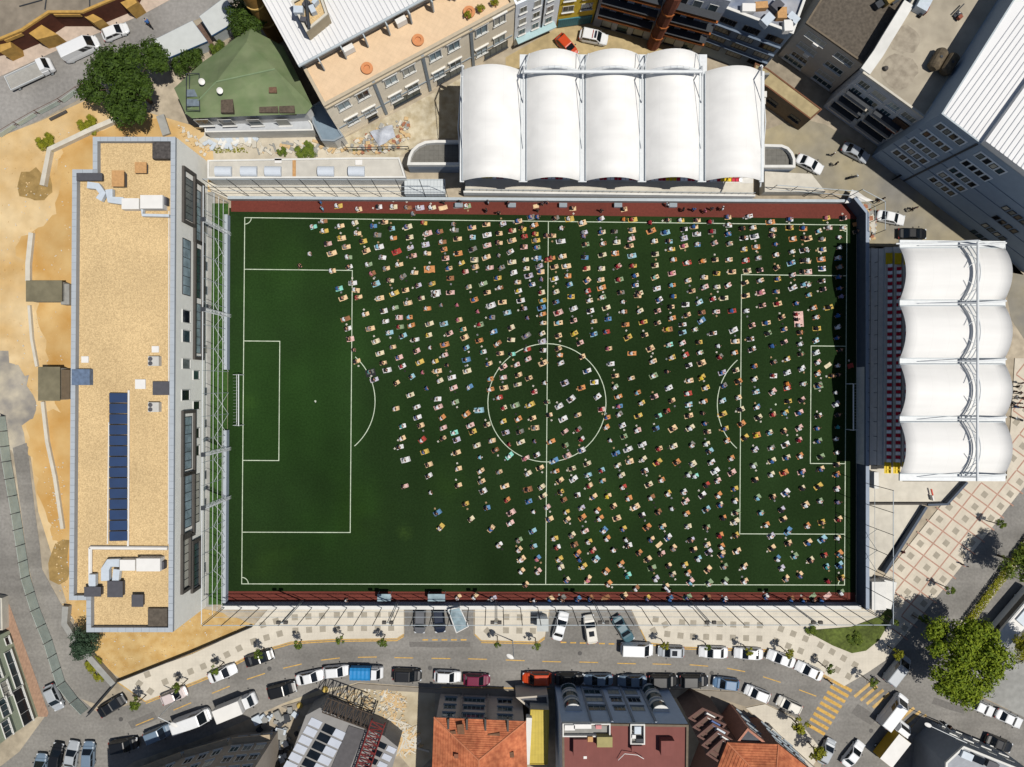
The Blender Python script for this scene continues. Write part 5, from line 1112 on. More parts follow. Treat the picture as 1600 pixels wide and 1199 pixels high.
for r, h_, m_ in (((896, 1156, 917, 1182), .9, m_rb), ((933, 1152, 957, 1168), .8, mat('yellowish sheet', C(170, 160, 108), .8, .08)), ((987, 1166, 1004, 1175), .7, m_rb), ((1033, 1158, 1054, 1181), 1.0, m_rb)):
    box_px(MB(), r, hr - .28, hr + h_).build('dormer', m_, rb)
for (x, y, sx, sy, m_) in ((890, 1136, 1.4, .7, m_ahu), (910, 1134, 2.4, .6, m_ahu), (935, 1135, .8, .5, mat('pink cloth', C(220, 150, 150))), (996, 1140, .9, 1.0, m_galv), (990, 1150, .5, .5, m_ahu), (999, 1156, 1.0, .5, m_steel_d), (922, 1154, .7, .7, m_wood), (914, 1178, .45, 1.1, m_ahu)):
    c = W(x, y, hr + .3); MB().box((c.x, c.y, hr + .25), (sx, sy, .7)).build('roof_furniture', m_, rb)
MB().path([W(966, 1188, hr + .1), W(976, 1178, hr + .5), W(996, 1180, hr + .3), W(1006, 1186, hr + .2)], .05).build('aerial', m_ahu, rb)
# brick block with stepped balconies and orange roof at lower right
bk = bld('brick_block', 'brown brick block with grey windows and orange tiled roof at the lower right', 'building', [(1136, 1160), (1216, 1163), (1270, 1206), (1290, 1290), (1086, 1290)], 8.6, mat('brown brick wall', C(128, 92, 78), .9, .1, 3), m_conc_g, .1, .2)
P_ = root_poly[bk.name]; e = [Vector((x, y, 8.61)) for x, y in P_]; cx = sum(v.x for v in e) / 5; cy = sum(v.y for v in e) / 5; ap = Vector((cx, cy, 11.2))
for i in range(5):
    mb = MB(); tile_slope(mb, e[i], e[(i + 1) % 5], ap, ap, 18); o = mb.build('roof_tiles', m_ot, bk); o['kind'] = 'stuff'
    MB().path([e[i] + Vector((0, 0, .05)), ap], .12).build('ridge_cap', mat('ridge tile', C(206, 132, 96)), bk)
A, B = edge(bk, 1243, 1184, 8.6); L_ = (B - A).length
for z in (2.4, 4.6, 6.8): win_grid(bk, A, B, [1.2, 3.4, 5.6], [z], 1.6, 1.1, mf=m_frame_g, mg=m_glass_l, mull=2)
fw = empty('brick_wing', 'brown brick wing with a slanting row of grey windows', 'building', tuple(W(1160, 1130)))
a_, b_ = Vector(W2(1140, 1099)), Vector(W2(1204, 1150)); d_ = (b_ - a_).normalized(); n_ = Vector((-d_.y, d_.x))
if n_.y > 0: n_ = -n_
P_ = ccw([a_, b_, b_ + n_ * 2.4, a_ + n_ * 2.4]); root_poly[fw.name] = P_; HW = 8.2; MB().prism(P_, 0, HW, 0, top=False).build('wall', mat('brick wing wall', C(176, 124, 104, .85), .9, .12, 3), fw); MB().sheet(inset(P_, .3), HW - .3).build('roof', mat('dark felt roof', C(96, 98, 104)), fw); MB().ring(P_, inset(P_, .3), HW - .3, HW + .02).build('parapet', mat('brick wing wall', C(176, 124, 104, .85)), fw)
best = min(range(4), key=lambda i: ((Vector(P_[i]) + Vector(P_[(i + 1) % 4])) / 2 - (a_ + b_) / 2).length); A, B = Vector(P_[best]), Vector(P_[(best + 1) % 4]); L_ = (B - A).length
win_grid(fw, A, B, [L_ * t for t in (.1, .28, .46, .64, .82)], [1.8, 4.1, 6.4], 1.2, 1.3, mf=m_frame_g, mg=m_glass_l, mull=2)
sbk = empty('stepped_block', 'dark brown block with stepped balconies left of the brick wing', 'building', tuple(W(1105, 1150))); m_dbr = mat('dark brown render', C(112, 90, 80), .9, .1, 2)
for k in range(5):
    pts = [(1074 + k * 7, 1120 + k * 14), (1096 + k * 8, 1104 + k * 12), (1128 + k * 5, 1118 + k * 12), (1110 + k * 4, 1140 + k * 13)]; z = 6.5 + .35 * k
    P_ = ccw([W2(x, y, z) for x, y in pts]); MB().prism(P_, 0 if k == 0 else 3, z).build('balcony_block', m_dbr, sbk); MB().ring(inset(P_, -.05), inset(P_, .25), z + .002, z + .5).build('balcony_parapet', mat('balcony edge', C(112, 84, 76), .9), sbk)
    c = W(pts[1][0] + 12, pts[1][1] + 14, z); MB().box((c.x, c.y, z + .25), (1.4, .7, .5), -.5).build('balcony_box', (m_ahu, mat('blue sheet', C(64, 96, 160), .5, .1), m_galv)[k % 3], sbk)
# block at the bottom right
gb = bld('grey_corner_block', 'grey block with flat roof in the bottom right corner', 'building', [(1478, 1192), (1506, 1166), (1620, 1212), (1620, 1300), (1470, 1300)], 8.0, mat('cool grey render', C(146, 154, 164), .85, .06), mat('pale felt', C(168, 172, 178), .9, .1), .3, .3, m_conc_w)
A, B = edge(gb, 1560, 1190, 8.0); L_ = (B - A).length; win_grid(gb, A, B, [L_ * t for t in (.2, .45, .7, .9)], [2, 4.8], 1.5, 1.4, mf=m_frame_w, mg=m_glass, mull=2)
for k, (x, y) in enumerate(((1512, 1182), (1530, 1188), (1552, 1197))): c = W(x, y, 8.4); MB().box((c.x, c.y, 8.05), (1.7, 1.0, .7), -.4).build('roof_unit', (m_galv, m_glass_d, m_dkmet)[k], gb)
hb = tag(MB().strip([W2(x, y, 1.8) for x, y in ((1206, 1140), (1235, 1170), (1262, 1194), (1285, 1215))], .5, 0, h=1.8).build('boundary_wall', m_conc, loc=tuple(W(1206, 1140))), 'pale boundary wall slanting past the brick block', 'wall')
raised('corner_pavement', [(1195, 1100), (1245, 1124), (1284, 1172), (1270, 1196), (1240, 1172), (1206, 1142), (1165, 1106)], m_pave, .13)
raised('south_pavement', [(440, 1104), (560, 1068), (690, 1077), (1060, 1077), (1150, 1081), (1195, 1098), (1165, 1104), (1120, 1090), (870, 1092), (680, 1083), (560, 1076), (452, 1110)], mat('dark paving', C(150, 142, 130), .9, .08, 1), .13)
raised('south_pavement', [(1440, 1118), (1475, 1130), (1600, 1196), (1600, 1206), (1506, 1160), (1480, 1170), (1420, 1140)], mat('dark paving', C(150, 142, 130)), .13)
raised('corner_pavement', [(1515, 1080), (1640, 1140), (1640, 985), (1560, 1010), (1500, 1050)], m_conc_g, .13)
# ------------------------------------------------------------------ trees
leafm = {}
def leaf_mat(nm, a_, b_): return mat('leaves ' + nm, C(*a_), .7, col2=C(*b_), scale=1.6, spec=.2)
m_bark = mat('bark', C(96, 82, 66), .95, .2, 6)
LV = {'dark': leaf_mat('dark', (42, 62, 18), (76, 100, 30)), 'big': leaf_mat('big', (78, 102, 12), (142, 158, 38)), 'yel': leaf_mat('yellow', (110, 116, 24), (160, 158, 40)), 'mid': leaf_mat('mid', (70, 92, 28), (116, 132, 44)), 'blue': leaf_mat('blue', (44, 66, 48), (70, 92, 68)), 'red': leaf_mat('red', (84, 70, 60), (110, 96, 80))}
def crown_mesh(seed, R, Hc, nlob, nleaf, ls, lr=(.2, .36)):
    """a crown of leaf-sized faces: uneven lobes of foliage spread through the volume, leaves on their shells (local, centre at 0)"""
    r = random.Random(seed); vs = []; fs = []; ph0 = [r.uniform(0, 6.3) for _ in range(3)]
    for l in range(nlob):
        t = r.uniform(0, 2 * pi); rho = r.uniform(.0, 1.0) ** .55; k = 1 + .16 * sin(3 * t + ph0[0]) + .1 * sin(5 * t + ph0[1]); q = R * rho * .82 * k
        lx, ly = q * cos(t), q * sin(t); lz = Hc * (1 - rho * rho) * r.uniform(.15, .9) - Hc * .25 * r.random(); rad = R * r.uniform(*lr)
        for _ in range(nleaf):
            a_ = r.uniform(0, 2 * pi); cz = r.uniform(-.5, 1); sz = sqrt(1 - cz * cz); d = rad * r.uniform(.55, 1.12) * (1 + .18 * sin(4 * a_ + l))
            n_ = Vector((sz * cos(a_), sz * sin(a_), cz)); c = Vector((lx, ly, lz)) + Vector((n_.x * d, n_.y * d, n_.z * d * .75)); s = ls * r.uniform(.55, 1.25)
            up = (n_ + Vector((r.gauss(0, .45), r.gauss(0, .45), r.gauss(0, .45) + .25))).normalized(); q_ = up.to_track_quat('Z', 'Y') @ Euler((0, 0, r.uniform(0, 6.3))).to_quaternion(); b = len(vs)
            for u, v in ((-1, 0), (0, -.5), (1, 0), (0, .5)): w_ = q_ @ Vector((u * s, v * s, 0)); vs.append((c.x + w_.x, c.y + w_.y, c.z + w_.z))
            fs.append((b, b + 1, b + 2, b + 3))
    me = bpy.data.meshes.new('crown'); me.from_pydata(vs, [], fs); me.materials.append(LV['mid']); me.update(); return me
CROWN = {'a': crown_mesh(1, 1, .62, 74, 400, .034, (.14, .25)), 'b': crown_mesh(2, 1, .66, 62, 400, .036, (.15, .26)), 's1': crown_mesh(3, 1, .9, 9, 70, .13), 's2': crown_mesh(4, 1, .9, 8, 70, .13), 's3': crown_mesh(5, 1, .8, 9, 66, .13), 'bush': crown_mesh(6, 1, .7, 26, 190, .06), 'm': crown_mesh(8, 1, .75, 30, 220, .06)}
def trunk_mesh(h, r, n, seed, sp):
    q = random.Random(seed); mb = MB().tube((0, 0, 0), (0, 0, h), r, 7, 0, r * .6)
    for k in range(n):
        t = 2 * pi * k / n + q.uniform(-.3, .3); z = h * q.uniform(.55, .95); mb.tube((0, 0, z), (sp * cos(t), sp * sin(t), z + sp * q.uniform(.4, .9)), r * .45, 5, 0, r * .12)
    return mb.mesh('trunk', m_bark)
TR = {}
def tree(name, lab, px, py, zc, R, key, lv, group=None, rz=0, cat='tree', hs=1.0):
    """crown seen at picture point px, py at height zc"""
    c = W(px, py, zc); o = empty(name, lab, cat, (c.x, c.y, 0), group)
    if cat == 'tree':
        k = (round(zc, 1), round(R, 1))
        if k not in TR: TR[k] = trunk_mesh(zc * .95, .05 + R * .04, 6, len(TR), R * .55)
        place('trunk', TR[k], (c.x, c.y, 0), rz, o)
    cr = place('crown', CROWN[key], (c.x, c.y, zc), rz, o, {0: LV[lv]}); cr.scale = (R, R, R * hs); return o
tree('broadleaf_tree', 'large dark green tree by the upper street above the school', 200, 131, 7.0, 6.5, 'b', 'dark', rz=.4)
tree('broadleaf_tree', 'large bright green tree shading the lower right junction', 1514, 1030, 8.0, 6.7, 'a', 'big', rz=2.0)
tree('broadleaf_tree', 'tall dark tree beside the ochre tower at the top', 384, 32, 6.5, 3.1, 'm', 'dark')
tree('broadleaf_tree', 'green tree at the right edge beside the boulevard', 1606, 884, 6.5, 3.3, 'm', 'mid', rz=1)
tree('broadleaf_tree', 'dark tree in the shade at the right edge below the bus', 1608, 1010, 6.0, 2.4, 'm', 'yel', rz=2)
tree('broadleaf_tree', 'dark shaded tree left of the big junction tree', 1468, 986, 3.5, 1.6, 'm', 'dark', rz=.7)
tree('bush', 'round green bush in front of the white site cabin', 294, 95, 1.6, 2.8, 'bush', 'dark', cat='bush')
tree('bush', 'small green bush at the end of the boardwalk', 341, 75, 1.4, 1.3, 'bush', 'mid', cat='bush')
tree('conifer_tree', 'blue green conifer at the lower left corner of the school plot', 132, 1007, 3.6, 2.4, 'm', 'blue')
ST = [(213, 1100, 1.15, 'mid', 'street tree beside the black car at the pavement corner'), (280, 1074, 1.0, 'mid', 'street tree beside the bent white street lamp'), (338, 1047, .95, 'mid', 'street tree over the white car at the kerb bend'), (403, 1024, .9, 'mid', 'street tree over the black car on the curve'),
      (463, 1011, .95, 'mid', 'street tree above the first kerb dash after the curve'), (530, 1002, .8, 'mid', 'street tree at the kerb above the white hatchbacks'), (597, 1003, .9, 'mid', 'street tree left of the first parking bay'), (777, 1005, .7, 'mid', 'street tree between the two parking bays, left one'), (838, 1008, .8, 'mid', 'street tree between the two parking bays, right one'),
      (1040, 1010, .8, 'yel', 'street tree over the silver car right of the second bay'), (1108, 1014, .7, 'mid', 'street tree over the roof of the long white saloon'), (1172, 1019, .8, 'yel', 'street tree over the white saloon with pale bonnet'), (1232, 1022, .9, 'yel', 'street tree beside the upper white car on the bend'), (1293, 1046, 1.0, 'mid', 'street tree at the end of the kerb by the crosswalk'),
      (1362, 1068, 1.0, 'mid', 'street tree on the corner between the crosswalks'), (1404, 1021, 1.1, 'yel', 'street tree at the plaza corner beside the silver van'), (1402, 971, .7, 'mid', 'street tree at the tip of the grass bed'), (1486, 921, .9, 'mid', 'plaza street tree at the boulevard kerb, lower one'), (1564, 820, .9, 'mid', 'plaza street tree at the boulevard kerb, upper one'), (1443, 971, 1.0, 'mid', 'street tree in the shadow of the big junction tree'),
      (1250, 1137, 1.5, 'yel', 'yellow green tree on the corner pavement by the crosswalk'), (1276, 1175, 1.5, 'yel', 'yellow green tree at the boundary wall near the bottom')]
for i, (x, y, R, lv, lab) in enumerate(ST): tree('street_tree', lab, x, y, 3.2, R, ('s1', 's2', 's3')[i % 3], lv, 'young street trees', rz=i * 1.3)
for lab, x, y, R, hh_ in (('small green bush at the wall in the pale terrace', 441, 237, .8, .5), ('green weeds on the pale terrace', 478, 236, 1.6, .2), ('potted bush on the terrace strip, left one', 731, 25, .55, .5), ('potted bush on the terrace strip, middle one', 751, 15, .6, .6), ('potted bush on the terrace strip, right one', 773, 5, .6, .6)):
    if y < 30:
        c = W(x, y, HB); o = empty('potted_bush', lab, 'bush', (c.x, c.y, HB - .45)); cr = place('crown', CROWN['bush'], (c.x, c.y, HB + .35), x, o, {0: LV['yel']}); cr.scale = (R, R, .6); MB().lathe((c.x, c.y, HB - .45), [(.25, 0), (.32, .45), (.26, .46)], 10).build('pot', mat('terracotta', C(222, 150, 100)), o)
    else: tree('bush', lab, x, y, .45, R, 'bush', 'mid', cat='bush', hs=hh_)
for lab, x, y, R in (('dry shrub by the upper bend of the sand wall', 138, 195, 1.6), ('dry grass tuft beside the pale upper sand', 72, 222, 1.5), ('shrubs on the bank below the conifer', 148, 1040, 1.4), ('grass tuft beside the white post of the path', 155, 1057, .9), ('dark shrub at the left end of the grass bed', 1268, 985, .9), ('pale flowering shrub in the grass bed', 1337, 998, 1.2)):
    tree('shrub', lab, x, y, .5, R, 'bush', 'yel' if x < 1000 else 'mid', cat='shrub', hs=.5)
hg_ = MB(); r = random.Random(5); vs = []; fs = []
MP = [Vector(W2(*p)) for p in ((1507, 972), (1552, 912), (1566, 894), (1640, 795))]
for a_, b_ in zip(MP, MP[1:]):
    for k in range(int((b_ - a_).length * 190)):
        p = a_.lerp(b_, r.random()); d_ = (b_ - a_).normalized(); n_ = Vector((-d_.y, d_.x)) * r.uniform(-.62, .62); z = .3 + r.random() ** .6 * .7; s = .13; q = Euler((r.uniform(-.9, .9), r.uniform(-.9, .9), r.uniform(0, 6))).to_matrix(); b = len(vs)
        for u, v in ((-1, 0), (0, -.6), (1, 0), (0, .6)): w_ = q @ Vector((u * s, v * s, 0)); vs.append((p.x + n_.x + w_.x, p.y + n_.y + w_.y, z + w_.z))
        fs.append((b, b + 1, b + 2, b + 3))
hg_.v = vs; hg_.f = fs; hg_.m = [0] * len(fs); tag(hg_.build('hedge', LV['yel'], loc=(MP[0].x, MP[0].y, .16)), 'yellow green hedge on the boulevard median', 'hedge')
# ------------------------------------------------------------------ street lamps
for lab, bx, by, tx, ty, H_ in (('white bent street lamp at the left kerb bend', 286, 1083, 272, 1133, 8.2), ('street lamp with white head over the road centre', 801, 1001, 797, 1026, 7.5), ('street lamp in the shade at the right junction', 1466, 1127, 1450, 1133, 7.0)):
    c = W(bx, by); t = W(tx, ty, H_); o = empty('street_lamp', lab, 'street lamp', (c.x, c.y, 0)); MB().tube((c.x, c.y, 0), (c.x, c.y, H_ - .4), .1, 8, 0, .06).path([Vector((c.x, c.y, H_ - .4)), Vector((c.x, c.y, H_)), t], .05).build('pole', m_steel_w, o)
    h_ = MB().lathe((0, 0, 0), [(.05, -.1), (.34, -.05), (.38, .03), (.2, .1), (.02, .12)], 12).mesh('lamp_head', m_ahu); q_ = place('lamp_head', h_, tuple(t), atan2(t.y - c.y, t.x - c.x), o); q_.scale = (1.5, .8, 1)
# ------------------------------------------------------------------ vehicles
def loft(secs):
    """sections along x: (x, half width, z bottom, z top, corner)"""
    mb = MB(); vs = []; k = 10
    for x, w, z0, z1, c in secs:
        zc = (z0 + z1) / 2
        for y, z in ((-w + c, z0), (w - c, z0), (w, z0 + c), (w, zc), (w - c * .4, z1 - c * .6), (w - c * 1.5, z1), (-w + c * 1.5, z1), (-w + c * .4, z1 - c * .6), (-w, zc), (-w, z0 + c)): vs.append((x, y, z))
    fs = []; n = len(secs)
    for j in range(n - 1):
        for i in range(k): fs.append((j * k + i, (j + 1) * k + i, (j + 1) * k + (i + 1) % k, j * k + (i + 1) % k))
    fs += [tuple(range(k))[::-1], tuple((n - 1) * k + i for i in range(k))]
    fs[-2] = fs[-2][::-1]; fs[-1] = fs[-1][::-1]
    return vs, [f[::-1] for f in fs]
m_cglass = mat('car glass', C(22, 28, 34), .1, .1, 1, spec=.7); m_lamp = mat('headlamp', C(220, 225, 230), .2, .05, 2, spec=.6); m_tail = mat('tail lamp', C(150, 20, 20), .3, .1, 2)
m_tyre = mat('tyre', C(24, 24, 26), .85, .1, 3)
CARC = {k: mat('car ' + k, C(*v), .28 if k not in ('white',) else .35, .02, 2, spec=.5, metal=.0) for k, v in {'white': (238, 240, 242), 'silver': (178, 184, 190), 'grey': (104, 106, 110), 'black': (26, 28, 32), 'blue': (98, 130, 164), 'steel': (120, 140, 160), 'maroon': (120, 32, 66), 'orange': (206, 74, 34), 'teal': (76, 110, 122), 'pinkish': (222, 208, 206), 'cream': (226, 222, 212), 'navy': (28, 38, 58)}.items()}
SPEC = { # L, W, belt z, hood z, roof z, cabin base front/rear, roof front/rear
 'sedan': (4.5, 1.78, .92, .86, 1.44, 1.02, -1.62, .22, -.95), 'hatch': (4.1, 1.76, .95, .9, 1.5, 1.05, -1.86, .3, -1.45), 'suv': (4.45, 1.86, 1.05, 1.0, 1.68, 1.15, -2.0, .45, -1.75), 'van': (5.0, 1.95, 1.15, 1.1, 1.98, 1.85, -2.42, .95, -2.36), 'bigvan': (5.8, 2.05, 1.3, 1.2, 2.4, 2.3, -2.82, 1.5, -2.78)}
CM = {}
def car_meshes(t):
    if t in CM: return CM[t]
    L, w, zb, zh, zr_, cf, cr_, rf_, rr = SPEC[t]; h = L / 2; hw = w / 2
    bx = t in ('van', 'bigvan')
    secs = [(-h, hw * (.8 if bx else .6), .45, zb - .16, .08), (-h + .07, hw * (.9 if bx else .78), .36, zb - .08, .12), (-h + .25, hw * (.96 if bx else .91), .3, zb - .02, .14), (-h + .6, hw, .24, zb, .14), (cf - .1, hw, .22, zb, .14), (cf + .3, hw * .985, .22, zh + .02, .14), (h - .6, hw * .95, .24, zh - .08, .14), (h - .28, hw * .88, .3, zh - .16, .13), (h - .08, hw * .74, .36, zh - .24, .1), (h, hw * .56, .44, zh - .32, .07)]
    vs, fs = loft(secs); mb = MB(); mb.add(vs, fs)
    tw = hw * .95; rw = hw * (.78 if t in ('sedan', 'hatch') else .86)
    b4 = [(cr_, -tw), (cf, -tw * .97), (cf, tw * .97), (cr_, tw)]; r4 = [(rr, -rw), (rf_, -rw * .98), (rf_, rw * .98), (rr, rw)]
    zbb = zb - .04; v8 = [(x, y, zbb) for x, y in b4] + [(x, y, zr_ - .05) for x, y in r4] + [(rr + .14, -rw * .88, zr_), (rf_ - .14, -rw * .86, zr_), (rf_ - .14, rw * .86, zr_), (rr + .14, rw * .88, zr_)]
    mb.add(v8, [(0, 1, 5, 4), (1, 2, 6, 5), (2, 3, 7, 6), (3, 0, 4, 7), (4, 5, 9, 8), (5, 6, 10, 9), (6, 7, 11, 10), (7, 4, 8, 11), (8, 9, 10, 11)])
    def pane(a_, b_, c_, d_, m0, m1, out, lo=.12, hi=.88):
        a_, b_, c_, d_ = map(Vector, (a_, b_, c_, d_)); P = lambda u, v: a_.lerp(b_, u).lerp(d_.lerp(c_, u), v)
        n_ = (b_ - a_).cross(d_ - a_).normalized() * .012
        q = [P(m0, lo) + n_, P(m1, lo) + n_, P(m1, hi) + n_, P(m0, hi) + n_]; return MB().add(q, [(0, 1, 2, 3)])
    parts = {'windscreen': [pane(v8[1], v8[2], v8[6], v8[5], .05, .95, 1, .04, .97)], 'rear_window': [pane(v8[3], v8[0], v8[4], v8[7], .08, .92, 1, .1 if t == 'sedan' else .35, .93)]}
    lm = .97 if t not in ('van', 'bigvan') else .97; m0 = .06 if t not in ('van', 'bigvan') else .62
    parts['side_window'] = [pane(v8[0], v8[1], v8[5], v8[4], m0, .5 if m0 < .5 else .8, 1, .15, .9), pane(v8[0], v8[1], v8[5], v8[4], .53 if m0 < .5 else .82, .93, 1, .15, .9), pane(v8[2], v8[3], v8[7], v8[6], .07, .47 if m0 < .5 else .18, 1, .15, .9), pane(v8[2], v8[3], v8[7], v8[6], .5 if m0 < .5 else .2, 1 - m0, 1, .15, .9)]
    out = {'body': mb.mesh('body', CARC['white'], smooth=False)}
    for k, l in parts.items(): out[k] = [p.mesh(k, m_cglass) for p in l]
    out['wheel'] = MB().tube((0, -.1, 0), (0, .1, 0), .32, 14).mesh('wheel', m_tyre); out['rim'] = MB().tube((0, -.112, 0), (0, .112, 0), .19, 10).mesh('rim', m_steel_g)
    out['headlight'] = MB().box((0, 0, 0), (.22, .36, .12)).mesh('headlight', m_lamp); out['tail_light'] = MB().box((0, 0, 0), (.12, .3, .16)).mesh('tail_light', m_tail); out['mirror'] = MB().box((0, 0, 0), (.14, .2, .12)).mesh('mirror', m_frame_d)
    out['numberplate'] = None; CM[t] = out; return out
def child(o, nm, me, loc, rot=(0, 0, 0), m_=None):
    c = bpy.data.objects.new(nm, me); COL.objects.link(c); c.parent = o; c.location = loc; c.rotation_euler = rot
    if m_: c.material_slots[0].link = 'OBJECT'; c.material_slots[0].material = m_
    return c
def wheels(o, M_, xs, hw, r=.32):
    for x in xs:
        for s in (-1, 1): w_ = child(o, 'wheel', M_['wheel'], (x, s * (hw - .12), r)); child(w_, 'rim', M_['rim'], (0, 0, 0))
def car(t, colr, px, py, ang, lab, group='cars parked along the street', z=0.01, cat='car', name='parked_car', extra=None):
    """ang: heading in the picture, degrees clockwise from the right"""
    M_ = car_meshes(t); L, w, zb, zh, zr_, cf, cr_, rf_, rr = SPEC[t]
    p = W(px, py, zr_ * .6); q = W(px + 10 * cos(radians(ang)), py + 10 * sin(radians(ang)), zr_ * .6); o = empty(name, lab, cat, (p.x, p.y, z), group, atan2(q.y - p.y, q.x - p.x))
    child(o, 'body', M_['body'], (0, 0, 0), (0, 0, 0), CARC[colr])
    for k in ('windscreen', 'rear_window', 'side_window'):
        for me in M_[k]: child(o, k, me, (0, 0, 0))
    wheels(o, M_, (-L / 2 + .85, L / 2 - .85), w / 2)
    for s in (-1, 1):
        child(o, 'headlight', M_['headlight'], (L / 2 - .17, s * w * .34, zh - .3)); child(o, 'tail_light', M_['tail_light'], (-L / 2 + .05, s * w * .36, zb - .25)); child(o, 'mirror', M_['mirror'], (cf - .25, s * (w / 2 + .1), zb + .08))
    if extra == 'sunroof' or extra == 'bars':
        if extra == 'sunroof': child(o, 'sunroof', MB().box((0, 0, 0), (.8, .8, .02)).mesh('sunroof', m_cglass), ((rf_ + rr) / 2 + .2, 0, zr_ + .012))
        else:
            for s in (-1, 1): child(o, 'roof_rail', MB().box((0, 0, 0), (1.6, .05, .06)).mesh('roof_rail', m_steel_d), ((rf_ + rr) / 2, s * w * .36, zr_ + .03))
    if extra == 'police':
        child(o, 'light_bar', MB().box((0, 0, 0), (.3, 1.1, .14)).mesh('light_bar', CARC['navy']), (rf_ - .25, 0, zr_ + .07)); child(o, 'stripe', MB().box((0, 0, 0), (.14, 1.3, .012)).mesh('stripe', m_tail), (rf_ - .7, 0, zr_ + .008))
    return o
U_, Lw = 'cars parked along the pitch side of the street', 'cars parked along the lower side of the street'
CARS = [
 ('bigvan', 'white', 123, 74, -25, 'white panel van on the upper street left of the white hatchback', 'vehicles on the upper street'), ('hatch', 'white', 179, 49, -22, 'white hatchback on the upper street right of the panel van', 'vehicles on the upper street'),
 ('hatch', 'orange', 886, 71, 48, 'orange car half hidden behind the upper stand canopy', None),
 ('sedan', 'white', 1266, 256, 27, 'white saloon at the right end of the upper stand', None), ('sedan', 'silver', 1338, 238, 28, 'silver saloon in the shade of the grey apartment block', None), ('sedan', 'white', 1393, 340, 12, 'white saloon in the lane above the black saloon', None), ('sedan', 'black', 1427, 365, 1, 'black saloon above the right stand canopy', None),
 ('hatch', 'silver', 83, 1091, 65, 'silver hatchback beside the brick pavement at the left', None), ('sedan', 'black', 174, 1104, -32, 'black saloon at the fence corner on the left', U_), ('hatch', 'pinkish', 271, 1088, -22, 'pinkish white hatchback under the street tree at the left', U_), ('sedan', 'white', 347, 1053, -22, 'white saloon under a street tree at the kerb bend', U_), ('sedan', 'black', 405, 1029, -18, 'black saloon under a street tree on the curve', U_),
 ('bigvan', 'white', 298, 1128, -20, 'white van in front of the white box van on the lower left', Lw), ('suv', 'steel', 246, 1148, -22, 'blue grey car behind the white van at the lower left', Lw), ('suv', 'black', 192, 1166, -10, 'black car in deep shade at the lower left', Lw), ('sedan', 'silver', 111, 1182, -80, 'silver saloon parked nose up at the lower left edge', Lw), ('hatch', 'black', 87, 1183, -80, 'black hatchback left of the silver saloon at the bottom', Lw), ('hatch', 'steel', 137, 1181, -88, 'blue grey hatchback right of the silver saloon at the bottom', Lw), ('hatch', 'steel', 62, 1200, -85, 'blue grey hatchback cut by the bottom edge at the left', Lw),
 ('suv', 'black', 440, 1079, -14, 'black car left of the two white cars below the road', Lw), ('sedan', 'white', 485, 1059, -13, 'white saloon right of the black car below the road', Lw), ('hatch', 'white', 525, 1050, -5, 'white hatchback left of the blue tarpaulin truck', Lw),
 ('hatch', 'white', 699, 1058, 2, 'white hatchback between the black pickup and the maroon car', Lw), ('hatch', 'maroon', 745, 1063, 2, 'maroon car right of the white hatchback', Lw), ('suv', 'orange', 839, 1061, 180, 'red orange car half in shade on the lower side', Lw), ('sedan', 'black', 890, 1062, 0, 'black saloon hidden in shade right of the orange car', Lw),
 ('sedan', 'steel', 935, 1063, 180, 'blue grey saloon half in shade, left of its twin', Lw), ('sedan', 'steel', 988, 1065, 180, 'blue grey saloon half in shade, right of its twin', Lw), ('suv', 'black', 1037, 1065, 0, 'black car right of the two blue grey saloons', Lw), ('suv', 'black', 1085, 1065, 0, 'black car left of the light blue hatchback', Lw), ('hatch', 'blue', 1135, 1069, 187, 'light blue hatchback on the lower side near the bend', Lw), ('hatch', 'white', 1184, 1085, 202, 'white hatchback right of the light blue one', Lw), ('hatch', 'cream', 1234, 1103, 205, 'cream car beside the yellow green corner tree', Lw),
 ('van', 'white', 996, 1016, 2, 'white van at the right side of the second parking bay', U_), ('hatch', 'silver', 1049, 1019, 182, 'silver hatchback with dark sunroof under a street tree', U_), ('sedan', 'white', 1115, 1020, 182, 'long white saloon right of the silver hatchback', U_), ('sedan', 'white', 1170, 1022, 183, 'white saloon with pale bonnet right of the long one', U_), ('sedan', 'white', 1221, 1030, 200, 'upper white saloon on the right bend', U_), ('sedan', 'white', 1265, 1049, 205, 'lower white saloon on the right bend near the crosswalk', U_),
 ('hatch', 'grey', 656, 970, 92, 'grey hatchback parked in the left bay', 'cars in the parking bays'), ('hatch', 'navy', 686, 969, 84, 'dark blue hatchback parked in the left bay', 'cars in the parking bays'), ('sedan', 'white', 876, 979, -74, 'white saloon parked in the right bay', 'cars in the parking bays'), ('suv', 'cream', 923, 984, -98, 'cream car parked in the middle of the right bay', 'cars in the parking bays'), ('sedan', 'teal', 974, 984, 58, 'blue green saloon parked at the right bay corner', 'cars in the parking bays'),
 ('van', 'silver', 1404, 1048, -52, 'silver van at the plaza corner by the junction', None), ('bigvan', 'white', 1398, 1113, -52, 'white van crossing the junction ahead of the box truck', None), ('sedan', 'white', 1334, 1179, -52, 'white saloon at the bottom of the junction', None), ('hatch', 'silver', 1292, 1175, -62, 'silver hatchback beside the yellow green tree at the bottom', None),
 ('sedan', 'white', 1534, 1106, 25, 'white saloon on the right street, left of two', None), ('sedan', 'white', 1578, 1124, 25, 'white saloon on the right street, right of two', None), ('sedan', 'black', 1562, 1163, 22, 'black saloon on the right street below the white ones', None)]
for t, c_, x, y, a_, lab, gr in CARS:
    car(t, c_, x, y, a_, lab, gr, extra='sunroof' if 'sunroof' in lab or c_ == 'cream' and x < 1000 else None)
car('suv', 'white', 928, 57, 12, 'white police car with blue and red roof bar in the yard', None, extra='police')
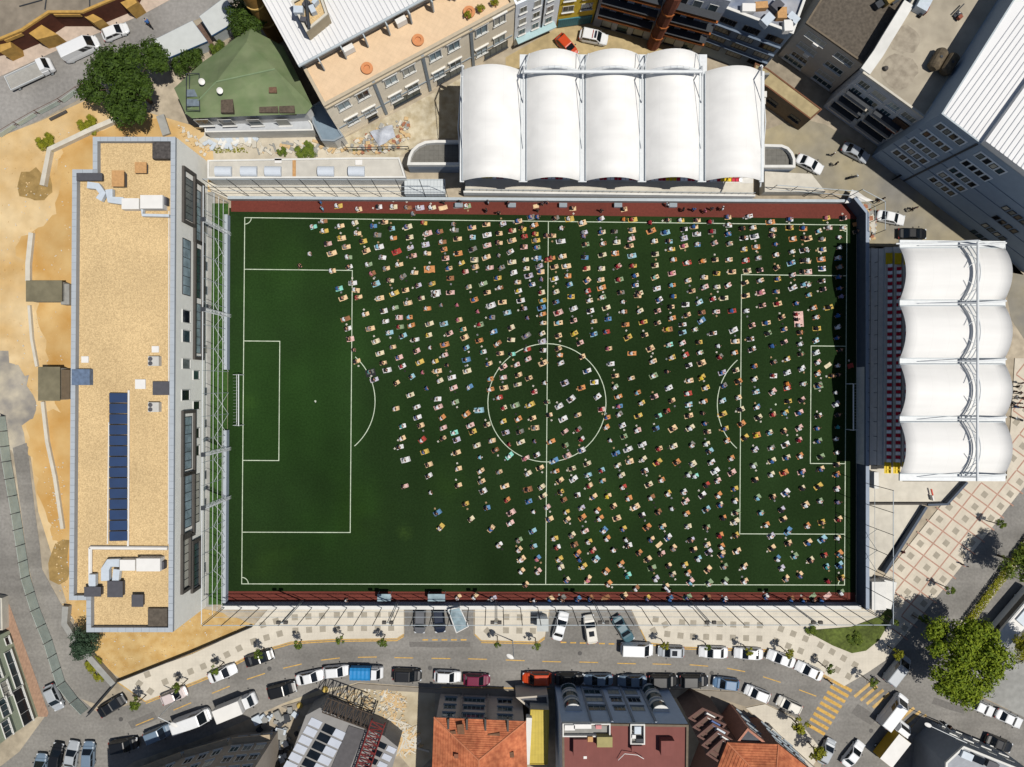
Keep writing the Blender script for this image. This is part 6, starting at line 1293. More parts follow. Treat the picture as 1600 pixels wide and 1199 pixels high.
def truck(name, lab, px, py, ang, cab, bedcol, kind, cat='truck', L=5.6, w=2.0):
    p = W(px, py, 1.2); q = W(px + 10 * cos(radians(ang)), py + 10 * sin(radians(ang)), 1.2); o = empty(name, lab, cat, (p.x, p.y, .01), None, atan2(q.y - p.y, q.x - p.x)); M_ = car_meshes('van'); hw = w / 2; cx = L / 2
    vs, fs = loft([(cx - 1.75, hw * .93, .4, 1.5, .1), (cx - .5, hw * .95, .38, 1.35, .12), (cx - .1, hw * .9, .4, 1.05, .1), (cx, hw * .8, .5, .9, .06)]); mb = MB().add(vs, fs); v8 = [(cx - 1.72, -hw * .88, 1.3), (cx - .35, -hw * .86, 1.3), (cx - .35, hw * .86, 1.3), (cx - 1.72, hw * .88, 1.3), (cx - 1.66, -hw * .78, 2.0), (cx - .9, -hw * .76, 2.0), (cx - .9, hw * .76, 2.0), (cx - 1.66, hw * .78, 2.0)]
    mb.add(v8, [(0, 1, 5, 4), (1, 2, 6, 5), (2, 3, 7, 6), (3, 0, 4, 7), (4, 5, 6, 7)]); child(o, 'cab', mb.mesh('cab', CARC[cab]), (0, 0, 0))
    a_, b_, c_, d_ = map(Vector, (v8[1], v8[2], v8[6], v8[5])); n_ = (b_ - a_).cross(d_ - a_).normalized() * .012; P = lambda u, v: a_.lerp(b_, u).lerp(d_.lerp(c_, u), v) + n_
    child(o, 'windscreen', MB().add([P(.06, .08), P(.94, .08), P(.94, .95), P(.06, .95)], [(0, 1, 2, 3)]).mesh('windscreen', m_cglass), (0, 0, 0))
    child(o, 'chassis', MB().box((-.2, 0, .5), (L - .5, .8, .2)).mesh('chassis', m_steel_d), (0, 0, 0)); wheels(o, M_, (-L / 2 + 1.0, L / 2 - .8), hw)
    x0, x1 = -L / 2, cx - 1.85; bl = x1 - x0; bc = (x0 + x1) / 2
    for s in (-1, 1): child(o, 'headlight', M_['headlight'], (cx - .1, s * hw * .6, .75)); child(o, 'mirror', M_['mirror'], (cx - .6, s * (hw + .05), 1.5))
    if kind == 'flat':
        child(o, 'bed', MB().box((bc, 0, .75), (bl, w, .12)).mesh('bed', bedcol), (0, 0, 0))
        for s in (-1, 1): child(o, 'side_board', MB().box((bc, s * (hw - .03), .98), (bl, .06, .34)).mesh('side_board', m_steel_w), (0, 0, 0))
        child(o, 'tail_board', MB().box((x0 + .03, 0, .98), (.06, w - .14, .34)).mesh('tail_board', m_steel_w), (0, 0, 0))
    elif kind == 'box':
        child(o, 'box_body', MB().box((bc, 0, 1.75), (bl, w, 2.1)).mesh('box_body', bedcol), (0, 0, 0)); child(o, 'roof', MB().box((bc, 0, 2.83), (bl - .04, w - .04, .05)).mesh('roof', m_ahu), (0, 0, 0))
    elif kind == 'tarp':
        mb = MB(); n = 10; vs = []
        for j in range(n + 1):
            for i, (y, z) in enumerate(((-hw, .7), (-hw, 1.7), (-hw * .6, 1.95), (0, 2.0), (hw * .6, 1.95), (hw, 1.7), (hw, .7))): vs.append((x0 + bl * j / n, y * (1 - .02 * (j % 2)), z - .05 * (j % 2)))
        fs = [(j * 7 + i, j * 7 + i + 1, (j + 1) * 7 + i + 1, (j + 1) * 7 + i) for j in range(n) for i in range(6)] + [tuple(range(7))[::-1], tuple(n * 7 + i for i in range(7))]
        child(o, 'tarpaulin_cover', MB().add(vs, [f[::-1] for f in fs]).mesh('tarpaulin_cover', bedcol), (0, 0, 0))
    return o
truck('flatbed_truck', 'white flatbed truck with empty grey bed and open door on the upper street', 45, 114, -25, 'white', mat('grey bed', C(170, 168, 162), .8, .08, 2), 'flat', L=7.2, w=2.3)
truck('covered_truck', 'small white truck with bright blue tarpaulin cover', 573, 1052, 1, 'white', mat('blue tarpaulin', C(40, 140, 206), .6, .06, 2), 'tarp', L=4.9, w=1.9)
truck('box_truck', 'white box van with tall body parked at the lower left', 370, 1103, -22, 'white', m_ahu, 'box', L=6.0, w=2.1)
truck('box_truck', 'box truck with yellow side and white roof crossing the junction', 1396, 1158, -52, 'white', mat('yellow box side', C(176, 142, 24), .6, .05, 2), 'box', L=6.6, w=2.4)
o = car('suv', 'black', 636, 1056, 2, 'black pickup with canopy right of the blue tarpaulin truck', Lw, extra='bars')
p = W(1592, 970, 2.8); bus = empty('bus', 'white bus at the right edge of the boulevard', 'bus', (p.x, p.y, .01), None, atan2(.72, .62)); bl = MB().box((0, 0, 1.7), (10.5, 2.5, 2.6)).mesh('body', CARC['white']); child(bus, 'body', bl, (0, 0, 0)); child(bus, 'roof', MB().box((0, 0, 3.03), (10.3, 2.3, .06)).mesh('roof', m_ahu), (0, 0, 0))
for s in (-1, 1): child(bus, 'side_window', MB().box((0, s * 1.255, 2.1), (9.6, .03, .9)).mesh('side_window', m_cglass), (0, 0, 0))
child(bus, 'windscreen', MB().box((-5.26, 0, 2.0), (.03, 2.2, 1.3)).mesh('windscreen', m_cglass), (0, 0, 0)); child(bus, 'roof_unit', MB().box((1, 0, 3.2), (2.6, 1.6, .3)).mesh('roof_unit', m_galv), (0, 0, 0)); wheels(bus, car_meshes('van'), (-3.6, 3.2), 1.25)
# glass framed canopy and kiosk on the pavement
o = empty('glass_canopy', 'tilted white framed glass canopy at the right of the left bay', 'canopy', tuple(W(717, 968))); z = 2.6
q4 = [W(700, 953, z), W(718, 949, z), W(732, 979, z), W(713, 989, z)]; MB().path(q4 + [q4[0]], .08).build('frame', m_ahu, o); MB().prism([(p.x, p.y) for p in q4], z - .04, z - .01, bottom=True).build('glass_panel', m_glass_l, o); mb = MB()
for p in q4: mb.tube((p.x, p.y, 0), (p.x, p.y, z), .05)
mb.build('post', m_ahu, o); MB().box(W(710, 962, 1.2), (1.3, .7, .8), .3).build('counter', m_wood, o)
o = empty('kiosk', 'grey kiosk with pale flat roof on the pavement left of the right bay', 'kiosk', tuple(W(845, 975))); P_ = ccw([W2(x, y, 2.6) for x, y in rectpx(840, 968, 856, 986)]); MB().prism(P_, 0, 2.5, top=False).build('wall', m_galv, o); MB().prism(inset(P_, -.1), 2.502, 2.62, bottom=True).build('roof', mat('kiosk roof', C(196, 200, 198), .7, .05), o)
# road repairs and drain covers
tp_ = MB()
for pts in ([(640, 1003), (735, 1003), (735, 1012), (640, 1011)], [(505, 1036), (560, 1034), (561, 1042), (506, 1044)], [(1000, 1050), (1060, 1052), (1060, 1060), (1000, 1058)], [(1340, 1100), (1372, 1120), (1362, 1134), (1330, 1114)], [(200, 1128), (240, 1112), (246, 1124), (206, 1140)], [(1460, 1090), (1510, 1106), (1506, 1116), (1456, 1100)]):
    tp_.sheet(wobble([W2(*p) for p in pts], .06), .0145)
struct(tp_.build('tarmac_patch', mat('tarmac patch', C(122, 119, 115), .95, .12, 3)))
dcm = MB().lathe((0, 0, 0), [(.02, .004), (.34, .004), (.34, 0)], 14).mesh('drain_cover', mat('iron cover', C(92, 90, 88), .7, .1, 3))
for k, (x, y, lab) in enumerate(((189, 1124, 'round drain cover on the road near the black saloon'), (421, 1045, 'round drain cover on the road above the black car'), (672, 1044, 'round drain cover on the road below the left bay'), (906, 1021, 'round drain cover on the road below the right bay'), (1112, 1052, 'round drain cover on the road above the light blue hatchback'), (1361, 1142, 'round drain cover in the middle of the junction'))):
    c = W(x, y); tag(place('drain_cover', dcm, (c.x, c.y, .02)), lab, 'drain cover', 'drain covers in the road')
# ------------------------------------------------------------------ people praying on mats: (tile origin, pixels per tenth) then x.y.MatShirt
TILES = [
(460,310,8,"33.5.-b 35.13.-l 55.10.yw 81.14.tw 106.11.wk 124.11.cw 142.12.ng 157.12.uw 148.20.-g 24.36.mw 37.29.nw 58.35.tw 76.31.cw 99.35.bb 113.30.tk 122.38.lk 142.36.cb 38.41.yw 59.50.ty 79.44.tw 104.46.kg 124.50.ow 144.49.ck 42.57.pk 86.54.yk 106.61.wl 145.62.uw 65.61.tg 47.69.tg 90.66.tk 128.67.rr 148.72.pk 68.74.gw 110.74.wg 93.83.gw 131.83.tw 19.70.-w 7.85.-k 69.86.wk 48.91.tw 115.88.tg 98.94.np 150.93.tw 136.98.kg 73.106.wg 102.107.lk 120.103.cn 155.109.un 56.113.mb 77.115.tw 125.119.yw 139.115.tk"),
(660,310,8,"26.5.-k 47.4.-k 12.12.cw 26.12.t- 43.10.k- 56.10.gw 80.15.-k 95.18.-k 82.5.-g 108.6.-n 142.10.t- 150.7.-n 155.5.-n 144.15.-k 136.24.kb 143.24.-b 2.31.yr 38.33.-g 62.37.tb 80.33.tk 101.32.uw 120.29.tb 140.34.ow 7.44.pw 22.42.nb 41.40.kw 96.44.tk 112.41.cr 125.38.yk 141.45.yr 156.47.tn 63.49.lw 81.46.ww 44.51.tk 25.55.nw 4.58.uw 128.48.rr 112.53.tg 142.53.yg 81.59.pw 96.56.tn 6.69.tw 27.64.ok 143.62.gb 127.61.pk 110.67.wg 63.64.kk 45.69.ok 95.72.-g 80.74.tw 29.75.pk 65.77.cg 112.80.cw 129.77.cw 144.75.bw 157.77.or 49.81.yw 9.88.ow 33.88.tb 66.86.tg 84.87.pw 99.87.kg 54.92.pr 130.88.cw 146.85.ug 114.93.ww 133.97.uk 148.92.tb 35.100.nk 94.100.yb 148.102.-u 12.107.yg 58.111.cg 76.107.gw 97.112.nw 119.105.tw 137.108.wb 17.118.ww 35.118.pk 81.118.tk 120.116.wy 149.118.cr"),
(860,310,8,"28.13.tk 64.15.-k 92.14.tk 146.8.-w 7.25.kk 24.26.yw 63.26.wb 91.27.-o 103.27.yr 147.28.gk 40.31.tw 124.31.-r 13.38.-w 42.43.ug 41.48.-u 64.43.cb 80.42.kk 102.40.tg 126.41.ok 144.43.lb 101.51.pw 13.54.wg 44.58.gk 66.57.nw 83.55.cw 99.60.tk 130.54.tw 148.54.lk 2.47.tk 151.64.yw 15.73.tw 43.74.bk 65.71.ck 81.69.ow 102.72.lw 131.70.ck 2.75.or 154.77.ow 5.86.tk 20.85.tw 45.88.tr 64.88.cw 85.85.pr 103.85.yr 131.84.ck 22.97.ow 5.101.wy 152.94.pp 106.97.tb 131.99.tm 24.108.lb 46.103.tb 63.102.tw 86.102.gr 106.109.wb 64.112.ow 152.109.ol 133.113.ww 7.117.cw 47.116.rw 88.118.kk 111.119.ck"),
(1060,310,8,"6.14.-k 19.14.-b 33.16.-p 42.13.-n 55.13.-w 3.28.yw 23.28.tn 40.30.kr 62.24.tb 88.23.ww 115.30.ow 139.27.wb 7.39.wk 20.36.tb 63.34.ww 80.38.nk 93.37.tw 139.37.yk 156.38.ob 118.40.tw 42.42.kr 7.50.uw 23.45.ww 62.45.bb 82.50.wk 95.48.wg 117.47.cn 143.51.ow 157.50.nk 7.60.tp 24.58.bw 45.56.pg 64.57.cg 82.64.yw 97.61.ow 120.58.-b 142.67.cw 122.71.tw 157.65.wk 11.81.rw 30.79.to 46.77.tk 63.77.tw 84.78.rw 100.75.kw 141.81.lb 156.78.tk 123.87.tk 48.94.yk 67.92.tk 86.91.ck 102.90.pk 143.96.pw 12.103.tw 32.99.tw 83.106.tk 102.103.tw 124.101.yb 156.92.pk 33.111.pw 48.111.cw 62.109.pw 143.112.ww 157.108.wl 17.116.tk 103.118.pp 122.117.tb"),
(1240,310,16,"62.83.cl 82.50.yp 124.50.pk 89.74.pw 124.75.cw 36.101.tk 71.103.tg 111.98.-w 157.65.o- 157.83.tk"),
(500,455,8,"29.9.tk 48.8.tr 75.9.tw 127.9.cn 110.15.tw 145.5.wk 57.29.tw 80.25.wk 94.21.gw 134.22.ow 151.18.-g 32.35.nw 99.33.pw 112.33.ol 82.38.ww 35.47.wk 63.47.tg 100.45.gr 114.43.ow 137.41.cg 155.41.lg 87.52.lw 104.56.lk 38.60.pk 70.63.cw 119.61.wk 136.55.cy 42.74.-k 91.70.tg 121.75.pk 137.71.-w 156.67.ou 75.78.cw 99.83.pb 156.80.pw 46.88.tk 79.90.tk 103.94.wr 125.89.yw 144.88.yw 158.93.-k 63.101.kt 68.111.uk 84.99.wk 128.102.-p 147.100.tw 96.115.tk 115.107.lk 150.112.cw"),
(700,455,8,"2.53.pk 118.12.yl 33.11.ob 11.18.-p 68.14.tk 91.12.wk 54.18.ww 154.7.yb 135.14.bn 157.22.ww 37.26.-p 74.27.lw 95.22.uk 117.21.bk 55.33.kb 118.29.ow 138.27.pr 99.34.-u 14.36.tp 40.42.gr 119.40.tw 138.40.tl 157.37.pk 19.48.tt 57.51.bw 79.46.ck 118.53.cw 21.58.tk 98.56.ku 138.56.tk 158.53.yy 39.62.ok 79.61.ck 62.66.nw 118.63.uw 23.71.lb 44.76.wt 99.73.rw 119.74.wk 138.72.tk 65.78.tn 80.79.mk 140.80.ow 23.86.bk 100.85.pw 119.90.tk 51.91.tb 86.92.pw 69.95.pk 141.90.ww 24.100.cw 5.108.ww 88.105.tk 101.109.tk 53.110.ol 69.108.pw 146.115.uk 120.115.-w 87.117.cg"),
(900,455,8,"17.12.cw 33.8.gw 58.14.-w 77.6.tk 104.11.wb 122.7.yb 18.25.wk 38.21.ck 60.26.nw 80.25.cw 102.25.pk 119.20.tk 137.17.wk 154.14.lw 22.38.tw 40.35.bb 120.34.ow 139.30.tk 157.27.nk 62.42.ok 84.39.yr 102.40.ck 133.42.wk 157.37.bw 22.54.lb 38.51.rb 115.48.ny 149.48.gw 133.52.lk 86.55.tk 65.58.yk 5.65.pk 117.67.mw 133.65.pw 154.64.yk 41.72.tp 93.72.tk 70.78.ow 8.82.tk 120.83.yw 137.80.rw 155.77.gw 44.91.ww 96.88.tw 141.93.wk 157.90.tk 14.100.wb 113.101.-k 49.106.tk 69.109.tw 97.106.gw 23.114.wy 142.112.tw 157.108.yy"),
(1100,455,8,"11.10.wr 25.9.ck 52.6.tk 131.5.yl 15.26.pw 35.25.rb 53.25.ww 73.18.pk 92.16.tr 114.16.-b 137.21.ow 97.33.tk 140.33.ow 78.40.tb 60.43.pk 100.48.tb 141.47.yk 120.52.ok 11.53.wk 37.49.ww 80.53.gk 39.63.tw 58.60.wk 100.64.pk 140.62.lw 120.66.kw 17.69.-w 84.69.-b 60.73.wk 20.82.kr 38.77.ow 104.85.yw 121.79.gk 140.77.ww 142.89.pw 87.89.kk 63.94.ob 23.102.ub 40.99.ck 122.97.ww 104.102.ww 87.106.wr 142.103.ow 63.110.cw 43.113.ok 124.116.gw 103.116.-o 143.117.kk 25.118.kb"),
(1240,380,16,"32.19.-w 71.17.cb 35.45.tw 69.41.ow 71.64.wb 36.72.pw 72.95.wk 36.104.gw 74.116.pk 113.12.-w 111.38.bw 115.60.ng 110.86.-b 112.114.-b"),
(1280,455,16,"53.14.-u 24.41.yk 44.62.-b 46.90.ww 42.118.-b"),
(1280,530,16,"50.28.-k 44.67.-w 22.66.c- 32.92.yk 44.90.-k 78.67.r-"),
(600,600,8,"33.14.cw 67.19.ww 89.23.gw 144.17.rw 15.31.tw 41.29.ww 68.29.pw 119.33.lw 103.38.ow 150.30.cr 42.42.wb 73.42.ow 23.53.wt 46.52.tk 108.52.pw 129.51.ck 149.47.yw 74.55.pw 88.61.mw 111.60.yk 152.61.uk 23.68.tw 48.70.rw 74.68.tk 91.70.uk 116.77.cw 135.71.tw 20.79.wk 156.76.-r 139.83.nk 51.85.yb 91.86.tk 157.90.mw 119.92.-l 27.95.ww 56.101.tk 93.106.tw 121.109.tw 144.110.tg 56.115.wk 133.7.ow 150.5.tk 53.6.-b 87.5.pw 107.4.bw"),
(800,600,8,"87.5.on 28.10.pr 129.4.gw 107.16.ww 74.19.wk 133.16.ow 157.11.ol 23.26.yw 4.27.gw 44.23.gk 59.28.ww 134.28.bp 112.32.pr 47.39.tk 82.39.tg 134.38.kw 158.40.yk 8.44.ow 26.43.tk 64.44.ww 119.42.ob 118.54.ow 138.52.ww 10.60.kk 29.55.tg 66.60.pk 83.57.kr 157.58.pw 87.69.wr 140.66.gk 122.71.-w 11.73.cw 28.72.-u 49.72.ow 67.77.gk 87.83.wb 145.82.ww 31.89.wk 130.87.bb 17.93.pp 69.90.pg 53.96.bw 147.97.tw 94.100.ck 132.102.cw 35.105.tk 55.109.ow 75.106.ck 112.108.lr 20.112.cw 95.114.lw 137.114.cw"),
(1000,600,8,"2.24.yw 3.76.ww 4.94.cw 6.109.wk 36.5.ww 18.16.pk 60.12.rw 82.5.yw 40.21.tk 61.26.lw 80.22.ow 103.21.lw 123.17.tw 145.10.lw 34.34.rk 23.40.mk 61.40.tk 78.37.-k 103.38.yk 126.32.ck 146.29.bw 148.42.ck 80.50.-b 20.56.bk 41.56.tk 63.55.cw 84.60.ck 106.56.yb 127.50.ok 109.71.ow 131.67.yk 146.64.oy 65.76.kw 83.75.cw 24.81.tr 42.78.cw 87.84.lk 144.82.uw 114.93.ow 22.98.yr 46.98.ok 66.100.cw 89.98.ww 142.102.gw 94.109.ww 115.111.pk 61.113.gw 69.115.mw"),
(1160,600,8,"38.10.pw 56.5.rw 95.3.gb 57.22.yk 74.20.pk 116.11.-w 117.25.uw 38.38.tr 53.36.yl 71.36.pb 95.40.wk 118.39.-k 34.61.cl 92.56.-b 118.54.-t 52.59.tk 71.55.pw 71.70.pr 95.71.gb 116.69.-w 36.80.kw 54.76.wk 117.86.-w 37.96.cb 55.92.cb 72.90.ow 98.91.gk 118.101.tk 98.106.tb 36.113.cw 52.111.or 74.110.pb 118.113.ob"),
(600,745,8,"26.12.pk 58.20.-w 93.11.tk 122.6.tg 124.18.wk 151.12.tw 102.34.yk 154.29.or 67.45.bk 129.39.bk 71.63.yw 109.53.ck 134.65.tb 144.85.ww 159.45.pk 158.58.pw"),
(800,745,8,"60.5.tk 77.3.ww 113.5.tl 97.11.tr 37.13.cw 139.13.rw 20.16.nk 61.19.yk 39.24.ck 82.23.wk 102.25.tb 120.24.ty 146.27.ow 65.29.nk 21.31.bb 127.37.tk 154.38.tw 44.38.pw 87.39.uw 26.44.-w 107.42.ow 68.44.yw 47.53.tb 110.52.ow 69.54.tg 88.51.ok 131.52.tk 139.65.yb 26.68.lb 91.68.pw 115.67.bw 75.73.cg 53.77.yw 119.77.ow 142.79.-w 9.79.gg 96.81.yw 78.85.nk 27.87.lk 146.86.wk 57.88.wr 9.91.tw 101.92.pr 126.92.-w 82.96.ob 12.103.tw 32.102.bp 59.103.yw 105.103.lw 84.104.-b 136.109.ow 61.113.cw 89.112.yw 159.95.ok"),
(1000,745,8,"27.4.ow 11.10.ck 83.10.rk 97.5.pw 144.4.tk 118.15.yb 14.26.nw 35.21.yw 55.19.ww 78.23.wk 98.23.ow 119.30.tw 147.26.gl 57.31.pw 100.35.cb 83.41.lk 39.40.-w 23.44.nk 58.46.ow 120.45.gk 151.45.gl 3.48.wk 104.51.ok 119.56.cw 9.63.ok 28.62.tl 60.62.cw 83.63.gk 120.73.yk 158.60.ow 100.73.or 14.78.tb 35.76.wb 64.79.uk 84.85.tw 24.85.t- 102.87.ow 42.89.tg 67.91.tk 86.94.uk 121.93.tw 27.96.pk 102.97.tb 73.102.lw 10.103.tk 36.111.tk 56.110.yw 15.114.gk 105.112.gg 85.116.tk 130.112.tw"),
(1160,745,8,"38.25.tk 54.20.wb 75.14.ck 95.12.yk 118.15.pw 79.35.tw 97.30.gw 118.32.-u 49.41.uk 51.53.tk 120.53.tr 99.57.yk 81.61.ow 57.68.bl 36.74.uw 57.83.tk 82.82.tb 100.78.lb 119.76.tw 37.89.tk 44.102.bw 65.99.gl 85.104.ck 102.98.rk 121.96.ol 49.114.uw 105.112.lt 121.110.lb"),
(800,860,10,"15.32.tw 41.33.pw 22.53.tk 86.46.cb 119.45.tp 147.33.ow 151.52.ow 28.80.-k 34.79.-w 60.76.tb 78.75.kk 77.80.-w 103.76.bb 122.75.nb 147.74.n-"),
(960,860,10,"21.39.mt 65.44.uw 91.37.cg 115.35.ow 119.49.pl 148.51.gw 34.59.nw 81.56.tw 83.62.-w 15.71.tk 52.74.yb 87.75.bb 114.73.gb 146.73.nk"),
(1120,860,10,"13.48.gw 43.48.tw 108.44.tg 130.38.tb 12.77.wb 77.72.wb 116.76.nb 135.78.nb 150.72.g-"),
(1240,860,10,"52.48.-r 74.43.yk 74.65.gw 53.71.p- 42.78.-b 29.78.-k"),
(400,899,4,"142.40.-w 316.34.tw 342.33.tw 370.36.uw")]
MATC = {'t': (240, 208, 164), 'c': (232, 220, 186), 'w': (236, 236, 236), 'b': (100, 146, 188), 'l': (158, 202, 216), 'o': (218, 150, 94), 'y': (220, 188, 98), 'p': (236, 196, 188), 'g': (150, 172, 136), 'k': (136, 136, 130), 'r': (190, 76, 66), 'n': (160, 112, 78), 'u': (204, 200, 216), 'm': (150, 226, 208)}
MATN = {'t': 'tan', 'c': 'cream', 'w': 'white', 'b': 'blue', 'l': 'pale blue', 'o': 'orange', 'y': 'yellow', 'p': 'pink', 'g': 'green', 'k': 'grey', 'r': 'red', 'n': 'brown', 'u': 'lilac', 'm': 'mint'}
SHC = {'w': (232, 236, 240), 'k': (38, 38, 44), 'b': (56, 98, 158), 'g': (140, 146, 152), 'r': (156, 36, 50), 'n': (72, 56, 70), 'y': (232, 202, 66), 't': (60, 146, 150), 'p': (206, 116, 140), 'l': (140, 196, 222), 'u': (124, 122, 160), 'o': (218, 136, 66), 'm': (150, 210, 196)}
SHN = {'w': 'white', 'k': 'black', 'b': 'blue', 'g': 'grey', 'r': 'red', 'n': 'dark brown', 'y': 'yellow', 't': 'teal', 'p': 'pink', 'l': 'light blue', 'u': 'purple', 'o': 'orange', 'm': 'mint'}
MATC['d'] = (44, 46, 50); MATN['d'] = 'dark grey'
MM = {k: mat('mat ' + MATN[k], C(*v, .66), .95, .12, 6, big=(1.5, .16)) for k, v in MATC.items()}
m_border = {k: mat('mat border ' + MATN[k], C(*[x * .82 for x in v], .66), .95, .1, 5) for k, v in MATC.items()}
SM = {k: mat('shirt ' + SHN[k], C(*v, .72), .9, .10, 8) for k, v in SHC.items()}
m_skin = mat('skin', C(196, 146, 116), .7, .05, 6); m_hair = mat('hair', C(30, 24, 22), .8, .2, 20); m_cap = mat('white cap', C(226, 226, 220), .9, .04, 8)
TRS = [mat('trousers ' + n_, C(*v), .9, .1, 8) for n_, v in (('navy', (36, 40, 58)), ('black', (30, 30, 32)), ('grey', (98, 98, 100)), ('khaki', (140, 122, 92)), ('blue', (58, 76, 108)))]
def figure(verts, edges, root, lab, levels):
    me = bpy.data.meshes.new('fig'); me.from_pydata([v[:3] for v in verts], edges, []); o = bpy.data.objects.new('fig', me); COL.objects.link(o)
    sk = o.modifiers.new('Skin', 'SKIN'); sk.use_smooth_shade = True
    for i, v in enumerate(verts): d = me.skin_vertices[0].data[i]; d.radius = (v[3], v[3] if len(v) < 5 else v[4]); d.use_root = (i == root)
    if levels: s = o.modifiers.new('Sub', 'SUBSURF'); s.levels = levels; s.render_levels = levels
    dg = bpy.context.evaluated_depsgraph_get(); dg.update(); r = bpy.data.meshes.new_from_object(o.evaluated_get(dg)); r.name = 'person'
    bpy.data.objects.remove(o); bpy.data.meshes.remove(me)
    seg = [(Vector(verts[a_][:3]), Vector(verts[b_][:3]), lab[b_]) for a_, b_ in edges]
    r.materials.clear()
    for m_ in (SM['w'], TRS[0], m_skin): r.materials.append(m_)
    idx = []
    for p in r.polygons:
        c = p.center; best = (9, 0)
        for a_, b_, l in seg:
            u = b_ - a_; t = max(0, min(1, (c - a_).dot(u) / max(u.length_squared, 1e-9))); d = (a_ + u * t - c).length
            if d < best[0]: best = (d, l)
        idx.append(best[1])
    r.polygons.foreach_set('material_index', idx); r.polygons.foreach_set('use_smooth', [True] * len(idx)); r.update(); return r
def kneel(lean, reach, bow=0):
    L = lean; V = [(-.2, 0, .27, .22, .17), (-.1 + L * .3, 0, .47, .2, .15), (.06 + L, 0, .66 - bow * .2, .21, .14), (.17 + L * 1.5, 0, .77 - bow * .34, .06), (.27 + L * 1.9, 0, .86 - bow * .45, .085), (.3 + L * 2.1, 0, .94 - bow * .52, .065), (.35 + L * 1.95, 0, .83 - bow * .45, .028)]
    E_ = [(0, 1), (1, 2), (2, 3), (3, 4), (4, 5), (4, 6)]; lab = [0, 0, 0, 2, 2, 2, 2]
    for s in (1, -1):
        b = len(V); V += [(.06 + L, s * .23, .7 - bow * .22, .075), (.1 + L + reach * .3, s * .3, .46 - bow * .1, .06), (.24 + reach, s * .17, .31 - bow * .14, .042), (.32 + reach, s * .14, .3 - bow * .18, .032), (-.16, s * .13, .22, .11), (.24, s * .18, .12, .09), (-.22, s * .13, .08, .06), (-.34, s * .12, .05, .05)]
        E_ += [(2, b), (b, b + 1), (b + 1, b + 2), (b + 2, b + 3), (0, b + 4), (b + 4, b + 5), (b + 5, b + 6), (b + 6, b + 7)]; lab += [0, 0, 2, 2, 1, 1, 1, 2]
    return V, E_, lab
def standing():
    V = [(0, 0, .95, .15, .12), (0, 0, 1.15, .15, .11), (.02, 0, 1.36, .18, .12), (.03, 0, 1.52, .06), (.05, 0, 1.63, .095), (.05, 0, 1.72, .075), (.14, 0, 1.6, .03)]; E_ = [(0, 1), (1, 2), (2, 3), (3, 4), (4, 5), (4, 6)]; lab = [0, 0, 0, 2, 2, 2, 2]
    for s in (1, -1):
        b = len(V); V += [(.02, s * .21, 1.42, .07), (.03, s * .27, 1.14, .055), (.12 + .06 * s, s * .27, .9, .04), (.15 + .06 * s, s * .26, .8, .03), (0, s * .1, .88, .1), (.06 * s + .04, s * .12, .5, .075), (.1 * s - .02, s * .12, .09, .055), (.1 * s + .12, s * .13, .04, .045)]
        E_ += [(2, b), (b, b + 1), (b + 1, b + 2), (b + 2, b + 3), (0, b + 4), (b + 4, b + 5), (b + 5, b + 6), (b + 6, b + 7)]; lab += [0, 0, 2, 2, 1, 1, 1, 1]
    return V, E_, lab
POSE = [kneel(.02, 0), kneel(.07, .03), kneel(.12, .05, .35), kneel(-.02, -.03)]; HEADS = [(V[4][0] - .015, V[4][2] + .03) for V, _, _ in POSE]
FIG = [figure(V, E_, 0, l, 1) for V, E_, l in POSE]; FIGL = [figure(V, E_, 0, l, 0) for V, E_, l in POSE]
sV, sE, sl_ = standing(); FIG.append(figure(sV, sE, 0, sl_, 1)); FIGL.append(figure(sV, sE, 0, sl_, 0)); HEADS.append((.035, 1.665))
def hair_mb(n=8): return MB().lathe((0, 0, 0), [(.095, -.04), (.104, .0), (.092, .05), (.05, .085), (.01, .095)], n)
HAIR = hair_mb(10).mesh('hair', m_hair, smooth=True); HAIRL = hair_mb(6)
rp = random.Random(11); PEOPLE = []
for ox, oy, sc, data in TILES:
    for tk in data.split():
        a_, b_, ms = tk.split('.'); PEOPLE.append([ox + int(a_) * 10 / sc if sc != 4 else ox + int(a_), oy + int(b_) * 10 / sc if sc != 4 else oy + int(b_), ms[0], ms[1], 0])
for px, py, s in ((1302, 241, 'k'), (1306, 256, 'k'), (1371, 314, 'k'), (1379, 311, 'k'), (1424, 328, 'k'), (1430, 325, 'n'), (1298, 1067, 'k'), (1371, 1063, 'n'), (1507, 883, 'w'), (1409, 862, 'r'), (1583, 612, 'k'), (1589, 604, 'k'), (1596, 599, 'n'), (1580, 631, 'k'), (1586, 622, 'w'), (1592, 614, 'n'), (1598, 622, 'k'), (1585, 636, 'b'), (1592, 630, 'k'), (1598, 637, 'r')):
    PEOPLE.append([px, py, '-', s, 1])
